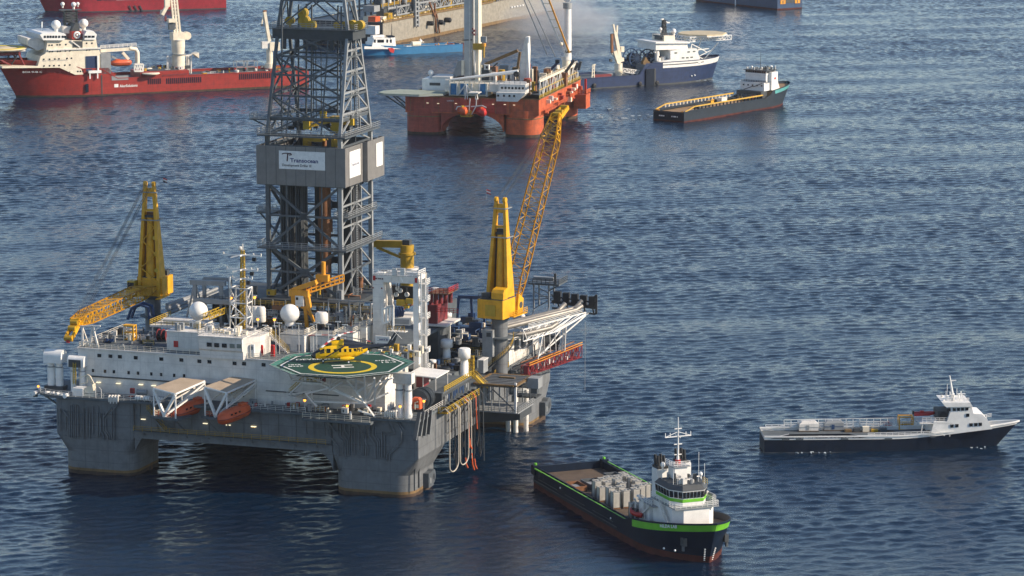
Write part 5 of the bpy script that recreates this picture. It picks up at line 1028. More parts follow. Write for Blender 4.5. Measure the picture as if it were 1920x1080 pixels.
# loading hoses looping down the side
def hose(pts, r, mat, label, lower=None):
    mb = MB(); mb.tube(pts, r, mat, 7)
    if lower: mb.tube([V(p) for p in lower[0]], lower[1], lower[2], 7)
    tag(mb.build('loading_hose', None, loc=R.o, rz=R.yaw), label, 'hose', 'hoses hanging down the rig side')
def loop(y0, y1, zlow, x=81.9, zt=16.2):
    pts = [(79.8, y0, zt - .3), (81.0, y0, zt + .5), (x, y0, zt - .4)]; n = 10
    ym, yr = (y0 + y1) / 2, (y1 - y0) / 2
    pts += [(x, y0, zt - 2), (x, y0, zlow + 2.6)] + [(x, ym - yr * math.cos(math.pi * i / n), zlow + 1.6 - 1.6 * math.sin(math.pi * i / n)) for i in range(n + 1)] + [(x, y1, zlow + 2.6), (x, y1, zt - 2), (x, y1, zt - .4), (81.0, y1, zt + .5), (79.8, y1, zt - .3)]
    return pts
hose(loop(10.5, 16, 3.2), .14, 'hose', 'pale hose hanging in a deep loop, nearest the rig corner')
hose(loop(16.4, 21.8, 3.4, 82.1), .14, 'hose', 'pale hose hanging in a deep loop, second from the rig corner')
hose([(79.8, 24, 15.9), (80.9, 24, 16.8), (81.8, 24, 15.6), (81.9, 24.1, 10), (81.9, 24.3, 3.5)]  , .13, 'hose', 'straight pale hose with an orange lower end', ([(81.9, 24.3, 4.6), (81.95, 24.6, 2.2), (82, 25.6, .8)], .19, 'orange'))
for k, (y, zl, m, o) in enumerate(((14, 8, 'black', 0), (20, 2.5, 'black', 1), (22.6, 6, 'orange', 1), (25.8, 1.0, 'black', 1), (27.6, 9, 'orange', 0), (29.4, 3.5, 'black', 0), (32, 1.2, 'steel_dk', 0))):
    pts = [(79.8, y, 15.9), (80.9, y, 16.9), (81.7, y, 15.7), (81.8, y + .1, 12), (81.9, y + .3, zl)]
    hose(pts, .12, m, ('short black hose nearest the corner column', 'long black hose with an orange end piece', 'orange hose with an orange coupling low down', 'black hose reaching the water with orange coupling', 'short orange hose near the far end of the yellow walkway', 'black hose between two orange hoses and the grey platform', 'thin dark hose touching the water beside the grey platform')[k], ([(81.9, y + .3, zl + 2), (82, y + .5, zl + .6), (82.1, y + 1.2, zl - .3)], .19, 'orange') if o else None)
random.seed(12)
for i in range(9):
    y = 12.5 + i * 2.1; zl = random.uniform(2, 10); y2 = y + random.uniform(.6, 2.2)
    hose([(79.8, y, 15.9), (80.9, y, 16.8), (81.6, y, 15.5), (81.75, y, zl + 1.6), (81.8, (y + y2) / 2, zl), (81.75, y2, zl + 1.6), (81.7, y2 + .2, zl + random.uniform(2.5, 6))], .085, 'black', 'thin black hose, one of many hooked up below the yellow walkway')
for i in range(9):
    mb = MB(); y = 11.8 + i * 2.3; mb.cyl((80.4, y - .35, 16.2), (80.4, y + .35, 16.2), .8, 'steel_dk', n=14); mb.build('hose_saddle', rig)
# grey side platform with ochre edge beams
mb = MB(); X0, X1, Y0, Y1 = 78.6, 87.6, 36, 47; zt = 16.9
mb.bx(X0, X1, Y0, Y1, zt - .5, zt - .1, 'steel'); 
for x in (X0, X1): mb.bx(x - .35, x + .35, Y0, Y1, zt - .2, zt + .12, 'ochre')
for y in (Y0, Y1): mb.bx(X0 + .35, X1 - .35, y - .35, y + .35, zt - .2, zt + .12, 'ochre')
mb.bx(X0 + 3, X0 + 6.5, Y1 - 4, Y1 - 3.2, zt - .1, zt + .3, 'ochre')
for i in range(14): mb.bx(X0 + .4, X1 - .4, Y0 + .6 + i * .75, Y0 + .95 + i * .75, zt - .1, zt + .06, 'steel_lt' if i % 2 else 'steel_dk')
for x in range(6):
    xx = X0 + .3 + x * 1.7; mb.beam((xx, Y0 + .2, zt - .5), (xx, Y0 + .2, 11.2), .18, 'steel_lt'); mb.beam((xx, Y1 - .2, zt - .5), (xx, Y1 - .2, 11.2), .18, 'steel')
mb.beam((X0, Y0, 11.5), (X0 + 4, Y0, zt - 1), .2, 'steel_lt'); mb.beam((X0 + 4, Y0, zt - 1), (X1, Y0, 11.5), .2, 'steel')
mb.bx(X0 - 1, X1 + .5, Y0 + .4, Y1, 10.8, 11.1, 'steel_lt'); mb.rail([(X0 - 1, Y0 + .4, 11.1), (X1 + .5, Y0 + .4, 11.1), (X1 + .5, Y1, 11.1)], 'steel_lt', 1.1, .1, 1.3)
mb.prism([(78.6, 10.8), (88, 10.8), (88, 9.2), (82, 8.4), (78.6, 8.0)], Y0 + 2, Y1 - 1, 'steel_dk', 'y'); mb.box((89.4, 44, zt - .6), (2.4, 3, 2.2), 'steel_lt'); mb.box((89.4, 44, zt - 2.2), (1.4, 1.6, 1.4), 'steel'); mb.beam((X1, Y0 + .3, 11), (X1, Y0 + .3, zt + .6), .4, 'white_clean')
mb.build('side_platform', rig, 'grey side platform with ochre edge beams')
mb = MB(); mb.rail([(79.2, 47.5, DZ), (79.2, 57, DZ)], 'olive_y', 1.1, .1, 1.2)
for k in range(3): mb.bx(79.3, 84.5, 60 + k * .1, 64, 13.6 - k * 2.2, 13.9 - k * 2.2, 'steel_dk'); mb.rail([(79.3, 60, 13.9 - k * 2.2), (84.5, 60, 13.9 - k * 2.2)], 'steel_lt', 1.1, .1, 1)
mb.rail([(79.3, 58.6, 15.6), (79.3, 78, 15.6)], 'steel_lt', 1.1, .1, 1.2); mb.bx(79.1, 80.6, 58, 79, 15.3, 15.6, 'steel'); mb.build('walkway', rig)
for k, (u, v0, v1) in enumerate(((953, 768, 810), (967, 768, 812), (986.5, 772, 809))):
    p = R.Z((u, v1), 0); t = R.Y((u, v0 - 30), p.y); mb = MB(); mb.cyl((p.x, p.y, -3), (p.x, p.y, 9.5), .55, 'white', n=14); mb.beam((p.x, p.y, 6.5), (p.x + .1, p.y + 3, 6.5), .2, 'steel'); mb.beam((p.x, p.y, 1.5), (p.x + 1.6, p.y, 1.5), .15, 'steel'); mb.build('caisson', rig)
mb = MB(); p = R.Z((967, 812), 0); mb.lathe([(.6, 4.5), (1.6, 6.2), (1.7, 10.5), (1.2, 11)], (p.x, p.y + 2.5, 0), 'steel_lt', 16); mb.build('pump_casing', rig)
# red lattice boom lying along the side
mb = MB(); a, b = V((82.3, 59, 16.2)), V((84.3, 92, 15.0))
r0 = [a + V((-.9, 0, -1.7)), a + V((.9, 0, -1.7)), a + V((.9, 0, .3)), a + V((-.9, 0, .3))]; r1 = [b + V((-.9, 0, -2.4)), b + V((.9, 0, -2.4)), b + V((.9, 0, .3)), b + V((-.9, 0, .3))]
mb.lattice(r0, r1, 'dull_red', .2, .13, 15); mb.beam(a + V((1, 0, 1)), b + V((1, 0, 1)), .13, 'orange_y'); mb.beam(a + V((1, 0, .5)), b + V((1, 0, .5)), .12, 'orange_y'); mb.beam(a + V((-1, 0, 1)), b + V((-1, 0, 1)), .2, 'rusty'); mb.bx(82, 83, 59, 59.6, 14.6, 16.6, 'dull_red')
for i in range(14): q = a.lerp(b, (i + .5) / 14); mb.box(q + V((random.uniform(-.5, .5), 0, random.uniform(-1.8, -.4))), (.7, .8, random.uniform(.6, 1.6)), random.choice(('steel_lt', 'maroon', 'white', 'steel')))
mb.build('lattice_gangway', rig, 'red lattice gangway with orange handrails')
# flare boom: silver pipes on a white truss, black burner head
mb = MB(); S0 = V((78.5, 53, 25.4)); SD = V((9.4, 28.3, 0)).normalized() * .95; SN = V((SD.y, -SD.x, 0))
def bp(t, n, z): return S0 + SD * t + SN * n + V((0, 0, z))
tr = MB()
tr.truss((bp(6, 2.2, -.6), bp(33, 1.6, -.4)), (bp(6, 2.2, -3.2), bp(20, 1.8, -3.0)), 'white_clean', .2, .13, 8); tr.beam(bp(20, 1.8, -3), bp(33, 1.6, -.6), .2, 'white_clean'); tr.truss((bp(6, -2.2, -.6), bp(33, -1.6, -.4)), (bp(6, -2.2, -3.2), bp(20, -1.8, -3)), 'white_clean', .2, .12, 8); tr.beam(bp(15, 1.8, -.6), bp(12, 2, -8), .2, 'white_clean'); tr.beam(bp(21, 1.8, -3), bp(15, 1, -7.5), .2, 'white_clean'); tr.beam(bp(33, 1.6, -.6), bp(15, 0, -8), .24, 'white_clean')
for k in range(7): tr.beam(bp(6 + k * 4.4, -2, -.5), bp(6 + k * 4.4, 2, -.5), .2, 'white_clean')
for k in range(5): tr.beam(bp(10 + k * 2.2, 2, -3), bp(11 + k * 2.2, 1.5, -7.4), .15, 'white')
tr.rail([bp(8, 2.2, -.6), bp(30, 1.7, -.6)], 'white_clean', 1.0, .07, 2.2)
fb = tr.build('flare_boom', rig, 'white trussed flare boom carrying silver pipes')
for n_, z, t0, t1, bend in ((1.1, .5, -2, 30, 1), (-.3, .55, -1, 32, 0), (-1.6, .5, 2, 27, 0), (1.9, -1.8, 5, 19, 1)):
    mb = MB(); pts = [bp(t0 - 1.5, n_ - 3 * bend, z - .2), bp(t0 + 1, n_ - 2 * bend, z - .1), bp(t0 + 2.4, n_, z), bp(t1 - 2, n_, z), bp(t1, n_ + .5, z + .8 * (1 if n_ > 0 else 1.8))]
    mb.tube(pts, .55, 'pipe_metal', 12); mb.build('pipe', fb)
mb = MB(); hL = bp(33, 0, 1.2); 
for k in range(5): 
    q = hL + V((-7 + k * 2.3, 3.0 - k * .9, 0)); mb.bx(q.x - .75, q.x + .75, q.y - .6, q.y + .6, q.z - .4, q.z + 1.9, 'black') if k < 5 else None
    mb.beam(q + V((0, 0, -.4)), q + V((.4, 0, -2)), .3, 'black')
mb.beam(hL + V((-8.4, 3.4, -.5)), hL + V((3.3, -1.2, -.5)), .7, 'black'); mb.beam(hL + V((-8.4, 3.4, .6)), hL + V((3.3, -1.2, .6)), .3, 'black'); mb.beam(hL + V((3.3, -1.2, -2)), hL + V((3.3, -1.2, 2.4)), .4, 'black'); mb.beam(hL + V((-8.4, 3.4, -2)), hL + V((3, -1.2, -2)), .35, 'black'); mb.beam(hL + V((2, -.7, .8)), hL + V((3.3, -1.2, 2.4)), .3, 'black'); mb.build('burner_head', fb)
# grey lattice stand with a flat platform behind
mb = MB(); q = [R.Y(zN(u, v), 88) for u, v in ((410, 670), (600, 650), (410, 330), (600, 330))]
for dy in (0, 4):
    o = V((0, dy, 0)); mb.beam(q[0] + o, q[2] + o, .32, 'steel_lt'); mb.beam(q[1] + o, q[3] + o, .32, 'steel_lt'); mb.beam(q[0] + o, q[1] + o + V((0, 0, 1.6)), .2, 'steel_lt'); mb.beam(q[0].lerp(q[2], .66) + o, q[1].lerp(q[3], .35) + o, .2, 'steel_lt'); mb.beam(q[0].lerp(q[2], .35) + o, q[1].lerp(q[3], .35) + o, .2, 'steel_lt')
a, b = R.Y(zN(350, 335), 87), R.Y(zN(735, 335), 87); mb.bx(a.x, b.x, 86.5, 93, a.z - .4, a.z, 'steel'); mb.rail([(a.x, 86.5, a.z), (b.x, 86.5, a.z), (b.x, 93, a.z)], 'steel', 1.1, .12, 1); mb.bx(a.x + 1, b.x - 1.5, 87, 88, a.z + .6, a.z + 1.4, 'steel_lt'); mb.beam((b.x - 1, 87, a.z), (b.x - 1, 87, a.z + 2.4), .5, 'steel_dk'); mb.beam((b.x, 87, a.z - .3), q[3] + V((0, 0, -2)), .25, 'steel'); mb.beam((q[0].x, 88, q[0].z), (q[0].x, 84, 17), .3, 'steel_lt'); mb.beam((q[1].x, 88, q[1].z), (q[1].x, 84, 17), .3, 'steel_lt'); mb.build('lattice_stand', rig)
for k, (u, v) in enumerate(((230, 800), (260, 770), (200, 810), (180, 760))): p = R.Y(zN(u, v), 66); mb = MB() if k == 0 else mb; mb.sphere(p, .8, 'white', 10); mb.beam(p, p + V((.3, 0, 1.6)), .2, 'white')
mb.build('deck_equipment', rig)
mb = MB(); p = R.Y(zL(1260, 530), 74); mb.cyl(p + V((-1.6, 0, -.2)), p + V((1.6, 1.2, -.2)), 1.5, 'steel_dk', n=16); mb.bx(p.x - 2, p.x + 2, 74, 75.5, p.z - 2.2, p.z - 1.4, 'steel'); mb.build('winch', rig)
for u in (1180, 1210, 1340, 1370, 1395): p = R.Y(zL(u, 500), 74); mb = MB() if u == 1180 else mb; mb.beam(p + V((0, 0, -3)), p + V((.3, 0, 3)), .3, 'white')
mb.build('frame_posts', rig)
# hook wire hanging from the raised boom tip
mb = MB(); p = R.Y((1097, 655), 60); tag_p = p; mb.cyl((p.x, 60, p.z - 9), (p.x, 60, p.z + 6), .05, 'steel_lt', n=5); mb.build('wire', rig)
# ------------------------------------------------------------------ ships: shared builders
M['navy'] = paint('navy_hull', (.004, .012, .03), .5, .3, .06, streak=.2, seam=.4, spec=.2); M['navy_lt'] = paint('blue_hull', (.022, .042, .11), .5, .25, .12, streak=.25, seam=.4, spec=.3)
M['boot'] = paint('red_boot_top', (.09, .024, .018), .75, .4, .3, spec=.2); M['shipred'] = paint('red_hull', (.33, .024, .016), .5, .28, .2, streak=.35, seam=.35); M['shipred2'] = paint('crimson_hull', (.36, .018, .03), .5, .28, .12, streak=.3, seam=.3)
M['lime'] = paint('lime_green', (.16, .5, .03), .45, .12); M['sea_green'] = paint('grey_green_hull', (.016, .028, .045), .6, .3, .25, streak=.3, seam=.3, spec=.3); M['turq'] = paint('turquoise', (.09, .33, .33), .5, .15)
M['rigred'] = paint('orange_red_hull', (.56, .105, .03), .65, .4, .42, rustcol=(.17, .045, .02), streak=.5, seam=.4); M['rigred_dk'] = paint('shaded_red_hull', (.38, .058, .034), .65, .4, .45, rustcol=(.11, .034, .02), streak=.5, seam=.4)  # second red is the hull red darkened, its shaded side put into the colour
M['fpso'] = paint('weathered_pale_hull', (.30, .275, .225), .65, .3, .5, rustcol=(.19, .12, .07), streak=.3); M['skyblue'] = paint('sky_blue_hull', (.02, .17, .36), .5, .15); M['deepblue'] = paint('deep_blue_hull', (.012, .05, .13), .5, .2)
M['wood'] = paint('wooden_deck', (.1, .07, .048), .85, .35, .2); M['tank'] = paint('bulk_tank_grey', (.42, .41, .38), .55, .22, .15)
M['deck_yellow'] = paint('faded_yellow', (.6, .36, .05), .55, .2, .1); M['tandeck'] = paint('tan_deck', (.3, .2, .11), .8, .3, .1); M['sandpad'] = paint('sand_helipad', (.55, .46, .3), .7, .15)
def sframe(p, ex, ey, th):
    w = WORLD.Z(p, 0); f = Frame((0, 0, 0), R_(th)); f.o = w - f.R.transposed() @ V((ex, ey, 0)); return f
def ship(name, f, label, cat): return tag(empty(name, f.o, f.yaw), label, cat)
def hull(root, L, B, zd, bands, bow=1, tb=.62, rake=.06, deck='steel_dk', bul=1.0, n=44, full=2.6, wl=1.6, ts=None, name='hull', transom=.95):
    """zd(t): deck height at t (0 stern .. 1 bow); bands: list of (z or ('d',offset), colour of the strake below it)"""
    ts = ts or sorted(set([i / 24 * tb for i in range(25)] + [tb + (1 - tb) * (1 - (1 - i / n) ** 1.6) for i in range(n + 1)]))
    ztop = max(zd(t) for t in ts) + bul
    def hb(t, z):
        f = max(0, min(1, z / max(ztop, .1)))
        s = min(1, transom + (1 - transom) * t / .12)
        if t > tb:
            u = (t - tb) / (1 - tb); p = wl + (full - wl) * f; s *= max(0, 1 - u ** p) ** (.9 - .25 * f)
        return B / 2 * s
    def pt(t, z, side):
        u = max(0, (t - tb) / (1 - tb)); x = -L / 2 + L * t + rake * L * (max(z, 0) / ztop) * u ** 2
        return (bow * x, side * hb(t, z), z)
    zz = [(-1.5, None)] + list(bands); mb = MB()
    lv = lambda e, t: e if not isinstance(e, tuple) else zd(t) + e[1]
    for side in (-1, 1):
        for (za, _), (zb, mat) in zip(zz[:-1], zz[1:]):
            va = [pt(t, lv(za, t), side) for t in ts]; vb = [pt(t, max(lv(zb, t), lv(za, t)), side) for t in ts]; m = len(ts)
            mb.add(va + vb, [(i, i + 1, m + i + 1, m + i) if side * bow < 0 else (i + 1, i, m + i, m + i + 1) for i in range(m - 1)], mat, True)
    for (za, _), (zb, mat) in zip(zz[:-1], zz[1:]):
        a, b = lv(za, 0), lv(zb, 0); mb.add([pt(0, a, -1), pt(0, a, 1), pt(0, b, 1), pt(0, b, -1)], [(0, 1, 2, 3)], mat)
    top = [[pt(t, zd(t) + bul, s) for t in ts] for s in (-1, 1)]
    for row in top: mb.path(row[::2] + [row[-1]], .3, zz[-1][1])
    h = mb.build(name, root)
    dk = MB(); a = [pt(t, zd(t) + .02, -1) for t in ts]; b = [pt(t, zd(t) + .02, 1) for t in ts]; m = len(ts)
    dk.add([(x, y * .985, z) for x, y, z in a] + [(x, y * .985, z) for x, y, z in b], [(i, i + 1, m + i + 1, m + i) for i in range(m - 1)], deck); dk.build('deck', root)
    return h, pt
def pbox(mb, f, pTL, pBR, y, d, mat):
    a, b = f.Y(pTL, y), f.Y(pBR, y); mb.bx(min(a.x, b.x), max(a.x, b.x), y, y + d, min(a.z, b.z), max(a.z, b.z), mat); return a, b
def prow(parent, f, pts, y, w, h, mat='glass', name='window'): windows(parent, [f.Y(p, y) for p in pts], w, h, 'y-', mat, name, .08)
def seg(u0, v0, u1, v1, n): return [(u0 + (u1 - u0) * i / (n - 1), v0 + (v1 - v0) * i / (n - 1)) for i in range(n)]
def mast(root, base, h, mat='white_clean', w=.3, yards=((.5, 2.4), (.75, 1.6)), name='mast', dishes=True):
    mb = MB(); b = V(base); mb.cyl(b, b + V((0, 0, h)), w, mat, w * .4, 8)
    for fz, wd in yards: mb.beam(b + V((-wd, 0, h * fz)), b + V((wd, 0, h * fz)), .14, mat); mb.beam(b + V((0, -wd, h * fz)), b + V((0, wd, h * fz)), .14, mat); mb.box(b + V((wd * .7, 0, h * fz + .4)), (.4, .4, .7), mat)
    return mb.build(name, root)
def dome(root, p, r, name='radar_dome'):
    mb = MB(); p = V(p); mb.sphere(p, r, 'white_clean', 16); mb.cyl(p + V((0, 0, -r * 1.8)), p + V((0, 0, -r * .6)), r * .45, 'white', n=10); return mb.build(name, root)
def top_thing(mb, name, f, label, cat, group=None): return tag(mb.build(name, None, loc=f.o, rz=f.yaw), label, cat, group)

# ------------------------------------------------------------------ dark supply vessel with the lime bow, nearest the camera
z5 = zq(980, 780, 3.6)
LH, BH = 67.5, 16.4
F = sframe((997, 915), -LH / 2, -BH / 2, -68.3)
hv = ship('supply_vessel', F, 'dark navy supply vessel with lime green bow rail carrying rows of grey tanks', 'ship')
st = lambda t: 2.95 + (0 if t < .70 else .9 * min(1, (t - .70) / .04)) + max(0, (t - .72) / .28) ** 1.25 * 2.9
hh, hp = hull(hv, LH, BH, st, [(1.25, 'boot'), (('d', .0), 'navy'), (('d', 1.3), 'navy')], 1, .76, .045, 'rustdeck', 1.3, full=3.0, wl=2.0)
mb = MB()                                                     # lime bulwark strake round the bow, inner cap rails aft
tl = [.752 + .248 * (1 - (1 - i / 30) ** 1.7) for i in range(31)]
for s in (-1, 1):
    a = [V(hp(t, st(t) - .2, s)) + V((0, s * .05, 0)) for t in tl]; b = [V(hp(t, st(t) + 1.42, s)) + V((.06 if t > .99 else 0, s * .06, 0)) for t in tl]; m = len(tl); mb.add(a + b, [(i, i + 1, m + i + 1, m + i) for i in range(m - 1)], 'lime', True)
mb.build('bow_strake', hv, 'lime green bow strake')
mb = MB()
for s in (-1, 1): mb.beam((-LH / 2 + 1, s * (BH / 2 - .1), 4.35), (LH * .2, s * (BH / 2 - .1), 4.35), .22, 'lime' if s < 0 else 'lime')
for s in (-1, 1):
    mb.bx(-LH / 2, LH * .21, s * (BH / 2 - .9) - .12, s * (BH / 2 - .9) + .12, 2.95, 4.5, 'navy')
    for k in range(22): x = -LH / 2 + 1 + k * 2.4; mb.bx(x, x + .2, min(s * (BH / 2 - .9), s * (BH / 2 - .1)), max(s * (BH / 2 - .9), s * (BH / 2 - .1)), 2.95, 4.4, 'steel_dk')
mb.bx(-LH / 2, -LH / 2 + .3, -BH / 2 + .4, BH / 2 - .4, 2.95, 4.5, 'navy')
for s in (-1, 1): mb.bx(-LH / 2 - .1, -LH / 2 + 1.4, s * (BH / 2 - .6) - .7, s * (BH / 2 - .6) + .7, 2.95, 4.9, 'navy'); mb.cyl((-LH / 2 + .6, s * (BH / 2 - .6), 4.9), (-LH / 2 + .6, s * (BH / 2 - .6), 5.3), .3, 'lime', n=8)
mb.build('cargo_rail', hv)
mb = MB(); mb.bx(-LH / 2 + 1, 13, -BH / 2 + 1.2, BH / 2 - 1.2, 2.98, 3.03, 'wood'); mb.build('wooden_deck', hv)
# hull fittings
mb = MB()
for k in range(3): mb.beam((-30 + k * 14, -BH / 2 - .04, 2.6), (-20 + k * 14, -BH / 2 - .04, 2.6), .12, 'steel_dk')
mb.beam((-LH / 2 + 1, -BH / 2 - .05, 1.9), (10, -BH / 2 - .05, 1.9), .2, 'steel_dk'); mb.build('fender_rail', hv)
mb = MB()
for u, v in ((255, 485), (595, 690), (953, 893), (1028, 908), (545, 815)): p = F.Y(z5(u, v), -BH / 2 - .0); mb.sphere(p, .22, 'mark_w', 8)
mb.build('hull_light', hv)
for k, t in enumerate((.93, .93)):
    s = -1 if k == 0 else 1; p = V(hp(.955, 3.6, s)); mb = MB(); mb.box(p + V((.2, s * .3, .3)), (1.3, .8, 1.5), 'steel_dk'); mb.box(p + V((.4, s * .5, -.7)), (.5, .4, 1.4), 'steel'); mb.build('anchor', hv)
mb = MB()
for s in (-1, 1):
    for k in range(7): p = V(hp(.992, .5 + k * .38, s)); mb.box(p + V((.1, s * .05, 0)), (.25, .25, .16), 'mark_w')
mb.build('draught_marks', hv)
mb = MB(); a, b = V(hp(.90, st(.9) + .8, -1)), V(hp(.955, st(.955) + .8, -1)); d = (b - a).normalized(); mb.text('HILDA LAB', a + V((0, -.32, -.25)), d, (0, 0, 1), .62, 'mark_w', .25, 1.0, bold=.02); mb.build('ship_name', hv)
# superstructure (local: bow is +x)
_before = set(hv.children)
mb = MB(); fz = 7.55
mb.prism([(20.5, -5.2), (29.5, -5.2), (31.2, -3.2), (31.2, 3.2), (29.5, 5.2), (20.5, 5.2)], fz, 11.9, 'white_clean'); mb.bx(15.5, 20.5, -6.0, 6.0, fz - 2.2, 10.6, 'white_clean'); mb.bx(15.5, 23, -6.4, 6.4, 10.6, 10.75, 'steel_lt')
mb.bx(20, 31.6, -5.5, 5.5, 11.9, 12.05, 'steel_lt'); mb.bx(15.5, 18.5, 2.0, 5.6, 10.7, 17.6, 'white_clean'); mb.bx(16.5, 19.0, -3.3, -.4, 10.7, 17.0, 'white_clean')
acc = mb.build('superstructure', hv)
mb = MB(); P8 = [(21, -4.6), (27.2, -4.6), (29.6, -2.6), (29.6, 2.6), (27.2, 4.6), (21, 4.6)]
def ring8(s, z, ox=0): return [(25 + (x - 25) * s + ox, y * s, z) for x, y in P8]
mb.loft([ring8(1, 12.05), ring8(1.0, 12.9)], 'white_clean'); mb.loft([ring8(1.012, 12.75), ring8(1.018, 13.35)], 'lime'); mb.loft([ring8(1.0, 13.3), ring8(1.05, 15.0)], 'white_clean'); mb.loft([ring8(1.08, 15.0), ring8(.9, 15.9)], 'steel_dk')
br = mb.build('wheelhouse', hv, 'wheelhouse with a lime band and slanted windows')
R1 = ring8(1.024, 13.55); R2 = ring8(1.05, 14.75)
for i, k in ((0, 5), (1, 3), (2, 6), (3, 3), (4, 4)):
    a0_, a1, b0, b1 = V(R1[i]), V(R1[i + 1]), V(R2[i]), V(R2[i + 1])
    for j in range(k):
        w = MB(); q = [a0_.lerp(a1, (j + .12) / k), a0_.lerp(a1, (j + .88) / k), b0.lerp(b1, (j + .88) / k), b0.lerp(b1, (j + .12) / k)]
        nn = (q[1] - q[0]).cross(q[3] - q[0]).normalized() * .06; w.add([p + nn for p in q] + [p - nn for p in q], [(0, 1, 2, 3), (7, 6, 5, 4), (0, 4, 5, 1), (1, 5, 6, 2), (2, 6, 7, 3), (3, 7, 4, 0)], 'glass'); w.build('window', br)
mb = MB(); mb.rail([(20, 5.4, 12.05), (31.4, 5.4, 12.05), (31.4, -5.4, 12.05), (20, -5.4, 12.05)], 'white_clean', 1.0, .08, 1.3); mb.rail([(16, -6.3, 10.7), (22, -6.3, 10.7)], 'white_clean', 1.0, .08, 1.2); mb.stair((25, -5.6, 12), (29.6, -5.9, 8.2), 'white', .8, (0, 1, 0), 'white'); mb.stair((21, -5.8, 10.6), (17.5, -6.6, 7.8), 'white', .8, (0, 1, 0), 'white'); mb.build('railing', acc)
for (x, y, z, n) in ((16.9, 3.8, 17.6, 4), (17.7, -1.9, 17.0, 4)):
    mb = MB(); mb.bx(x - 1.2, x + 1.4, y - 1.3, y + 1.3, z, z + .5, 'black')
    for i in range(n): mb.cyl((x - .8 + (i % 2) * 1.4, y - .7 + (i // 2) * 1.4, z), (x - .8 + (i % 2) * 1.4 - .3, y - .7 + (i // 2) * 1.4, z + 2.4), .34, 'black', n=8)
    mb.build('funnel', hv)
mb = MB(); mb.cyl((22.5, 0, 15.6), (22.5, 0, 20), .55, 'white_clean', .3, 10); mb.cyl((22.5, 0, 20), (22.5, 0, 27.6), .24, 'white_clean', .1, 8); mb.bx(21, 24, -1.6, 1.6, 15.8, 18.3, 'white_clean'); mb.bx(20.6, 24.4, -2.2, 2.2, 18.3, 18.45, 'steel_lt'); mb.rail([(20.7, -2.1, 18.4), (24.3, -2.1, 18.4), (24.3, 2.1, 18.4)], 'white_clean', 1, .08, 1)
for z, w in ((23.9, 3.3), (25.4, .9), (22.4, 1.0), (20.4, .9)): mb.beam((22.5, -w, z), (22.5, w, z), .16, 'white_clean'); mb.beam((22.5 - w * .35, 0, z), (22.5 + w * .35, 0, z), .14, 'white_clean')
for s in (-3.2, -2, 2, 3.2): mb.beam((22.5, s, 23.9), (22.5, s, 24.7), .12, 'white_clean')
mb.beam((22.5, -3.3, 23.9), (22.5, 0, 24.8), .1, 'white_clean'); mb.beam((22.5, 3.3, 23.9), (22.5, 0, 24.8), .1, 'white_clean'); mb.cyl((22.5, 0, 18.6), (22.5, 0, 19.4), .62, 'red', n=10); mb.build('mast', hv)
dome(hv, (21.4, -3.2, 18.4), .55); dome(hv, (26.5, 3.6, 17.2), .45)
for x, y, h in ((27, 2.8, 6), (28.2, 3.6, 4), (22.3, -3.9, 3.6), (27.4, -3.8, 3.2)):
    mb = MB(); mb.cyl((x, y, 15.6), (x, y, 15.6 + h), .06, 'white_clean', n=5); mb.build('aerial', hv)
random.seed(5); clutter(22, (20.5, 28), (-3.8, 3.8), (15.85, 15.86), ('white', 'steel_lt', 'white', 'steel_dk'), .8, 1.6, hv, (.4, .8, .9))
for k, (y, x) in enumerate(((6.2, 24), (6.2, 27))):
    mb = MB(); mb.cyl((x - 1.1, y, 12.9), (x + 1.1, y, 12.9), .55, 'steel_lt' if k else 'white', n=12); mb.beam((x, 5.2, 12.3), (x, y, 12.5), .25, 'white'); mb.build('searchlight', hv)
mb = MB()
for k in range(8): x, y = 28 + (k % 4) * 1.6, -3 + (k // 4) * 4.6 + random.uniform(-.5, .5); mb.cyl((min(x, 33), y, 7.8), (min(x, 33), y, 8.7), .55, 'steel_dk', n=8)
mb.box((32.6, 0, 8.3), (2, 3, 1.2), 'steel_dk'); mb.build('mooring_gear', hv)
# red rescue boat on its davit
bt = tag(empty('rescue_boat', F.world((13.0, -5.6, 4.6)), F.yaw), 'small red rescue boat in a white davit on the dark supply vessel', 'rescue boat')
h = MB(); rr = []
for i in range(9):
    t = -1 + i / 4; w = max(.08, (1 - abs(t) ** 2.6)); rr.append([(t * 2.6, w * .95 * y, z + .25 * t * t) for y, z in ((.25, 0), (.9, .35), (1, .85), (.7, .95), (-.7, .95), (-1, .85), (-.9, .35), (-.25, 0))])
h.loft(rr, 'red', True); h.build('hull', bt); h = MB(); h.bx(-.5, .5, -.3, .3, .9, 1.5, 'steel_dk'); h.bx(-1.6, -1.1, -.25, .25, .9, 1.3, 'black'); h.build('console', bt)
mb = MB(); mb.path([(18.4, -6.2, 7.4), (18.4, -6.4, 10.6), (18.2, -7.2, 11.6), (17.2, -7.4, 11.8)], .35, 'white_clean'); mb.path([(15, -6.2, 7.4), (15, -6.6, 10.2), (15.4, -7.2, 10.8)], .3, 'white_clean'); mb.build('davit', hv)
for o in hv.children:
    if o not in _before: o.location = V((-3.1, .3, -2.95)); o.scale = (.98, .82, 1.0)
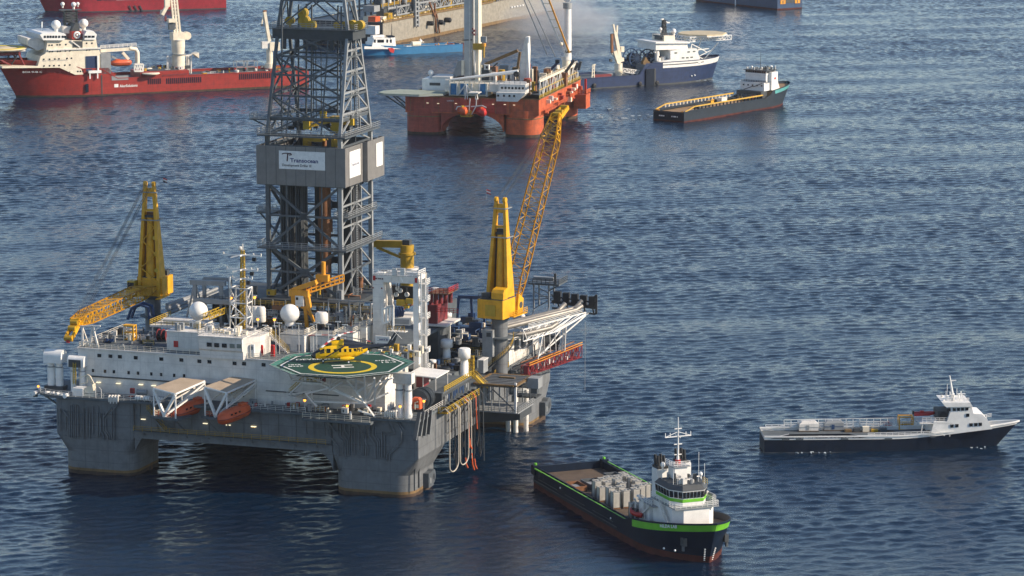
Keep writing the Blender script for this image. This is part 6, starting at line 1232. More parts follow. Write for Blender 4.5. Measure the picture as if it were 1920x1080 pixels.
# the grey bulk tanks on the cargo deck: one prototype, each copy named by where it stands in the photo
TK = [(450, 460, 1.0), (500, 492, .5), (505, 522, .9), (555, 510, 1.2), (615, 512, .95), (672, 502, 1.15), (735, 500, 1.05), (513, 425, .85), (572, 420, .6), (564, 455, .75), (624, 452, .85), (625, 405, .6), (680, 398, .55), (674, 435, 1.0), (742, 405, .5), (735, 438, .55), (788, 432, .6), (738, 475, .6), (795, 470, 1.05), (852, 460, .75), (700, 612, .95), (762, 605, .7), (815, 600, .6)]
TL = ['single tall grey tank at the far left of the tank rows', 'low grey tank just behind the left front tank', 'broad grey tank at the left end of the front row', 'tall grey tank second from left in the front row', 'shadowed grey tank third from left in the front row', 'tall grey tank fourth from left in the front row', 'grey tank fifth from left in the front row',
      'grey tank at the left end of the rear row', 'short grey tank second from left in the rear row', 'grey tank at the left of the second row', 'grey tank second from left in the second row', 'pale topped tank at the middle of the farthest row', 'pale topped tank right of the middle in the farthest row', 'tall dark sided tank in the centre of the tank block', 'pale topped tank at the right end of the farthest row', 'short pale tank behind the right part of the block', 'short pale tank at the rear right near the cargo rail', 'half hidden tank behind the fifth front tank', 'tall shaded tank second from the right end', 'pale tank at the right end nearest the wheelhouse', 'grey tank in front of the rescue boat, left one', 'grey tank behind the rescue boat davit, middle one', 'grey tank beside the davit post, right one']
tp = tag(empty('bulk_tank', (0, 0, 0)), TL[0], 'tank', 'grey tanks on the supply vessel deck')
mb = MB(); mb.loft([rring(-.86, .86, -.86, .86, .1, .3, 3), rring(-.86, .86, -.86, .86, .1, 3.05, 3), rring(-.72, .72, -.72, .72, .1, 3.2, 3)], 'tank'); mb.build('shell', tp)
mb = MB()
for i in (-.9, .9):
    for j in (-.9, .9): mb.beam((i, j, 0), (i, j, 3.35), .11, 'steel')
mb.path([(-.9, -.9, 3.3), (.9, -.9, 3.3), (.9, .9, 3.3), (-.9, .9, 3.3)], .11, 'tank', True); mb.path([(-.9, -.9, .15), (.9, -.9, .15), (.9, .9, .15), (-.9, .9, .15)], .13, 'rusty', True); mb.build('frame', tp)
mb = MB(); mb.cyl((0, 0, 3.15), (0, 0, 3.4), .28, 'steel_lt', n=10); mb.build('hatch', tp)
placed = []
for i, ((u, v, hf), lab) in enumerate(zip(TK, TL)):
    p = F.Z(z5(u, v), 3.0 + 3.3 * (.62 + .38 * min(1, hf))); p.z = 3.03
    p.y = max(-6.0, min(6.2, p.y)); p.x = min(p.x, 11.0); gx, gy = round(p.x / 2.25), round(p.y / 2.15); best = None
    for dx in range(-4, 5):
        for dy in range(-5, 6):
            c = (gx + dx, gy + dy)
            if c in placed or abs(c[1]) > 2.9 or c[0] * 2.25 > 11.4: continue
            d = (c[0] * 2.25 - p.x) ** 2 + (c[1] * 2.15 - p.y) ** 2
            if best is None or d < best[0]: best = (d, c)
    p.x, p.y = best[1][0] * 2.25, best[1][1] * 2.15; placed.append(best[1]);  o = tp if i == 0 else copy_tree(tp); o.location = F.world(p); o.rotation_euler = (0, 0, F.yaw); o.scale = (.86, .86, .66 + .44 * min(1.1, hf)); o['label'] = lab
for k, (x, y, lab) in enumerate(((-17.5, -5.2, 'open rusty basket beside the left cargo rail, nearer the camera rail'), (-18.5, -1.5, 'open dark mesh basket in the middle of the cargo deck'), (-22, 5, 'pale open basket by the far cargo rail near the stern'))):
    mb = MB(); mb.bx(x - 2.4, x + 2.4, y - 1.3, y + 1.3, 3.04, 3.24, 'steel_dk')
    for i in (-2.4, 2.4): mb.bx(x + i - .08, x + i + .08, y - 1.3, y + 1.3, 3.24, 4.2, 'rusty' if k == 0 else 'steel')
    for j in (-1.3, 1.3): mb.bx(x - 2.3, x + 2.3, y + j - .08, y + j + .08, 3.24, 4.2, 'rusty' if k == 0 else 'steel')
    mb.box((x, y, 3.5), (3, 1.6, .5), 'steel_lt'); top_thing(mb, 'cargo_basket', F, lab, 'basket', 'cargo baskets on the supply vessel')
clutter(26, (6.5, 11.5), (-4.5, 5.5), (3.03, 3.04), ('steel_lt', 'white', 'steel', 'rusty'), 1.2, 1.5, hv)

# ------------------------------------------------------------------ low crew boat on the right
z6 = zq(1400, 680, 3.692)
LC, BC = 50.6, 9.6
C = sframe((1433, 851), -LC / 2, -BC / 2, 2.0)
cb = ship('crew_boat', C, 'long low navy crew boat with white bow cabin and empty railed cargo deck', 'boat')
sc_ = lambda t: 2.95 + max(0, t - .55) ** 1.7 * 8.2
hull(cb, LC, BC, sc_, [(.3, 'steel_dk'), (('d', .05), 'navy'), (('d', .7), 'white_clean')], 1, .5, .1, 'deckgrey', .75, full=1.9, wl=1.35)
mb = MB(); mb.bx(-20, -7, -BC / 2 - .0, -BC / 2 + .3, 3.3, 4.2, 'navy'); mb.prism([(-24, 3.3), (-20, 4.2), (-7, 4.2), (-3, 3.3)], -BC / 2, -BC / 2 + .25, 'navy', 'y'); mb.text('oso', (-13.8, -BC / 2, 3.6), (1, 0, 0), (0, 0, 1), .45, 'mark_w', .06, bold=.03); mb.build('bulwark_panel', cb)
for u, w in ((270, 1.6), (367, 1.6), (678, 1.6), (982, 1.6), (1288, 1.2)):
    p = C.Y(z6(u, 500), -BC / 2 - .03); mb = MB(); mb.box((p.x, -BC / 2 - .03, sc_((p.x + LC / 2) / LC) + .15), (w, .12, .3), 'steel'); mb.build('freeing_port', cb)
mb = MB()
for s in (-1, 1):
    y = s * (BC / 2 - .3); mb.rail([(-3 if s < 0 else -24, y, 3.3), (11.5, y, 3.6)], 'white_clean', 1.0, .1, 1.35); 
    mb.beam((-24, y, 3.3), (-20, y, 4.2), .16, 'white_clean')
mb.beam((11.5, -BC / 2 + .3, 5.2), (13.5, -BC / 2 + .3, 3.6), .18, 'white_clean'); mb.rail([(-20, BC / 2 - .3, 3.3), (11.5, BC / 2 - .3, 3.6)], 'white_clean', 2.1, .1, 1.5, bars=3); mb.build('cargo_rail', cb)
def cp(u, v, y=-3.2): return C.Y(z6(u, v), y)
mb = MB(); y0_, y1_ = -3.6, 3.6
zb_ = 4.2
pts = [(cp(u, v).x, cp(u, v).z) for u, v in ((1270, 470), (1295, 405), (1385, 405), (1410, 330), (1395, 300), (1555, 300), (1568, 350), (1630, 355), (1665, 390), (1685, 435), (1690, 452))]
pts[0] = (pts[0][0], zb_ - 1); pts[-1] = (pts[-1][0] + .3, zb_ + .6); mb.prism(pts, y0_, y1_, 'white_clean', 'y'); cabn = mb.build('cabin', cb)
mb = MB(); r = [(cp(u, v).x, cp(u, v).z) for u, v in ((1350, 272), (1545, 272), (1560, 300), (1375, 302))]; mb.prism(r, y0_ - .4, y1_ + .4, 'white_clean', 'y'); mb.build('wheelhouse_roof', cb)
prow(cabn, C, [z6(1437, 324), z6(1466, 323), z6(1495, 322), z6(1524, 320)], -3.62, .68, .62); prow(cabn, C, [z6(1400, 325), z6(1530, 363), z6(1421, 438), z6(1455, 436), z6(1553, 430), z6(1586, 428), z6(1617, 426)], -3.62, .72, .68)
mb = MB(); p = cp(1432, 270, 0); q = cp(1405, 90, 0); mb.cyl(p, q, .38, 'white_clean', .12, 8); mb.beam(p + V((-1, 0, 0)), p.lerp(q, .3), .3, 'white_clean'); e = p.lerp(q, .8); mb.beam(e, e + V((1.2, 0, .1)), .2, 'white_clean')
for u, v0, v1 in ((1388, 250, 150), (1380, 260, 195), (1455, 250, 180)): mb.cyl(cp(u, v0, 0), cp(u, v1, 0), .06, 'white_clean', n=5)
mb.build('mast', cb); mb = MB(); a = cp(1488, 215, 0); mb.beam(a + V((-1, 0, 0)), a + V((.8, 0, 0)), .2, 'white_clean'); mb.beam(a, cp(1480, 265, 0), .25, 'white_clean'); mb.beam(a, cp(1505, 265, 0), .2, 'white_clean'); mb.build('radar', cb)
_p, _q = cp(1370, 272, -3.6), cp(1540, 272, -3.6); clutter(14, (_p.x, _q.x), (-2.5, 2.5), (_p.z - .05, _p.z), ('white', 'white_clean'), .7, 1.4, cb, (.3, 1, 1))
mb = MB(); mb.rail([_p, _q], 'white_clean', .9, .06, 1); mb.build('roof_rail', cb)
mb = MB(); p = cp(1352, 350, 1); mb.bx(p.x - 1.6, p.x + 1.4, -2.6, 2.6, p.z - 1.2, p.z + 1.2, 'steel_dk'); mb.cyl((p.x - .3, -2.7, p.z + .2), (p.x - .3, -2.6, p.z + .2), .9, 'black', n=14); mb.rail([(p.x - 5, -3.4, 6.2), (p.x + 1.6, -3.4, 6.2)], 'white_clean', 1.1, .08, .9); mb.bx(p.x - 5.5, p.x + 1.6, -3.6, 3.6, 6.0, 6.2, 'white'); 
for xx in (p.x - 5.2, p.x - 2, p.x + 1): mb.beam((xx, -3.4, 3.2), (xx + .3, -3.4, 6), .2, 'white')
mb.cyl((p.x - 3.6, -2, 3.4), (p.x - 1.6, -2, 3.4), .9, 'black', n=10); mb.build('aft_platform', cb)
rb = tag(empty('inflatable_boat', C.world((cp(1225, 345, 0).x, 1.0, cp(1225, 345, 0).z - .9)), C.yaw), 'red inflatable boat stowed aft of the white crew boat wheelhouse', 'inflatable boat')
mb = MB(); mb.tube([(-2, -.8, .4), (1.2, -.8, .45), (2.2, -.4, .6), (2.4, 0, .65), (2.2, .4, .6), (1.2, .8, .45), (-2, .8, .4)], .32, 'red', 10); mb.build('inflatable_tube', rb); mb = MB(); mb.bx(-2, 1.4, -.6, .6, .25, .4, 'maroon'); mb.bx(-.6, .2, -.3, .3, .4, 1.1, 'red'); mb.bx(-2.3, -1.9, -.3, .3, .4, 1.1, 'black'); mb.build('floor', rb)
for k, (u, v, lab, ms) in enumerate(((425, 455, 'white wrapped cargo pallet, left of the two on the crew boat', ('white', 'steel_lt', 'deepblue')), (600, 450, 'white and blue cargo pallet, right of the two on the crew boat', ('steel_lt', 'blue', 'white')))):
    a = C.Z(z6(u, v + 12), 3.1); mb = MB(); mb.bx(a.x - 2.2, a.x + 2.2, a.y - 1.2, a.y + 1.4, 3.0, 3.2, 'wood'); mb.loft([[(a.x - 2.1, a.y - 1.1, 3.2), (a.x + 2.1, a.y - 1.1, 3.2), (a.x + 2.1, a.y + 1.3, 3.2), (a.x - 2.1, a.y + 1.3, 3.2)], [(a.x - 2.0, a.y - 1, 4.6), (a.x + 2.1, a.y - 1.1, 4.8), (a.x + 2, a.y + 1.2, 4.7), (a.x - 2, a.y + 1.2, 4.9)], [(a.x - 1.4, a.y - .6, 5.1), (a.x + 1.5, a.y - .7, 5.2), (a.x + 1.5, a.y + .9, 5.2), (a.x - 1.4, a.y + .9, 5.1)]], ms[0])
    mb.bx(a.x - .5, a.x + .1, a.y - 1.16, a.y - 1.06, 3.4, 4.4, ms[1]); mb.bx(a.x - 2.12, a.x + 2.12, a.y - 1.15, a.y + 1.35, 3.9, 4.0, ms[1]); top_thing(mb, 'cargo_pallet', C, lab, 'pallet', 'cargo on the crew boat')
def frame_box(f, x, y, z, w, d, h, mat, name, lab, cat):
    mb = MB()
    for i in (0, w):
        for j in (0, d): mb.beam((x + i, y + j, z), (x + i, y + j, z + h), .22, mat)
    for zz in (0, h * .45, h): mb.path([(x, y, z + zz), (x + w, y, z + zz), (x + w, y + d, z + zz), (x, y + d, z + zz)], .2, mat, True)
    mb.bx(x + .1, x + w - .1, y + .1, y + d - .1, z, z + .2, mat); mb.bx(x + w * .2, x + w * .8, y + d * .2, y + d * .8, z + .2, z + h * .4, 'steel_dk'); top_thing(mb, name, f, lab, cat)
a = C.Z(z6(1085, 455), 3.2); frame_box(C, a.x - 1, a.y - .5, 3.0, 3, 2, 2.8, 'yellow', 'cargo_cage', 'open yellow cage standing on the crew boat deck near the cabin', 'cage')
a = C.Z(z6(985, 452), 3.2); mb = MB(); mb.bx(a.x - 1, a.x + .6, a.y - .6, a.y + .9, 3, 4.2, 'red'); mb.bx(a.x - 1.1, a.x + .7, a.y - .7, a.y + 1, 4.2, 4.3, 'maroon'); mb.cyl((a.x - .2, a.y, 4.3), (a.x - .2, a.y, 4.8), .3, 'red', n=8); top_thing(mb, 'red_pump_unit', C, 'red pump box beside the yellow frame on the crew boat', 'pump')
a = C.Z(z6(760, 470), 3.2); mb = MB()
for k in range(5): mb.bx(a.x - 2.5 + k * 1.9, a.x - 1.1 + k * 1.9, a.y - .6, a.y + .6, 3, 3.5 + (k % 3) * .3, ('ochre', 'steel_dk', 'cream', 'olive_y', 'steel')[k])
mb.bx(a.x - 2.8, a.x + 8.2, a.y - .8, a.y + .8, 2.9, 3.0, 'wood'); top_thing(mb, 'cargo_row', C, 'low row of mixed ochre and grey cargo on the crew boat deck', 'cargo')
mb = MB()
for u in (20.5, 22.5): mb.cyl((u, 0, 6.5), (u, 0, 7.2), .35, 'white', n=8)
mb.rail([(16.5, -3.2, 5.6), (24, -1.4, 6.9)], 'white_clean', .9, .06, 1.1); mb.build('bow_gear', cb)

# ------------------------------------------------------------------ green supply vessel with yellow rails
z4 = zq(1060, 20, 4.364)
LP_, BP_ = 84, 15.5
Pv = sframe((1284, 231), -LP_ / 2, -BP_ / 2, 53)
pv = ship('supply_vessel', Pv, 'dark green supply vessel with yellow deck rails and white wheelhouse', 'ship')
sp = lambda t: 3.3 + (0 if t < .72 else 3.2 * min(1, (t - .72) / .06)) + max(0, t - .8) * 6
_, php = hull(pv, LP_, BP_, sp, [(.7, 'boot'), (('d', .0), 'sea_green'), (('d', .9), 'sea_green')], 1, .74, .05, 'tandeck', .9, full=2.8, wl=1.9)
mb = MB(); tl = [.79 + .21 * (1 - (1 - i / 20) ** 1.7) for i in range(21)]
for s_ in (-1, 1):
    a_ = [V(php(t, sp(t) - .7, s_)) + V((0, s_ * .06, 0)) for t in tl]; b_ = [V(php(t, sp(t) + .98, s_)) + V((0, s_ * .06, 0)) for t in tl]; mb.add(a_ + b_, [(i, i + 1, 22 + i, 21 + i) for i in range(20)], 'turq', True)
mb.build('bow_strake', pv, 'turquoise bow strake')
mb = MB(); mb.bx(-LP_ / 2 - .08, -LP_ / 2 - .02, -7.2, 7.2, .8, 3.6, 'navy'); [mb.bx(-LP_ / 2 - .12, -LP_ / 2 - .08, y - w, y, 2.0, 2.5, 'mark_w') for y, w in ((4.6, .5), (3.9, 1.1), (2.6, .6), (-1.4, .5), (-2.3, 1.3), (-4.0, .4))]; mb.build('transom_panel', pv)
mb = MB()
for s in (-1, 1):
    y = s * (BP_ / 2 - .7); mb.bx(-LP_ / 2, LP_ * .21, y - .06 if s < 0 else y - .06, y + .06, 3.6, 4.6, 'sea_green'); mb.beam((-34, y, 5.9), (16, y, 5.9), .5, 'deck_yellow', .45); mb.beam((-LP_ / 2 + 1, y, 4.3), (-34, y, 5.9), .4, 'deck_yellow')
    for k in range(20): x = -34 + k * 2.6; mb.beam((x, y, 4.6), (x, y, 5.9), .4, 'navy' if s < 0 else 'cream')
    mb.beam((-LP_ / 2 + 1, y, 4.3), (-LP_ / 2 + 1, y * .75, 4.3), .4, 'orange_y')
mb.build('cargo_rail', pv, 'yellow topped cargo rail')
mb = MB()
for p in ((19, 29, -5.8, 5.8, 8, 12.5), (21.5, 29, -5, 5, 12.5, 16.5)): mb.bx(*p, 'white_clean')
mb.prism([(29, 8), (33, 8), (31, 13), (29, 16.5)], -4.5, 4.5, 'white_clean', 'y'); mb.bx(16.5, 21, -6, 6, 3.7, 8, 'steel_dk'); mb.bx(23.4, 28, -6.6, -5, 8, 18, 'white_clean'); mb.bx(20, 29.5, -6.2, 6.2, 12.4, 12.6, 'steel_lt'); acc = mb.build('superstructure', pv)
mb = MB(); mb.bx(21.3, 29.2, -5.2, 5.2, 16.5, 17.4, 'white_clean'); mb.bx(20.8, 29.6, -5.6, 5.6, 18.8, 19.1, 'steel_dk'); mb.bx(21.5, 29, -5, 5, 17.4, 18.8, 'steel_lt'); br = mb.build('wheelhouse', pv)
windows(br, [(21.45, -4.4 + i * 1.1, 18.1) for i in range(9)], .8, 1.0, 'x-'); windows(br, [(22.4 + i * 1.0, -5.03, 18.1) for i in range(6)], .7, 1.0, 'y-'); windows(acc, [(18.95, -4.6 + i * 2.2, 10.9) for i in range(5)], .7, .8, 'x-')
mb = MB(); mb.path([(18.9, -5, 12.4), (18.9, -1, 10.2), (18.9, 0, 10.2), (18.9, 4, 8.2)], .3, 'steel_dk'); mb.rail([(20.2, -6, 12.6), (20.2, 6, 12.6)], 'steel_dk', 1, .12, 1.2); mb.build('stairway', acc)
mb = MB(); p = (26, -6.62, 14.5); mb.bx(25.4, 26.6, -6.7, -6.6, 13.9, 15, 'red'); mb.build('funnel_mark', acc)
random.seed(8); clutter(28, (21, 29), (-5, 5), (19.1, 19.11), ('white', 'steel_lt', 'steel_dk'), .9, 2.2, pv, (.2, .9, .95)); mb = MB(); mb.cyl((25, 0, 19), (25, 0, 29), .14, 'steel_dk', .06, 6); mb.beam((25, -2.5, 21.5), (25, 2.5, 21.5), .2, 'white'); mb.build('mast', pv); dome(pv, (27, -4, 20.6), .7); dome(pv, (23, 3, 20.4), .6)
clutter(20, (11, 16), (-5.5, 5), (3.65, 3.66), ('steel_dk', 'steel', 'black', 'maroon'), 2.4, 3.4, pv); mb = MB(); mb.cyl((16, 0, 4.8), (16, 3, 4.8), 1.4, 'steel_dk', n=14); mb.build('deck_winch', pv)
for o in pv.children:
    if o.name.split('.')[0] not in ('hull', 'deck', 'bow_strake', 'transom_panel', 'cargo_rail'): o.scale = (1, 1, .74); o.location = (0, 0, .3 + 3.7 * .26)
for k, (x, y, m, lab) in enumerate(((-20, 0, 'steel_dk', 'dark cargo skid on the wooden deck of the green supply vessel'), (-14.5, 1, 'black', 'black cargo crate forward of the dark skid on the green vessel'), (-7, 3.5, 'yellow', 'small yellow cargo unit at the far rail of the green vessel'), (2.5, 4, 'white', 'white cargo box at the far rail of the green vessel'))):
    mb = MB(); s = 1 if m == 'yellow' else 2; mb.bx(x - s, x + s, y - 1.2, y + 1.2, 3.7, 5.0 + (.4 if k % 2 else 0), m); mb.bx(x - s - .1, x + s + .1, y - 1.3, y + 1.3, 3.64, 3.9, 'steel'); mb.rail([(x - s, y - 1.2, 5), (x + s, y - 1.2, 5)], m, .7, .12, .8); top_thing(mb, 'deck_cargo', Pv, lab, 'cargo')

# ------------------------------------------------------------------ navy and white construction vessel with helideck
LN, BN = 118, 21
Nv = sframe((1332, 147), LN / 2 - 1, 0, 30)
nv = ship('construction_vessel', Nv, 'navy and white offshore construction vessel with round sand helideck over its bow', 'ship')
Y_ = -BN / 2
def NP(u, v, y=Y_ + 1.5): return Nv.Y(z4(u, v), y)
_ts = (NP(612, 480, Y_).x + LN / 2) / LN
sn = lambda t: 4.0 + (0 if t < _ts else 4.9 * min(1, (t - _ts) / .012)) + max(0, t - .86) ** 2 * 30
_, nhp = hull(nv, LN, BN, sn, [(.5, 'steel_dk'), (('d', .2), 'navy_lt'), (('d', .8), 'navy_lt')], 1, .74, .03, 'deckgrey', .8, full=2.6, wl=1.8)
mb = MB(); tl = [_ts + .10 + (.899 - _ts) * (1 - (1 - i / 30) ** 1.6) for i in range(31)]; m = 31
for s_ in (-1, 1):
    a_ = [V(nhp(t, sn(t) - 1.7, s_)) + V((0, s_ * .06, 0)) for t in tl]; b_ = [V(nhp(t, sn(t) + .9, s_)) + V((0, s_ * .06, 0)) for t in tl]; mb.add(a_ + b_, [(i, i + 1, m + i + 1, m + i) for i in range(m - 1)], 'white_clean', True)
    a_ = [V(nhp(t, sn(t) - .55, s_)) + V((0, s_ * .1, 0)) for t in tl[:16]]; b_ = [V(nhp(t, sn(t) - .15, s_)) + V((0, s_ * .1, 0)) for t in tl[:16]]; mb.add(a_ + b_, [(i, i + 1, 17 + i, 16 + i) for i in range(15)], 'steel_dk', True)
mb.build('white_sheer_band', nv)
mb = MB(); zz0 = NP(780, 470).z
pts = [(NP(u, v).x, NP(u, v).z) for u, v in ((770, 436), (775, 420), (860, 400), (860, 330), (1075, 310), (1105, 404), (1110, 430))]; mb.prism(pts, Y_ + 1.5, -Y_ - 1.5, 'white_clean', 'y'); acc = mb.build('superstructure', nv)
prow(acc, Nv, [z4(1010, 337), z4(1055, 333), z4(965, 385), z4(1000, 384), z4(1035, 381), z4(905, 345)], Y_ + 1.42, 1.2, .6, 'glass_lt')
mb = MB(); mb.prism([(NP(u, v).x, NP(u, v).z) for u, v in ((755, 325), (755, 262), (1010, 262), (1020, 318))], Y_ + 3, -Y_ - 3, 'white_clean', 'y'); mb.prism([(NP(u, v).x, NP(u, v).z) for u, v in ((860, 262), (860, 212), (945, 212), (950, 262))], -4, 6, 'cream', 'y'); mb.prism([(NP(u, v).x, NP(u, v).z) for u, v in ((745, 270), (745, 258), (1025, 255), (1025, 268))], Y_ + 2, -Y_ - 2, 'white_clean', 'y'); br = mb.build('wheelhouse', nv)
prow(br, Nv, seg(772, 287, 848, 283, 4) + seg(905, 294, 968, 292, 4), Y_ + 2.94, 1.0, 1.2)
mb = MB(); p = NP(805, 255, 0); mb.lattice([p + V((i, j, 0)) for i, j in ((-1, -1), (1, -1), (1, 1), (-1, 1))], [V((p.x + i, j, NP(805, 75, 0).z)) for i, j in ((-.5, -.5), (.5, -.5), (.5, .5), (-.5, .5))], 'steel_dk', .35, .25, 8); q = NP(805, 200, 0); mb.bx(p.x - 3.6, p.x + 3, -3, 3, q.z - .4, q.z, 'steel_dk'); mb.bx(p.x - 3.2, p.x + 2.6, -2.6, 2.6, q.z - 1.8, q.z - .4, 'steel_dk'); mb.rail([(p.x - 3.6, -3, q.z), (p.x + 3, -3, q.z)], 'steel_dk', 1.2, .18, 1); mb.beam(NP(780, 70, 0), NP(850, 100, 0), .25, 'white'); mb.box(NP(795, 70, 0), (1.2, .6, .6), 'white_clean'); mb.box(NP(840, 98, 0), (1.5, .6, .5), 'white_clean'); mb.build('mast', nv)
dome(nv, NP(886, 168, 1), 1.15); dome(nv, NP(778, 152, -2), .8)
# helideck
hc_ = NP(1120, 180, 0); mb = MB(); mb.prism([(hc_.x + 11 * math.cos(R_(22.5 + 45 * k)), 11 * math.sin(R_(22.5 + 45 * k))) for k in range(8)], hc_.z - .6, hc_.z, 'sandpad'); mb.prism([(hc_.x + 11.4 * math.cos(R_(22.5 + 45 * k)), 11.4 * math.sin(R_(22.5 + 45 * k))) for k in range(8)], hc_.z - 1.0, hc_.z - .6, 'white'); mb.build('helideck', nv, 'sand coloured octagonal helideck')
mb = MB()
for s in (-7, 0, 7):
    mb.truss((V((hc_.x - 11, s, hc_.z - 1)), V((hc_.x + 11, s, hc_.z - 1))), (V((hc_.x - 11, s, hc_.z - 3.0)), V((hc_.x + 11, s, hc_.z - 3.0))), 'white_clean', .3, .22, 11)
for s in (-7, 7):
    mb.beam((hc_.x + 4, s, hc_.z - 4), (hc_.x - 1, s * .5, NP(1185, 385, 0).z), .4, 'white_clean'); mb.beam((hc_.x - 10, s, hc_.z - 4), (hc_.x - 12, s, NP(1110, 400, 0).z), .3, 'white_clean'); mb.beam((hc_.x - 10, s, NP(1080, 310, 0).z), (hc_.x + 1, s * .6, NP(1185, 300, 0).z), .3, 'white_clean'); mb.beam((hc_.x - 10, s, hc_.z - 4), (hc_.x, s * .6, NP(1185, 330, 0).z), .28, 'white_clean'); mb.beam((hc_.x - 11, s, NP(1110, 390, 0).z), (hc_.x + 2, s * .7, NP(1185, 310, 0).z), .25, 'white_clean'); mb.beam((hc_.x - 11, s, NP(1080, 320, 0).z), (hc_.x - 2, s * .6, NP(1170, 385, 0).z), .25, 'white_clean')
mb.build('helideck_support', nv)
for k, (u, v, r) in enumerate(((548, 385, 12), (682, 390, 12))):
    p = NP(u, v, 1); mb = MB(); r = 3.9
    for s in (-3, 2.4):
        for i in range(24): a, b = 2 * math.pi * i / 24, 2 * math.pi * (i + 1) / 24; mb.beam((p.x + r * math.cos(a), s, p.z + r * math.sin(a)), (p.x + r * math.cos(b), s, p.z + r * math.sin(b)), .45, 'deepblue')
        for i in range(6): a = math.pi * i / 6; mb.beam((p.x + r * math.cos(a), s, p.z + r * math.sin(a)), (p.x - r * math.cos(a), s, p.z - r * math.sin(a)), .22, 'deepblue')
    mb.cyl((p.x, -3, p.z), (p.x, 2.4, p.z), 2.2, 'navy', n=20); mb.bx(p.x - 3.4, p.x + 3.4, -3, 2.4, 4.2, p.z - 3.2, 'steel_dk'); mb.build('cable_reel', nv, 'large dark blue cable reel')
mb = MB(); a, b = NP(640, 475), NP(705, 620); mb.bx(a.x, b.x, Y_ - .6, Y_ + 2, 0, a.z, 'navy'); mb.bx(b.x + .2, b.x + 1, Y_ - .5, Y_ + 2, 0, a.z, 'steel_dk'); mb.build('moonpool_tower', nv)
mb = MB(); p = NP(665, 430, Y_ + 3); mb.bx(p.x - 1.7, p.x + 1.7, Y_ + 3, Y_ + 5, p.z - 2.2, p.z + .6, 'ochre'); mb.prism([(p.x - 1.7, p.z + .6), (p.x - .4, p.z + 2.8), (p.x + 1.2, p.z + .6)], Y_ + 3, Y_ + 5, 'ochre', 'y'); mb.build('winch_house', nv)
mb = MB(); b = NP(434, 570, -4); t = NP(434, 430, -4); mb.cyl((b.x, -4, 4.2), (b.x, -4, t.z), 1.75, 'cream', n=20); mb.cyl((b.x, -4, NP(434, 490, -4).z - .3), (b.x, -4, NP(434, 490, -4).z), 2.0, 'cream', n=20)
K = lambda u, v: NP(u, v, -4)
mb.beam(t, K(400, 330), 1.7, 'cream'); mb.beam(K(450, 420), K(405, 180), 1.5, 'cream'); mb.beam(K(405, 180), K(392, 110), .7, 'cream'); mb.beam(K(420, 200), K(425, 120), .6, 'cream'); mb.beam(K(380, 190), K(382, 345), 1.0, 'rusty'); mb.beam(K(382, 345), K(430, 395), .9, 'cream'); mb.box(K(462, 315), (1.6, 1.6, 2.4), 'cream'); mb.box(K(455, 400), (2.2, 1.6, 1.6), 'cream'); mb.box(K(372, 405), (1.1, 1.1, 1.3), 'steel_dk'); mb.build('deck_crane', nv, 'cream knuckle boom crane folded upright')
mb = MB(); 
for s in (-1, 1): mb.beam(NP(225 + s * 10, 570, -6), NP(232 + s * 6, 440, -6), .4, 'cream')
for k in range(5): mb.beam(NP(216, 560 - k * 26, -6), NP(240, 545 - k * 26, -6), .25, 'cream')
mb.beam(NP(232, 445, -6), NP(246, 440, -6), .5, 'cream'); mb.build('davit', nv)
mb = MB(); a, b = NP(270, 500, 4), NP(395, 545, 4); mb.bx(a.x, b.x, -4, 6, 4.2, a.z, 'steel_lt'); a2 = NP(305, 520, -5); mb.bx(a2.x - 5, a2.x + 4, -6, -4.1, 4.2, a2.z, 'maroon'); a, b = NP(490, 520, -6), NP(600, 560, -6); 
for k in range(5): x = a.x + (b.x - a.x) * k / 5; mb.bx(x, x + (b.x - a.x) / 5.6, -7, -2, 4.2, a.z, ('steel_lt', 'sea_green', 'white', 'sea_green', 'steel_lt')[k])
mb.truss((NP(470, 470, -8), NP(610, 490, -8)), (NP(470, 500, -8), NP(610, 520, -8)), 'white', .3, .2, 8); mb.build('deck_housing', nv)
mb = MB()
for u, v, s in ((760, 400, 3), (800, 390, 3), (748, 335, 2.4)): p = NP(u, v, -6); mb.cyl((p.x, -6, p.z - 4), (p.x, -6, p.z + .8), s * .38, 'white', n=10)
mb.tube([NP(730, 345, -6), NP(740, 325, -6), NP(755, 330, -6), NP(760, 370, -6)], .7, 'white', 8); mb.build('exhaust_trunk', nv)
prow(nv, Nv, seg(745, 541, 838, 537, 5), Y_ - .05, 1.1, 1.0, 'glass_lt', 'hull_opening')
for u, v in ((238, 612), (612, 597), (752, 590)):
    p = NP(u, v, Y_ - .5); mb = MB(); mb.lathe([(.5, -.3), (.95, -.2), (.95, .2), (.5, .3)], p, 'black', 14, 'y'); mb.build('tyre_fender', nv)
mb = MB(); 
for u, v in ((1010, 537), (1060, 532), (950, 545), (1085, 527)): p = NP(u, v, Y_ + 2); mb.sphere((p.x - 2, Y_ + 1.6, p.z), .4, 'mark_w', 8)
mb.build('bow_marks', nv)

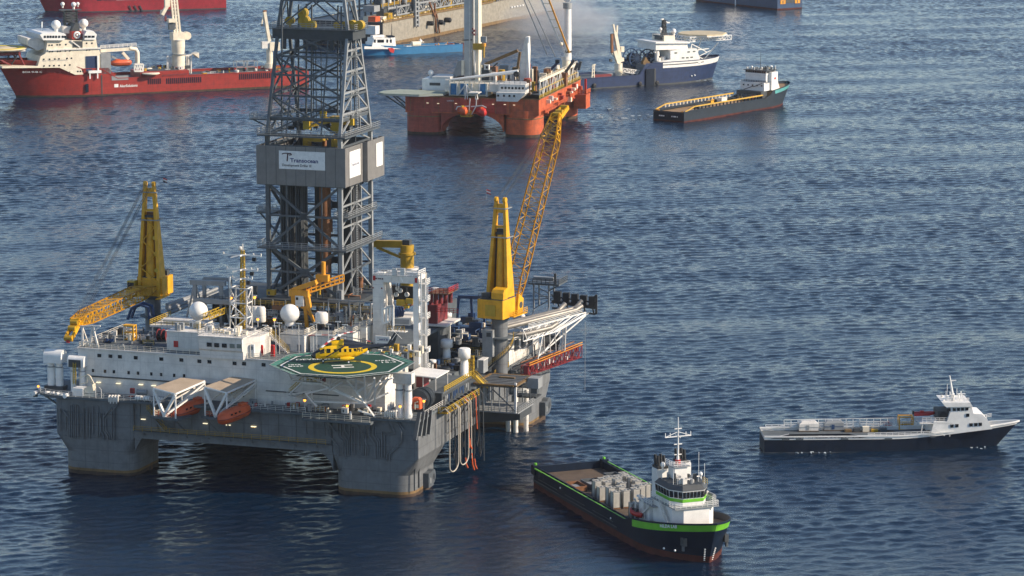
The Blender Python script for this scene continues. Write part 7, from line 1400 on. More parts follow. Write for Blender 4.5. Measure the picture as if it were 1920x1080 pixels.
# ------------------------------------------------------------------ red ship on the left with white bow house
z1 = zq(0, 0, 5.4); z2 = zq(240, 0, 5.4)
LB, BB = 128, 22
Bo = sframe((40, 182), -LB / 2 + 2, 0, 24)
bo = ship('red_construction_ship', Bo, 'long red offshore ship with cream bow house, white domes and two deck cranes', 'ship')
sb = lambda t: 6.4 + (0 if t < .68 else 4.6 * min(1, (t - .68) / .015)) + (0 if t < .80 else 3.2 * min(1, (t - .80) / .04)) + max(0, t - .86) * 10
hull(bo, LB, BB, sb, [(.9, 'growth'), (('d', -.5), 'shipred'), (('d', 1.0), 'shipred')], -1, .74, .07, 'steel_dk', 1.0, full=2.4, wl=1.7)
Yb = -BB / 2
def BP(u, v, y=Yb + .6): return Bo.Y(z1(u, v), y)
def BQ(u, v, y=Yb + .6): return Bo.Y(z2(u, v), y)
mb = MB(); mb.prism([(BP(u, v).x, BP(u, v).z) for u, v in ((20, 672), (380, 668), (410, 570), (460, 540), (480, 410), (850, 410), (860, 330), (960, 330), (985, 480), (1020, 545), (1015, 745), (760, 757), (600, 685), (20, 690))], Yb + .3, -Yb - .6, 'cream', 'y'); acc = mb.build('superstructure', bo, 'cream white superstructure')
mb = MB(); mb.bx(BP(480, 500).x, BP(1010, 480).x, Yb - .3, Yb + .3, BP(700, 505).z, BP(700, 492).z, 'white'); mb.prism([(BP(u, v).x, BP(u, v).z) for u, v in ((735, 415), (833, 415), (833, 480), (735, 480))], Yb + .1, Yb + .3, 'steel_dk', 'y'); mb.beam(BP(715, 410, Yb), BP(810, 480, Yb), .5, 'white'); mb.build('gallery', acc)
prow(acc, Bo, [z1(u, v) for u, v in ((500, 458), (527, 457), (580, 453), (608, 452), (668, 450), (878, 437), (932, 437), (505, 522), (530, 521), (585, 519), (610, 518), (665, 515), (708, 513), (880, 505), (908, 504), (445, 600), (503, 599), (556, 597), (598, 595), (680, 591), (725, 589), (447, 667), (503, 665), (548, 664), (600, 662), (658, 659), (708, 657), (789, 722), (815, 721), (841, 719))], Yb + .22, .55, .6)
mb = MB(); mb.prism([(BP(u, v).x, BP(u, v).z) for u, v in ((395, 350), (420, 332), (640, 335), (660, 350), (640, 405), (430, 405))], Yb - 1, -Yb + 1, 'white_clean', 'y'); mb.prism([(BP(u, v).x, BP(u, v).z) for u, v in ((300, 395), (470, 395), (470, 500), (400, 520), (310, 470))], Yb + 4, -Yb - 2, 'white', 'y'); mb.prism([(BP(u, v).x, BP(u, v).z) for u, v in ((850, 350), (870, 312), (940, 312), (975, 350), (960, 400), (850, 400))], Yb - .4, Yb + 6, 'white_clean', 'y'); br = mb.build('wheelhouse', bo)
prow(br, Bo, [z1(u, 372) for u in (455, 485, 512, 540, 568, 600, 635, 660)], Yb - 1.05, .85, .95); prow(br, Bo, [z1(u, 371) for u in (868, 905, 943)], Yb - .45, 1.3, .85)
mb = MB(); a, b = BP(730, 318, Yb + 2), BP(825, 395, Yb + 2); mb.bx(a.x, b.x, Yb + 2, 2, b.z, a.z, 'shipred'); mb.prism([(BP(u, v).x, BP(u, v).z) for u, v in ((740, 318), (775, 240), (815, 240), (825, 318))], Yb + 3, 1, 'steel_dk', 'y'); c = BP(780, 355, Yb + 1.9); mb.lathe([(.85, 0), (1.6, 0), (1.6, -.1), (.85, -.1)], c, 'mark_w', 20, 'y', False); mb.lathe([(.02, 0), (.5, 0), (.5, -.1), (.02, -.1)], c, 'mark_w', 14, 'y'); mb.build('funnel', bo, 'red funnel with a white ring emblem')
dome(bo, BP(567, 250, -3), 2.0); dome(bo, BP(848, 236, 2), 1.95)
mb = MB(); q = BP(715, 250, 0); tz = BP(715, 100, 0).z; mb.lattice([q + V((i, j, 0)) for i, j in ((-2.6, -1.2), (2.6, -1.2), (2.6, 1.2), (-2.6, 1.2))], [V((q.x + i, j, tz)) for i, j in ((-2.6, -1.2), (2.6, -1.2), (2.6, 1.2), (-2.6, 1.2))], 'steel_dk', .5, .35, 6); mb.bx(q.x - 4.6, q.x + 4.4, -2, 2, tz - .2, tz + .2, 'steel_dk'); mb.bx(q.x - 2, q.x + 2, -1, 1, q.z + 2, q.z + 3.4, 'steel_dk'); a, b = BP(610, 330, 0), BP(750, 255, 0); mb.bx(a.x, b.x, -5, 4, a.z, b.z, 'white'); mb.beam(BP(425, 330, 0), BP(425, 220, 0), .4, 'white_clean'); mb.build('mast', bo)
for u, v, r in ((633, 42, .9), (745, 46, 1.1), (787, 38, .75)): dome(bo, BP(u, v, 0), r)
mb = MB(); c = BP(5, 482, -2); mb.lathe([(11, -.5), (11.2, 0), (.05, .02)], c, 'sandpad', 24); mb.lathe([(10.6, .03), (10.6, .06), (7.6, .06), (7.6, .03)], c, 'mark_y', 24, 'z', False)
for k in (-6, -2, 2, 6): mb.beam(c + V((-9, k, -1)), c + V((9, k, -1)), .7, 'white'); mb.beam(c + V((k, -8, -1.6)), c + V((k, 8, -1.6)), .6, 'maroon')
mb.box(c + V((0, 0, -2.4)), (15, 9, 1.2), 'maroon'); mb.build('helideck', bo, 'round cream helideck with a yellow ring'); mb = MB()
for dx, dy in ((-6, -6), (6, -6), (-6, 6), (6, 6)): mb.beam(c + V((dx, dy, -2)), c + V((dx * .3 + 8, dy * .6, -9)), .6, 'maroon'); mb.beam(c + V((dx, dy, -2)), c + V((dx * .3 + 1, dy * .6, -8)), .5, 'steel_dk')
mb.build('helideck_support', bo)
mb = MB(); a, b = BP(870, 570, Yb), BP(1000, 715, Yb); mb.bx(a.x, b.x, Yb + .05, Yb + .3, b.z, a.z, 'navy_lt'); mb.bx(b.x - .7, b.x, Yb - .6, Yb + .05, b.z, a.z, 'white_clean'); a2, b2 = BP(890, 715, Yb), BP(1020, 790, Yb); mb.bx(a2.x, b2.x, Yb - 1.2, Yb - .1, a2.z - 1.1, a2.z, 'white_clean'); mb.beam((a2.x + .6, Yb - .8, a2.z), (a2.x + .6, Yb - .8, b2.z), .5, 'white_clean'); mb.beam((b2.x - 1.6, Yb - .8, a2.z), (b2.x - 1.6, Yb - .8, b2.z), .5, 'white_clean'); mb.build('launch_bay', bo)
mb = MB(); a, b = BP(1020, 545, Yb), BP(1125, 745, Yb); mb.bx(a.x, b.x, Yb, -Yb - 2, b.z, a.z, 'steel_lt'); mb.build('hangar', bo); mb = MB(); mb.bx(BP(880, 860, Yb).x - .7, BP(880, 860, Yb).x + .7, Yb - .08, Yb + .02, BP(880, 935, Yb).z, BP(880, 850, Yb).z, 'navy'); mb.build('hull_door', bo); mb = MB(); mb.bx(BP(1130, 790, Yb).x, BP(1300, 790, Yb).x, Yb - .08, Yb + .02, BP(1130, 815, Yb).z, BP(1130, 770, Yb).z, 'steel_lt'); mb.build('hull_opening', bo); mb = MB(); mb.bx(BP(1028, 800, Yb).x - .2, BP(1028, 800, Yb).x + .3, Yb - .12, Yb, .5, BP(1028, 760, Yb).z, 'steel_dk'); mb.build('hull_fender', bo)
mb = MB(); p = BP(1158, 885, Yb - .1); s = BP(1198, 850, Yb - .1); mb.bx(p.x, s.x, Yb - .14, Yb + .02, p.z, s.z, 'mark_w'); q = BP(1212, 884, Yb - .1); e = BP(1432, 884, Yb - .1); mb.text('AkerSolutions', (q.x, Yb - .08, q.z), (1, 0, 0), (0, 0, 1), (s.z - p.z) * .82, 'mark_w', .03, .86, bold=.03); mb.build('hull_lettering', bo)
mb = MB(); q = BP(425, 625, Yb + .2); mb.text('Aker Marine Contractors', (q.x, Yb + .25, q.z), (1, 0, 0), (0, 0, 1), .78, 'steel_lt', -.02, .98); mb.build('hull_lettering', acc)
mb = MB(); q = BP(222, 735, Yb + 3.5); mb.text('BOA SUB C', (q.x, Yb + 2.6, q.z), (.94, -.30, 0), (0, 0, 1), .8, 'mark_w', .9, 1.45); mb.build('ship_name', bo)
mb = MB()
for i in range(10): x = BP(500 + i % 5 * 52, 740, Yb).x; z = BP(500, 737 if i < 5 else 812, Yb).z; mb.sphere((x + (18 if i > 4 else 0), Yb + .2, z), .22, 'maroon', 6)
mb.build('porthole_row', bo)
mb = MB(); a = BP(1020, 515, Yb + 3); b = BP(1380, 490, Yb + 3); mb.beam(a, b, 1.3, 'cream'); mb.tube([BP(1310, 490, Yb + 3), BP(1375, 500, Yb + 3), BP(1390, 530, Yb + 3), BP(1392, 650, Yb + 3)], .95, 'cream', 10); mb.rail([a + V((0, 0, 1)), b + V((0, 0, 1))], 'white', 1.3, .2, 2); mb.beam(BP(1240, 530, Yb + 2), BP(1300, 600, Yb + 2), 1.2, 'cream'); mb.beam(BP(1130, 570, Yb + 3), BP(1200, 610, Yb + 3), .8, 'steel_lt'); mb.truss((BP(1360, 650, Yb + 1), BP(1450, 650, Yb + 1)), (BP(1360, 720, Yb + 1), BP(1450, 720, Yb + 1)), 'white', .7, .5, 3); mb.build('lifeboat_davit', bo)
for k in range(1):
    p = BP(1240, 672, Yb - .4); r0 = tag(empty('lifeboat', Bo.world((p.x, Yb + 1.2, p.z - .3)), Bo.yaw), 'orange lifeboat hanging amidships on the red ship', 'lifeboat')
    m = MB(); rr = []
    for i in range(13):
        t = -1 + i / 6; w = max(.06, (1 - abs(t) ** 3.4) ** .6); rr.append([(t * 4.6, 1.5 * w * yy, .2 + 3.0 * (.5 + (zz - .5) * (.4 + .6 * w))) for yy, zz in ((.1, 0), (.8, .18), (1, .45), (.95, .6), (.7, .92), (-.7, .92), (-.95, .6), (-1, .45), (-.8, .18), (-.1, 0))])
    m.loft(rr, 'orange', True); m.build('hull', r0); m = MB(); m.box((-1.6, 0, 3.1), (1.8, 1.2, .5), 'orange'); m.build('canopy_hatch', r0); m = MB(); m.path([(-4.2, -1.5, 1.7), (4.2, -1.5, 1.7)], .14, 'maroon'); m.build('fender_rail', r0)
# cut away side amidships, open frames, deck gear
for z, u0, v0, u1, v1, n in ((BQ, 200, 800, 340, 830, 7), (BQ, 385, 790, 750, 815, 18), (BQ, 1125, 752, 1510, 770, 19)):
    a, b = z(u0, v0, Yb - .05), z(u1, v1, Yb - .05); mb = MB()
    for k in range(n): x = a.x + (b.x - a.x) * k / n; mb.bx(x, x + (b.x - a.x) / n * .6, Yb - .08, Yb - .02, min(a.z, b.z) - .8, min(a.z, b.z) + 1.6, 'navy')
    mb.build('bulwark_openings', bo)
mb = MB(); a, b = BQ(115, 735, Yb + 2), BQ(610, 720, Yb + 2); mb.bx(a.x, b.x, Yb + 1, 4, 6.4, 9.4, 'shipred'); mb.bx(BQ(160, 670, 0).x, BQ(460, 670, 0).x, Yb + 3, 3, 9.4, BQ(300, 690, 0).z, 'steel_dk'); 
mb.beam(BQ(345, 765, Yb), BQ(600, 748, Yb), .5, 'maroon'); mb.build('work_deck', bo); _p, _q = BQ(120, 700, -3), BQ(600, 700, -3); clutter(46, (_p.x, _q.x), (-8, 6), (9.4, 9.41), ('cream', 'steel_dk', 'olive_y', 'white', 'shipred', 'steel'), 2.6, 1.8, bo)
mb = MB(); p = BQ(230, 760, Yb + .4); mb.lathe([(.1, 0), (3.4, .3), (4.0, .8), (3.6, 1.0), (.1, 1.0)], p, 'cream', 16); mb.build('boat_cradle', bo)
_p, _q = BQ(740, 760, 0), BQ(1560, 760, 0); clutter(44, (_p.x, _q.x), (Yb + 3, 8), (6.4, 6.41), ('steel_dk', 'olive_y', 'shipred', 'steel', 'white'), 2.6, 1.8, bo)
def mk_cont(u0, v0, u1, v1, y, mat, lab, f, PP, z0, nm='container', d=3.0):
    a, b = PP(u0, v0, y), PP(u1, v1, y); mb = MB(); mb.bx(a.x, b.x, y, y + d, z0, a.z, mat); n = 8
    for k in range(n): x = a.x + (b.x - a.x) * (k + .5) / n; mb.bx(x - .1, x + .1, y - .06, y, z0 + .2, a.z - .2, mat)
    mb.bx(a.x - .08, b.x + .08, y - .1, y + d + .1, a.z - .12, a.z + .1, 'steel_lt'); top_thing(mb, nm, f, lab, 'container')
mk_cont(805, 755, 945, 825, Yb + 1, 'cream', 'cream shipping container amidships on the red ship', Bo, BQ, 6.4)
mk_cont(762, 735, 802, 800, Yb + 2.5, 'yellow', 'narrow yellow container beside the cream one on the red ship', Bo, BQ, 6.4, d=2.4)
mk_cont(1015, 775, 1060, 825, Yb + 1.5, 'white', 'small white and green container aft of the cream one on the red ship', Bo, BQ, 6.4, d=2)
for k, (u, lab) in enumerate(((1155, 'grey mesh cage on the red ship aft deck, nearer the bow'), (1255, 'grey mesh cage on the red ship aft deck, nearer the aft crane'))): p = BQ(u, 745, -4); frame_box(Bo, p.x - 2.4, -4, 6.8, 5, 4, 4.6, 'steel_lt', 'mesh_cage', lab, 'cage')
# main crane and aft crane
mb = MB(); y = -2
K = lambda u, v: BQ(u, v, -2)
b, t = K(512, 690), K(500, 400); mb.cyl((b.x, y, 6.4), (b.x, y, K(512, 560).z), 2.75, 'cream', n=22); mb.cyl((b.x, y, K(512, 560).z), (b.x, y, K(512, 470).z), 2.5, 'cream', 2.9, n=22); mb.cyl((b.x, y, K(512, 470).z), (b.x, y, K(512, 400).z), 2.9, 'cream', n=22); mb.cyl((b.x, y, K(512, 405).z), (b.x, y, K(512, 398).z), 3.2, 'white', n=22); mb.cyl((b.x, y, K(512, 550).z), (b.x, y, K(512, 543).z), 3.3, 'steel_lt', n=22); mb.bx(b.x - 2.9, b.x + 2.2, y - 2.5, y + 2.5, K(512, 400).z, K(500, 325).z, 'cream'); mb.cyl((b.x + 3.8, y - 1.5, K(595, 360).z), (b.x + 3.8, y + 1.5, K(595, 360).z), 1.75, 'cream', n=16); mb.build('main_crane', bo, 'cream main crane with twin raised jib')
mc = [o for o in bo.children if o.name.startswith('main_crane')][0]
mb = MB()
for du in (-28, 0, 28): mb.beam(K(500 + du, 330), K(462 + du, -40), .75, 'cream')
for k in range(9): v = 300 - k * 36; s = (330 - v) * .103; mb.beam(K(472 - s, v), K(528 - s, v), .4, 'white')
mb.bx(K(400, 220).x, K(470, 220).x, -4, 0, K(400, 225).z, K(400, 190).z, 'cream'); mb.box(K(440, 265), (2.6, 2, 3), 'steel'); mb.box(K(395, 15), (2.2, 1.6, 4.5), 'cream'); mb.beam(K(395, 60), K(345, 150), 1.4, 'cream'); mb.beam(K(330, 150), K(340, 100), .7, 'steel_lt'); mb.box(K(380, 190), (.7, .7, 2.2), 'maroon'); mb.build('jib', mc)
mb = MB()
for u in (610, 640): mb.lattice([K(u - 18, 740) + V((0, j, 0)) for j in (0, 0, 3, 3)], [K(u - 18, 560) + V((0, j, 0)) for j in (0, 0, 3, 3)], 'white', .35, .25, 4, (0, 2)); mb.beam(K(u, 745), K(u, 555), .45, 'white')
mb.beam(K(580, 565), K(700, 545), .6, 'white'); mb.prism([(K(u, v).x, K(u, v).z) for u, v in ((655, 545), (705, 530), (705, 585))], -4, 1, 'cream', 'y'); mb.box(K(598, 528), (1.3, 1, 1.3), 'deepblue'); mb.truss((K(395, 570), K(440, 570)), (K(395, 690), K(440, 690)), 'white', .35, .25, 3); mb.build('service_platform', mc)
mb = MB(); b = K(1435, 700); mb.cyl((b.x, y, 6.4), (b.x, y, K(1435, 690).z), 2.3, 'shipred', n=18); mb.cyl((b.x, y, K(1435, 690).z), (b.x, y, K(1435, 640).z), 2.0, 'cream', n=18); mb.cyl((b.x, y, K(1435, 640).z), (b.x, y, K(1435, 500).z), 1.4, 'cream', n=18); ac = mb.build('aft_crane', bo, 'cream aft crane with slender raised jib')
mb = MB(); a, q = K(1425, 430), K(1528, 508); mb.bx(a.x, q.x, -3.6, -.4, q.z, a.z, 'cream'); a2 = K(1350, 420); mb.bx(a2.x, a.x, -3, -1, K(1350, 490).z, a2.z, 'white'); mb.beam(K(1430, 420), K(1380, 120), 1.3, 'cream', 1.5); mb.beam(K(1380, 120), K(1355, 240), .6, 'cream'); mb.beam(K(1470, 410), K(1440, 350), .5, 'steel_dk'); mb.box(K(1385, 115), (1.4, 1, 1), 'rusty'); mb.box(K(1355, 255), (.8, .6, 1), 'steel_dk'); mb.build('jib', ac)

# ------------------------------------------------------------------ blue and white cutter
zS = zq(680, 0, 9.6)
LS, BS = 54, 10
Sv = sframe((868, 98), LS / 2, -BS / 2, 27)
sv = ship('patrol_boat', Sv, 'small blue boat with white wheelhouse, red diagonal stripe and white deck tanks', 'boat')
ss_ = lambda t: 3.2 + max(0, t - .55) * 4.6
hull(sv, LS, BS, ss_, [(.3, 'steel_dk'), (('d', .0), 'skyblue'), (('d', .7), 'skyblue')], -1, .55, .06, 'steel_lt', .7, full=2.2, wl=1.5)
Ys = -BS / 2
S_ = lambda u, v, y=Ys + .8: Sv.Y(zS(u, v), y)
mb = MB(); mb.prism([(S_(u, v).x, S_(u, v).z) for u, v in ((15, 880), (20, 830), (430, 850), (690, 880))], Ys - .1, Ys + .3, 'white_clean', 'y'); mb.prism([(S_(u, v).x, S_(u, v).z) for u, v in ((440, 862), (520, 858), (562, 890), (540, 955), (478, 930))], Ys - .2, Ys - .1, 'red', 'y'); mb.build('sheer_band', sv, 'white sheer band crossed by a red stripe')
mb = MB(); mb.prism([(S_(u, v).x, S_(u, v).z) for u, v in ((170, 850), (180, 770), (540, 770), (560, 850))], Ys + .8, 4, 'white_clean', 'y'); mb.prism([(S_(u, v).x, S_(u, v).z) for u, v in ((200, 770), (210, 690), (500, 690), (530, 770))], Ys + 1.2, 3.6, 'white_clean', 'y'); mb.prism([(S_(u, v).x, S_(u, v).z) for u, v in ((545, 850), (545, 680), (620, 680), (635, 850))], -2, 2, 'white_clean', 'y'); ac2 = mb.build('wheelhouse', sv)
prow(ac2, Sv, [zS(u, 740) for u in (285, 312, 340, 368)], Ys + 1.1, .9, 1.4); prow(ac2, Sv, [zS(u, 740) for u in (222, 445, 510)], Ys + 1.1, .8, 1.6)
mb = MB(); mb.bx(S_(520, 665).x, S_(610, 665).x, -2.2, 2.2, S_(520, 680).z, S_(520, 655).z, 'navy'); mb.cyl(S_(523, 680, 0), S_(523, 430, 0), .3, 'steel_dk', .1, 6); mb.box(S_(265, 650, 0), (6, 3, 1), 'white_clean'); mb.beam(S_(240, 690, 0), S_(250, 630, 0), .4, 'white'); mb.build('mast', sv)
for k, (u0, u1, lab) in enumerate(((790, 885, 'white square deck tank on the blue boat, nearest its wheelhouse'), (905, 1050, 'pale rounded tank between the two square ones on the blue boat'), (1075, 1175, 'white square deck tank on the blue boat, nearest its stern'))):
    a, b = S_(u0, 830, -2), S_(u1, 880, -2); mb = MB()
    if k == 1: mb.cyl((a.x, -.8, 4.6), (b.x, -.8, 4.6), 1.4, 'cream', n=14); mb.bx(a.x + .5, a.x + 1, -2, .4, 3.2, 4.2, 'steel_lt'); mb.bx(b.x - 1, b.x - .5, -2, .4, 3.2, 4.2, 'steel_lt')
    else: mb.bx(a.x, b.x, -2, 1.4, 3.2, a.z, 'white_clean'); mb.bx(a.x + .2, b.x - .2, -1.8, 1.2, a.z, a.z + .15, 'steel_lt'); mb.bx(a.x - .1, b.x + .1, -2.1, 1.5, 3.2, 3.5, 'steel_lt')
    top_thing(mb, 'deck_tank', Sv, lab, 'tank', 'tanks on the blue boat')
_p, _q = S_(1250, 880, 0), S_(1780, 880, 0); clutter(12, (_p.x, _q.x), (-3, 2), (3.2, 3.21), ('orange_y', 'maroon', 'white', 'maroon'), 1.6, 1.6, sv)
mb = MB(); mb.rail([S_(1610, 890), S_(1830, 890)], 'maroon', 1.6, .16, 1); mb.build('stern_rail', sv)
mb = MB(); p = WORLD.Z(zS(1040, 770), 0); mb.sphere((0, 0, .7), 1.0, 'white_clean', 18); mb.cyl((0, 0, 1.6), (0, 0, 2.2), .2, 'white', n=8); mb.sphere((1.4, .4, .3), .4, 'cream', 10); o = mb.build('mooring_buoy', None, loc=p); tag(o, 'round white mooring buoy floating beyond the blue boat', 'buoy')

# ------------------------------------------------------------------ storage tanker at the top
LF, BF = 265, 44
Fp = sframe((718, 88), -LF / 2, -BF / 2, 66.4)
fp = ship('storage_tanker', Fp, 'huge weathered storage tanker crowded with process modules, top of the photo', 'ship')
sf = lambda t: 11.5 + (3 if t > .92 else 0)
hull(fp, LF, BF, sf, [(1.6, 'ochre'), (('d', .3), 'fpso')], 1, .88, .02, 'steel', .3, full=2.4, wl=2.0, transom=1.0)
Yf = -BF / 2
mb = MB(); mb.bx(-LF / 2 - .3, -LF / 2 - .02, Yf, -Yf, .2, 12, 'sea_green'); mb.build('transom', fp)
def FP_(u, v, y=Yf): return Fp.Y(zS(u, v), y)
mb = MB()
mb.beam((-LF / 2, Yf - .1, 12.2), (0, Yf - .1, 12.2), .9, 'ochre'); mb.rail([(-LF / 2, Yf, 12), (10, Yf, 12)], 'olive_y', 1.6, .16, 3); mb.build('deck_edge', fp)
mb = MB()
for k in range(4): mb.cyl((-LF / 2 + 22, Yf + 4 + k * 2.2, 15 + k * .8), (LF / 2 - 20, Yf + 4 + k * 2.2, 15 + k * .8), .8, 'steel' if k % 2 else 'steel_lt', n=8)
mb.truss((V((-LF / 2 + 20, Yf + 2, 14)), V((LF / 2 - 40, Yf + 2, 14))), (V((-LF / 2 + 20, Yf + 2, 18)), V((LF / 2 - 40, Yf + 2, 18))), 'steel_lt', .7, .5, 40); mb.build('pipe_rack', fp)
random.seed(31)
for k in range(7):                                            # process modules
    x0 = -LF / 2 + 16 + k * 27; mb = MB(); w = 20
    for lx in (0, w / 3, 2 * w / 3, w):
        for ly in (Yf + 8, Yf + 24): mb.beam((x0 + lx, ly, 12), (x0 + lx, ly, 40 + (k % 3) * 4), .7, 'steel_lt' if ly < 0 else 'steel')
    for z in (18, 25, 32, 39):
        mb.bx(x0 - 1, x0 + w + 1, Yf + 8, Yf + 25, z - .4, z, 'steel'); mb.rail([(x0 - 1, Yf + 8, z), (x0 + w + 1, Yf + 8, z)], 'olive_y', 1.6, .25, 3)
        for i in range(9):
            px, py = x0 + random.uniform(0, w - 5), Yf + random.uniform(8.2, 14); m = random.choice(('white', 'cream', 'steel_lt', 'rusty', 'cream', 'steel', 'steel_dk', 'olive_y'))
            if random.random() < .5: mb.bx(px, px + random.uniform(2, 6), py, py + 4, z, z + random.uniform(1.5, 5), m)
            else: mb.cyl((px, py, z + 1.6), (px + random.uniform(3, 8), py, z + 1.6), 1.3, m, n=10)
        for i in range(2): px = x0 + random.uniform(0, w); mb.cyl((px, Yf + 10, z), (px, Yf + 10, z + 7), .5, random.choice(('cream', 'steel')), n=6)
    mb.build('process_module', fp)
clutter(90, (-LF / 2 + 14, 70), (Yf + 2, Yf + 7), (12.2, 12.3), ('cream', 'white', 'rusty', 'cream', 'steel_lt', 'olive_y', 'white', 'steel_dk'), 5, 6.5, fp, (.6, .85, .97)); clutter(70, (-LF / 2 + 14, 60), (Yf + 7.2, Yf + 8), (18, 26), ('cream', 'white', 'rusty', 'cream', 'steel_lt', 'orange_y'), 5, 5, fp, (.65, .95, 1))
mb = MB()
for (u0, v0, u1, v1, y, d, m) in ((230, 470, 350, 600, Yf + 1.5, 8, 'white_clean'), (330, 310, 560, 480, Yf + 5, 10, 'cream'), (560, 270, 620, 400, Yf + 4, 8, 'cream'), (650, 240, 765, 340, Yf + 4, 8, 'cream'), (230, 305, 315, 380, Yf + 2.5, 4, 'orange'), (205, 110, 310, 200, Yf + 8, 6, 'steel_lt')): pbox(mb, Fp, zS(u0, v0), zS(u1, v1), y, d, m)
for u in (560, 600, 650, 720): mb.beam(FP_(u, 540, Yf + 2), FP_(u, 340, Yf + 2), .5, 'white')
mb.beam(FP_(350, 320, Yf + 2), FP_(450, 460, Yf + 2), 1.2, 'cream'); mb.build('stern_modules', fp)
mb = MB(); pbox(mb, Fp, zS(1310, 30), zS(1730, 215), Yf + 6, 9, 'white_clean'); pbox(mb, Fp, zS(1000, 180), zS(1215, 290), Yf + 6, 8, 'cream'); h2 = mb.build('accommodation', fp); prow(h2, Fp, [zS(1355, 88), zS(1425, 80)], Yf + 5.9, 4.0, 2.6)
mb = MB()
for u in (950, 1000): mb.beam(FP_(u, 480, Yf - .8), FP_(u - 10, -40, Yf - .8), 1.0, 'steel_lt')
for k in range(6): mb.beam(FP_(950, 440 - k * 80, Yf - .8), FP_(1000, 440 - k * 80, Yf - .8), .8, 'steel_lt')
mb.beam(FP_(905, 200, Yf + 1), FP_(905, -40, Yf + 1), 1.3, 'steel'); mb.build('derrick_post', fp)
for k, (x, s) in enumerate(((6.0, 1), (38, 1), (75, 1))):
    mb = MB(); zt = 26
    for dx in (-1.3, 1.3): mb.beam((x + dx, Yf - .5, 12), (x + dx, Yf - .5, zt + 14), .6, 'steel_lt')
    for i in range(7): mb.beam((x - 1.3, Yf - .5, 14 + i * 3.4), (x + 1.3, Yf - .5, 14 + i * 3.4), .4, 'steel_lt')
    mb.build('lattice_post', fp)
mb = MB()
for (u, v, s) in ((1215, 420, 1.2), (1390, 400, 1.3), (1530, 360, 1.3)): p = FP_(u, v, Yf - 1.6); mb.lathe([(s * .55, -2), (s, -1.4), (s, 1.4), (s * .55, 2)], p, 'black', 14, 'y')
mb.build('floating_fender', fp)
mb = MB(); 
for (u0, v0, u1, v1) in ((1300, 230, 1325, 580), (1330, 250, 1385, 590), (1290, 60, 1310, 260), (1345, 330, 1330, 600), (1200, 40, 1300, 300)): mb.beam(FP_(u0, v0, Yf - 1), FP_(u1, v1, Yf - .8), .7, 'rusty' if u0 < 1340 else 'steel_dk')
mb.build('hose_bundle', fp)
for i in range(5): mb = MB(); p = Fp.Y(zq(860, 0, 7.385)(730 + i * 38, 100 - i * 7), Yf - .2); mb.box(p, (1.6, 1, .8), 'white_clean'); mb.build('deck_light', fp)
# ------------------------------------------------------------------ far red ship, top left
LR, BR_ = 100, 20
Rv = sframe((92, 22), -LR / 2 + 2, 0, 17)
rv = ship('red_supply_ship', Rv, 'crimson ship cut by the top edge of the photo, far left', 'ship')
sr = lambda t: 5.2 + (0 if t < .74 else 5 * min(1, (t - .74) / .02)) + max(0, t - .85) * 10
hull(rv, LR, BR_, sr, [(.5, 'steel_dk'), (('d', -1), 'shipred2'), (('d', 1), 'shipred2')], -1, .76, .06, 'steel', 1.0, full=2.4, wl=1.7)
zr = zq(60, 0, 5.053); Yr = -BR_ / 2
mb = MB(); pbox(mb, Rv, zr(560, -60), zr(880, 30), Yr + 1, 14, 'white_clean'); pbox(mb, Rv, zr(890, -40), zr(1180, 10), Yr + 2, 12, 'white'); mb.bx(-30, -10, -7, 7, 10, 24, 'cream'); acc = mb.build('superstructure', rv); mb = MB(); pbox(mb, Rv, zr(580, -10), zr(800, 26), Yr + .85, .15, 'sea_green'); mb.build('hangar_opening', acc)
windows(acc, [(-28 + i * 3, -7.05, 21) for i in range(6)], 1.8, 1.2)
mb = MB(); mb.bx(10, 40, -6, 6, 5.2, 8.5, 'steel_dk'); mb.bx(20, 24, -6, -2, 8.5, 11, 'olive_y'); mb.bx(30, 40, -5, 5, 8.5, 10, 'maroon'); mb.cyl((14, 0, 8.5), (14, 0, 24), 1.6, 'cream', n=12); mb.build('deck_equipment', rv)
mb = MB()
for u in (920, 970, 1020): mb.beam(Rv.Y(zr(u, 52), Yr - .1), Rv.Y(zr(u + 25, 100), Yr - .1), .7, 'steel_dk')
mb.build('hull_fender', rv); mb = MB(); mb.cyl((-20, 0, 24), (-20, 0, 38), .6, 'steel_dk', .2, 8); mb.beam((-20, -4, 32), (-20, 4, 32), .4, 'white'); mb.build('mast', rv)
# ------------------------------------------------------------------ far blue ship, top right
LU, BU = 86, 18
Uv = sframe((1457, 19), LU / 2, -BU / 2, -56)
uv_ = ship('blue_supply_ship', Uv, 'deep blue ship with yellow stern fittings, cut by the top edge', 'ship')
su = lambda t: 6.2 + (0 if t < .62 else 4 * min(1, (t - .62) / .03)) + max(0, t - .8) * 8
hull(uv_, LU, BU, su, [(.8, 'boot'), (('d', -.6), 'deepblue'), (('d', 1.0), 'navy_lt')], -1, .72, .05, 'steel', 1.0, full=2.5, wl=1.8, transom=.98)
mb = MB()
for y in (-6.8, 3.6): mb.bx(LU / 2 - .1, LU / 2 + .25, y, y + 3.6, 3.2, 5.4, 'orange_y'); mb.bx(LU / 2 + .25, LU / 2 + .3, y + 1.4, y + 2, 3.5, 5, 'steel_dk')
mb.bx(LU / 2 - .1, LU / 2 + .12, -3, 3.4, 3.6, 7.0, 'steel_dk'); mb.bx(LU / 2 - 3, LU / 2 - 1, -8, -7, 7, 10, 'yellow'); mb.bx(LU / 2 - 3, LU / 2 - 1, 7, 8, 7, 10, 'yellow'); mb.build('stern_fittings', uv_, 'yellow stern fittings')
mb = MB(); mb.bx(-22, -4, -8, 8, 6.2, 17, 'white_clean'); mb.bx(-18, -8, -7, 7, 17, 21, 'white_clean'); acc = mb.build('superstructure', uv_); windows(acc, [(-20 + i * 3, -8.05, 15) for i in range(6)], 1.8, 1.2)
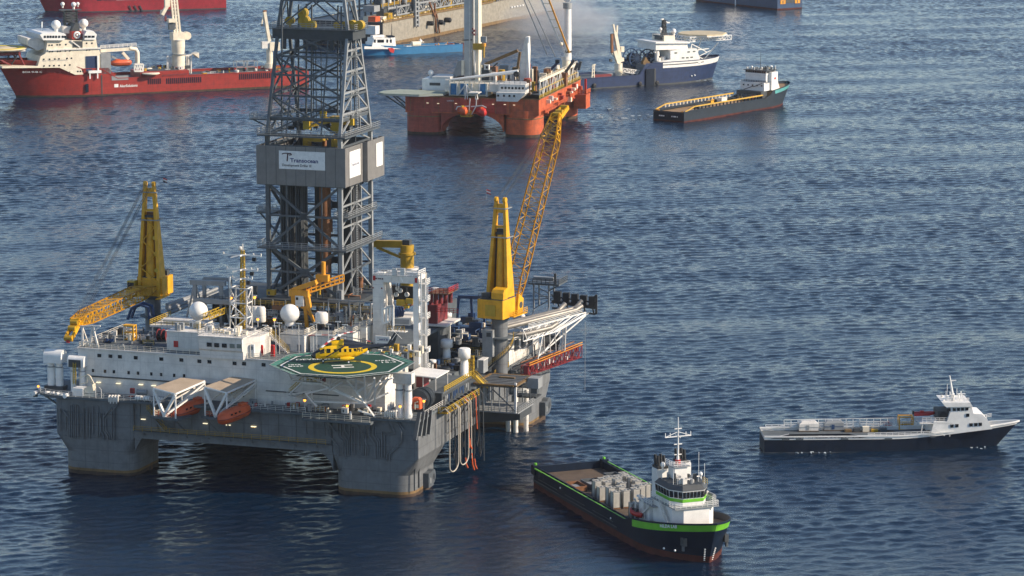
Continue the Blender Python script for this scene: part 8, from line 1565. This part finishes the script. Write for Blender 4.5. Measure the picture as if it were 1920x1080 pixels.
mb = MB(); mb.bx(2, 36, -7, 7, 6.2, 7.6, 'steel_dk'); mb.bx(6, 12, -7, -3, 7.6, 9.6, 'white'); mb.bx(16, 22, -7.4, -3, 7.6, 8.6, 'white_clean'); mb.build('deck_equipment', uv_)
mb = MB(); p = Uv.Y((1379, 2), -BU / 2 - .1); mb.box(p, (.8, .3, 5), 'mark_w'); mb.build('hull_mark', uv_); mb = MB(); mb.cyl((-13, 0, 21), (-13, 0, 33), .5, 'white', .2, 8); mb.beam((-13, -3, 28), (-13, 3, 28), .3, 'white'); mb.build('mast', uv_)
M['pale_green'] = paint('pale_deck_green', (.3, .34, .28), .7, .2, .1); M['tower_grey'] = paint('pale_tower_grey', (.5, .51, .5), .5, .1, .05)
# ------------------------------------------------------------------ orange red semi-submersible well intervention rig
z3 = zq(640, 0, 3.856); zT = zq(750, 90, 5.189); zU = zq(860, 0, 7.385)
G = sframe((760, 252), 0, 0, -13.5)
WX, WY = 52.0, 76.0
gr = tag(empty('red_work_rig', G.o, G.yaw), 'orange red semi-submersible work rig with arched columns and grey white towers', 'work rig')
def GT(u, v, y): return G.Y(zT(u, v), y)
DKZ = 15.0
def gcol(x0, x1, y0, y1, dark):
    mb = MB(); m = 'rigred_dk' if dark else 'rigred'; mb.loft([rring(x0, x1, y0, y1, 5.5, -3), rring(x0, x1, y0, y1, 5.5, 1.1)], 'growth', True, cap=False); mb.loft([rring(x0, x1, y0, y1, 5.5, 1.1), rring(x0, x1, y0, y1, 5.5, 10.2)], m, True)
    mb.loft([rring(x0 - .15, x1 + .15, y0 - .15, y1 + .15, 5.6, 7.0), rring(x0 - .15, x1 + .15, y0 - .15, y1 + .15, 5.6, 7.35)], 'ochre', True); mb.build('column', gr)
gcol(-.5, 14, 0, 14, True); gcol(38.5, 52.5, 0, 14, False); gcol(-.5, 14, 61, 75, True); gcol(38.5, 52.5, 61, 75, False)  # left columns in the shade-darkened red, right ones in the lit red
mb = MB(); mb.bx(0, WX + .6, .4, 75, 8.6, DKZ, 'rigred'); mb.bx(-.6, WX + 1.0, 0, 75.4, DKZ - .25, DKZ, 'ochre'); mb.bx(.5, WX - 12, .32, .4, 9, DKZ - .4, 'rigred_dk')  # last panel paints the shade of the front face
arch = [(14 - .2, 2)] + [(14 + 12.5 * (1 - math.cos(R_(a))), 2 + 6.8 * math.sin(R_(a))) for a in range(0, 91, 10)] + [(13.8, 8.8)]
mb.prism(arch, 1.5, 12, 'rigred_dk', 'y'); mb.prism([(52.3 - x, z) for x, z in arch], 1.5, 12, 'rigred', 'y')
for k in range(9): mb.bx(2 + k * 5.6, 2.15 + k * 5.6, .1, .34, 9, DKZ - .3, 'rusty')
mb.build('hull_box', gr); mb = MB(); mb.text('Q4000', (GT(452, 520, -.1).x, .25, GT(452, 520, -.1).z), (1, 0, 0), (0, 0, 1), .55, 'mark_w', .06, 1.3); mb.build('name_plate', gr)
for u, v in ((268, 535), (372, 540), (545, 540), (905, 547), (1020, 550), (1110, 555)): p = GT(u, v, 0); mb = MB(); mb.box(p, (.8, .3, .16), 'lamp_w'); mb.build('light_fixture', gr)
mb = MB(); mb.prism([(-11.5, 3), (-8, -1), (6, -1.5), (14, 3), (14, 14), (-6, 15), (-11, 9)], DKZ + .2, DKZ + .7, 'pale_green'); mb.prism([(-12.2, 3), (-8.4, -1.7), (6, -2.2), (14.4, 3), (14.4, 14.4), (-6, 15.8), (-11.6, 9)], DKZ - .1, DKZ + .2, 'steel_lt')
for a, b in (((-9, 2, DKZ), (0, 2, 9.5)), ((-5, 0, DKZ), (0, .5, 10.5)), ((-8, 9, DKZ), (0, 9, 9.5))): mb.beam(a, b, .45, 'steel_dk')
mb.build('helideck', gr, 'pale green helideck at the left corner')
mb = MB(); a, b = GT(215, 300, 16), GT(465, 430, 16); mb.bx(a.x, b.x, 16, 26, DKZ, a.z, 'white_clean'); mb.bx(a.x + 3, b.x - 3, 15.9, 16, b.z + (a.z - b.z) * .5, b.z + (a.z - b.z) * .72, 'steel_dk'); mb.bx(a.x + 4, b.x + 1, 16, 26, a.z, a.z + 1, 'white'); mb.build('deckhouse', gr); dome(gr, GT(299, 240, 20), 1.1)
mb = MB(); a, b = GT(480, 340, 4), GT(845, 470, 4); mb.bx(a.x, b.x, 4.6, 12, DKZ, a.z, 'cream'); mb.rail([(a.x, 4, a.z), (b.x + 5, 4, a.z)], 'cream', 1.2, .2, 2); 
for x in range(6): xx = a.x + (b.x - a.x) * x / 5; mb.beam((xx, 4.2, DKZ), (xx, 4.2, a.z), .4, 'white')
a1, a2 = GT(560, 460, 3.8), GT(640, 355, 3.8); mb.beam(a1, a2, .5, 'white'); mb.beam(a2, GT(720, 460, 3.8), .5, 'white'); md = mb.build('module_block', gr)
for u0, u1 in ((493, 552), (587, 658), (765, 832)): mb = MB(); pbox(mb, G, zT(u0, 348), zT(u1, 455), 4.3, .28, 'skyblue'); mb.build('panel', md, 'bright blue panel')
mb = MB(); a, b = GT(960, 350, 2), GT(1220, 432, 2); mb.bx(a.x, b.x, 2, 12, b.z, a.z, 'white'); a3, b3 = GT(940, 430, 0), GT(1145, 522, 0); mb.prism([(a3.x, b3.z), (a3.x, a3.z), (b3.x + 3, a3.z), (b3.x + 3, b3.z + 3), (b3.x, b3.z)], -.6, 6, 'white', 'y'); a4, b4 = GT(845, 350, 5), GT(960, 430, 5); mb.bx(a4.x, b4.x, 5, 12, b4.z, a4.z, 'white'); mb.rail([(a.x, 2, a.z), (b.x, 2, a.z)], 'white', 1.2, .18, 2); qh = mb.build('quarters', gr, 'white quarters with round windows')
ww = MB(); 
for u, v in seg(993, 388, 1195, 392, 7): p = GT(u, v, 1.95); ww = MB(); ww.cyl(p + V((0, -.05, 0)), p + V((0, .05, 0)), .45, 'glass', n=12); ww.build('porthole', qh)
prow(qh, G, [zT(955, 463), zT(1012, 464), zT(1065, 466), zT(1110, 467)], -.65, .75, .85)
# towers
mb = MB(); y = 22
a, b = G.Y(zT(625, 330), y), G.Y(zT(700, 330), y); zt = 92
mb.bx(a.x, b.x, y, y + 6, DKZ, zt, 'tower_grey'); mb.bx(a.x + 2, a.x + 2.5, y - .3, y, DKZ + 6, zt, 'white'); mb.bx(a.x + 5, a.x + 5.5, y - .3, y, DKZ + 6, zt, 'white'); c, d = G.Y(zT(727, 330), y - 2), G.Y(zT(765, 330), y - 2); mb.bx(c.x, d.x, y - 2, y + 3, DKZ, zt, 'cream'); mb.prism([(GT(505, 285, y).x, GT(505, 285, y).z), (GT(560, 160, y).x, GT(560, 130, y).z), (GT(605, 120, y).x, GT(605, 120, y).z), (GT(620, 265, y).x, GT(620, 265, y).z)], y, y + 3, 'steel_lt', 'y'); mb.bx(GT(597, 120, y - 1).x, GT(622, 200, y - 1).x, y - 1, y + 1, GT(597, 262, y).z, GT(597, 118, y).z, 'cream'); tw = mb.build('tower', gr, 'tall grey and cream intervention tower')
mb = MB(); p = G.Y(zU(240, 650), y - 2.4); mb.bx(p.x - 1.0, p.x + 3.4, y - 3.4, y - 2.2, p.z - 1.0, p.z + 1.4, 'olive_y'); q = G.Y(zU(350, 620), y - 3); mb.cyl(q + V((0, 0, .6)), q + V((0, 0, -.6)), .85, 'orange_y', n=12); mb.cyl(q + V((0, 0, -.6)), q + V((0, 0, -5)), .45, 'olive_y', .25, n=10); mb.box(G.Y(zU(345, 545), y - 3), (2.2, 1.2, 2.2), 'steel_lt'); mb.beam(G.Y(zU(50, 555), y), G.Y(zU(190, 552), y), .35, 'black'); 
for k in range(4): mb.box(G.Y(zU(195 + k % 2 * 20, 400 + k * 26), y - 2.5), (.6, .6, .8), 'maroon')
mb.tube([G.Y(zU(170, 720), y - 3), G.Y(zU(180, 690), y - 3), G.Y(zU(215, 690), y - 3), G.Y(zU(225, 720), y - 3), G.Y(zU(225, 1000), y - 3)], .28, 'white', 6); mb.build('travelling_gear', tw)
mb = MB(); y2 = 24; pts = [G.Y(zU(u, v), y2) for u, v in ((840, 1200), (845, 960), (870, 760), (922, 515), (962, 515), (975, 700), (990, 1200))]; mb.prism([(p.x, p.z) for p in pts[:4]] + [(G.Y(zU(948, 515), y2).x, pts[3].z), (G.Y(zU(955, 700), y2).x, pts[5].z), (G.Y(zU(940, 1200), y2).x, pts[6].z)], y2, y2 + 5, 'white', 'y'); mb.prism([(G.Y(zU(u, v), y2 - .5).x, G.Y(zU(u, v), y2 - .5).z) for u, v in ((948, 515), (972, 512), (972, 590), (958, 600), (985, 1200), (935, 1200))], y2 - .6, y2 - .02, 'white_clean', 'y'); mb.build('fin_tower', gr, 'white fin shaped tower')
mb = MB(); p, q = GT(490, 310, 14), GT(1150, 228, 14); mb.cyl(p, q, .45, 'white_clean', n=12, r2=.75); mb.cyl(q + V((-.6, -1, -1)), q + V((-.6, 1, -1)), 1.1, 'black', n=16); mb.bx(p.x - 2, p.x, 13, 15, DKZ, p.z, 'white'); 
for u in (990, 1035, 1080): t = GT(u, 235, 14); mb.beam((t.x, 14, DKZ + 6), t, .3, 'white')
mb.build('stowed_boom', gr, 'long white stowed boom')
mb = MB(); y3 = 34; a, b, c = [G.Y(zU(u, v), y3) for u, v in ((370, 890), (820, 700), (850, 720))]; mb.beam(a, b, 1.3, 'ochre', 1.2); mb.beam(c, G.Y(zU(815, 950), y3), .9, 'ochre'); mb.beam(a + V((2, 0, -2)), G.Y(zU(540, 870), y3), .5, 'steel_dk'); mb.box(a + V((-.5, 0, -1.5)), (2.2, 2, 2.6), 'steel_dk'); mb.bx(a.x - 2, a.x + 2, y3 - 2, y3 + 2, DKZ, a.z - 2, 'steel'); p = G.Y(zU(390, 930), y3 - 2); mb.box(p, (2, 1.6, 2), 'white_clean'); mb.box(p + V((.2, -.82, 0)), (.8, .1, 1), 'glass'); mb.box(G.Y(zU(300, 920), y3 - 2), (1.2, 1, 1), 'lamp_w'); mb.build('ochre_crane', gr, 'ochre knuckle boom crane')
mb = MB(); y4 = 60; p = G.Y(zU(1490, 830), y4); mb.cyl((p.x, y4, DKZ), p, 1.7, 'cream', n=18); mb.cyl(p, p + V((0, 0, 1.4)), 2.0, 'white', n=18); mb.cyl((p.x + .6, y4, p.z), (p.x + .6, y4, G.Y(zU(1500, 90), y4).z), 1.5, 'white_clean', 1.35, 22); t = G.Y(zU(1490, 60), y4); mb.cyl((t.x + .5, y4, t.z - 1.6), (t.x + .5, y4, t.z + .6), 1.8, 'steel_lt', n=20); mb.cyl(t + V((.5, -.8, 2.4)), t + V((.5, .8, 2.4)), 1.5, 'white', n=18); mb.cyl((p.x + .6, y4, G.Y(zU(1500, 708), y4).z - .5), (p.x + .6, y4, G.Y(zU(1500, 708), y4).z + .3), 1.62, 'black', n=20); mc2 = mb.build('white_crane', gr, 'white mast crane with slender jib')
mb = MB(); a = G.Y(zU(1425, 620), y4 - 4); b = G.Y(zU(1200, 0), y4 - 4); d = (b - a); b = a + d * 1.3; a = a - d * .18
for dx in (-2.0, 1.4): mb.beam(a + V((0 if dx < 0 else 2, 0, 0)), b + V((dx, 0, 0)), .6, 'orange_y' if dx > 0 else 'white')
for k in range(9): mb.beam(a.lerp(b, k / 8) + V((-2 * k / 8, 0, 0)), a.lerp(b, (k + .3) / 8.5) + V((1.6, 0, 0)), .3, 'cream')
mb.beam(a + V((-7, 0, -1)), b + V((-9, 0, 0)), .35, 'steel_lt'); mb.beam(a + V((-4, 2, -2)), b + V((-8, 2, 0)), .3, 'steel_lt'); mb.sphere(G.Y(zU(1420, 610), y4 - 4.5), .8, 'cream', 10); mb.build('jib', mc2)
for (u0, v0, u1, v1) in ((1200, 1040, 1370, 870), (1480, 1000, 1600, 830), (1610, 970, 1650, 870), (1660, 970, 1690, 850)):
    mb = MB(); mb.beam(G.Y(zU(u0, v0), 46), G.Y(zU(u1, v1), 46), 1.0, 'navy_lt' if u0 < 1400 else 'steel_dk')
    if u0 > 1400: mb.build('handling_arm', gr)
    else: _ha = mb
mb = _ha
mb.box(G.Y(zU(1370, 850), 46), (1.6, 1.2, 1.4), 'navy'); mb.build('handling_arm', gr, 'dark blue handling arms')
mb = MB(); xx = WX + .6                                           # right side galleries and frames
for k in range(12):
    y = 3 + k * 6; mb.beam((xx - .3, y, DKZ), (xx - .3, y, DKZ + 6.5), .4, 'white'); 
    if k < 11: mb.beam((xx - .3, y, DKZ + (0 if k % 2 else 6.5)), (xx - .3, y + 6, DKZ + (6.5 if k % 2 else 0)), .3, 'white')
mb.beam((xx - .3, 2, DKZ + 6.5), (xx - .3, 70, DKZ + 6.5), .7, 'cream'); mb.beam((xx - .3, 2, DKZ + 3.2), (xx - .3, 70, DKZ + 3.2), .3, 'yellow_rail'); mb.rail([(xx, 1, DKZ), (xx, 74, DKZ)], 'yellow_rail', 1.2, .12, 2); mb.rail([(xx - .3, 2, DKZ + 6.5), (xx - .3, 70, DKZ + 6.5)], 'cream', 1.2, .1, 2); mb.build('side_gallery', gr)
random.seed(44); clutter(110, (16, 50), (12, 72), (DKZ + .3, DKZ + .31), ('rusty', 'steel', 'white', 'olive_y', 'steel_dk', 'rigred_dk', 'cream', 'steel_lt', 'ochre'), 3.6, 7.0, gr); clutter(34, (44, 51), (8, 72), (DKZ + .3, DKZ + .31), ('white', 'cream', 'steel_dk', 'ochre', 'rusty'), 3.6, 8.0, gr, (.7, .9, 1)); mb = MB(); mb.bx(12, 50, 12, 72, DKZ - .02, DKZ + .3, 'steel_dk'); mb.build('upper_deck', gr)
mb = MB()
for i in range(18): y = random.uniform(6, 70); z = random.uniform(8.4, 13); mb.bx(xx, xx + 1.6, y, y + random.uniform(1, 3), z, z + random.uniform(.6, 2), random.choice(('rigred', 'rigred_dk', 'white', 'cream', 'rusty')))
for k in range(3): mb.rail([(xx + 1.6, 4 + k * 22, 9 + k * .6), (xx + 1.6, 22 + k * 22, 9 + k * .6)], 'rigred', 1.4, .25, 2)
mb.bx(xx, xx + 5, 62, 70, 4.4, 10, 'rigred'); mb.beam((xx + 4, 66, 10), (xx + 4, 66, 16), .8, 'red'); mb.rail([(xx, 62, 10.2), (xx + 5, 62, 10.2), (xx + 5, 70, 10.2)], 'rigred', 1.6, .3, 2); mb.build('side_walkway', gr)
# lifeboats in white frames on the front
mb = MB(); 
for u in (645, 745): mb.path([GT(u - 12, 500, -1), GT(u, 360 if u < 700 else 420, 0), GT(u + 12, 500, -1)], .28, 'white')
mb.bx(GT(672, 425, -.6).x, GT(770, 425, -.6).x, -2, 3, GT(672, 428, 0).z - .4, GT(672, 428, 0).z, 'white'); 
for (u0, v0, u1, v1) in ((680, 490, 672, 640), (745, 490, 740, 560), (560, 570, 680, 565), (690, 570, 800, 560), (800, 560, 840, 580), (695, 650, 740, 565), (560, 570, 545, 600)): mb.beam(GT(u0, v0, -3), GT(u1, v1, -3), .35, 'white')
a, b = GT(600, 655, -2.4), GT(700, 655, -2.4); mb.bx(a.x, b.x, -4, 0, a.z - .4, a.z, 'olive_y'); mb.rail([(a.x, -4, a.z), (b.x, -4, a.z)], 'yellow_rail', 2, .3, 1.5); mb.build('davit_frame', gr)
for k, (u, v, lab) in enumerate(((600, 655, 'red and yellow lifeboat on the red work rig front, left of the pair'), (785, 668, 'red lifeboat on the red work rig front, right of the pair'))):
    p = GT(u, v, -3); p.y = -2.2; r0 = tag(empty('lifeboat', G.world(p), G.yaw), lab, 'lifeboat'); r0.rotation_euler = (0, 0, G.yaw + R_(-60)); m = MB(); rr = []
    for i in range(11):
        t = -1 + i / 5; w = max(.06, (1 - abs(t) ** 3.4) ** .6); rr.append([(t * 4.2, 1.7 * w * yy, 3.4 * (.5 + (zz - .5) * (.4 + .6 * w))) for yy, zz in ((.1, 0), (.8, .18), (1, .45), (.95, .6), (.7, .95), (-.7, .95), (-.95, .6), (-1, .45), (-.8, .18), (-.1, 0))])
    m.loft(rr, 'red' if k else 'orange', True); m.build('hull', r0); m = MB(); m.box((.8, 0, 3.4), (1.6, 1.2, .6), 'yellow_rail' if k == 0 else 'orange'); m.build('canopy_hatch', r0); m = MB(); m.path([(-3.8, -1.72, 1.7), (3.8, -1.72, 1.7)], .16, 'maroon'); m.build('fender_rail', r0)
# ------------------------------------------------------------------ foam, spray and air
M['foam'] = plain('white_foam', (.38, .44, .48), .8)
def foam(pts, r, seed, stretch=2.2):
    random.seed(seed); mb = MB()
    for (px, py) in pts:
        c = WORLD.Z((px, py), .35)
        for k in range(9):
            a, b = random.gauss(0, r * stretch * .8), random.gauss(0, r * 1.2); s = random.uniform(.06, .26) * min(1.4, r)
            n = 7; ring = [(c.x + a + s * stretch * random.uniform(.6, 1.2) * math.cos(2 * math.pi * i / n), c.y + b + s * random.uniform(.6, 1.4) * math.sin(2 * math.pi * i / n), random.uniform(.3, .5)) for i in range(n)]
            mb.add(ring + [(x, y, z - .12) for x, y, z in ring], [tuple(range(n))] + [(i, n + i, n + (i + 1) % n, (i + 1) % n) for i in range(n)], 'foam')
    return mb
tag(foam([(1487, 846), (1497, 844)], 1.0, 1, 1.6).build('foam'), None, None, kind='stuff')
tag(foam([(1530, 848), (1543, 847)], .8, 2, 1.4).build('foam'), None, None, kind='stuff')
tag(foam([(1838, 837)], 1.0, 3, 1.4).build('foam'), None, None, kind='stuff')
tag(foam([(1115, 215), (1140, 222), (1185, 222), (1150, 205), (1205, 217)], 2.2, 4, 3.0).build('foam'), None, None, kind='stuff')
tag(foam([(1292, 152), (1318, 150)], 2.0, 5, 4.0).build('foam'), None, None, kind='stuff')
# drifting water spray beside the tanker
def vol(name, dens, noise_scale=None):
    m = D.materials.new(name); m.use_nodes = True; nt = m.node_tree; nt.nodes.remove(nt.nodes['Principled BSDF']); v = nt.nodes.new('ShaderNodeVolumePrincipled')
    v.inputs['Color'].default_value = (.92, .95, 1, 1); v.inputs['Anisotropy'].default_value = .2; v.inputs['Density'].default_value = dens
    nt.links.new(v.outputs[0], nt.nodes['Material Output'].inputs['Volume'])
    if noise_scale:
        t = nt.nodes.new('ShaderNodeTexCoord'); g = nt.nodes.new('ShaderNodeVectorMath'); g.operation = 'LENGTH'; nt.links.new(t.outputs['Object'], g.inputs[0])
        f = _ramp(nt, g.outputs['Value'], 1.0, .15); n = _ramp(nt, _noise(nt, _coord(nt), noise_scale, 3), .35, .75)
        a = nt.nodes.new('ShaderNodeMath'); a.operation = 'MULTIPLY'; nt.links.new(f, a.inputs[0]); nt.links.new(n, a.inputs[1]); b = nt.nodes.new('ShaderNodeMath'); b.operation = 'MULTIPLY'; b.inputs[1].default_value = dens; nt.links.new(a.outputs[0], b.inputs[0]); nt.links.new(b.outputs[0], v.inputs['Density'])
    return m
mb = MB(); mb.sphere((0, 0, 0), 1.0, vol('spray_volume', .075, 2.2), 24); o = mb.build('water_spray'); p = WORLD.Z((1052, 66), 0); o.location = (p.x, p.y, 7); o.scale = (34, 60, 17); tag(o, None, None, kind='stuff')

# the thin air that softens the far ships
mb = MB(); mb.bx(-2500, 2500, -60, 3200, -3, 165, vol('haze_volume', .000025)); tag(mb.build('haze'), None, None, kind='stuff')
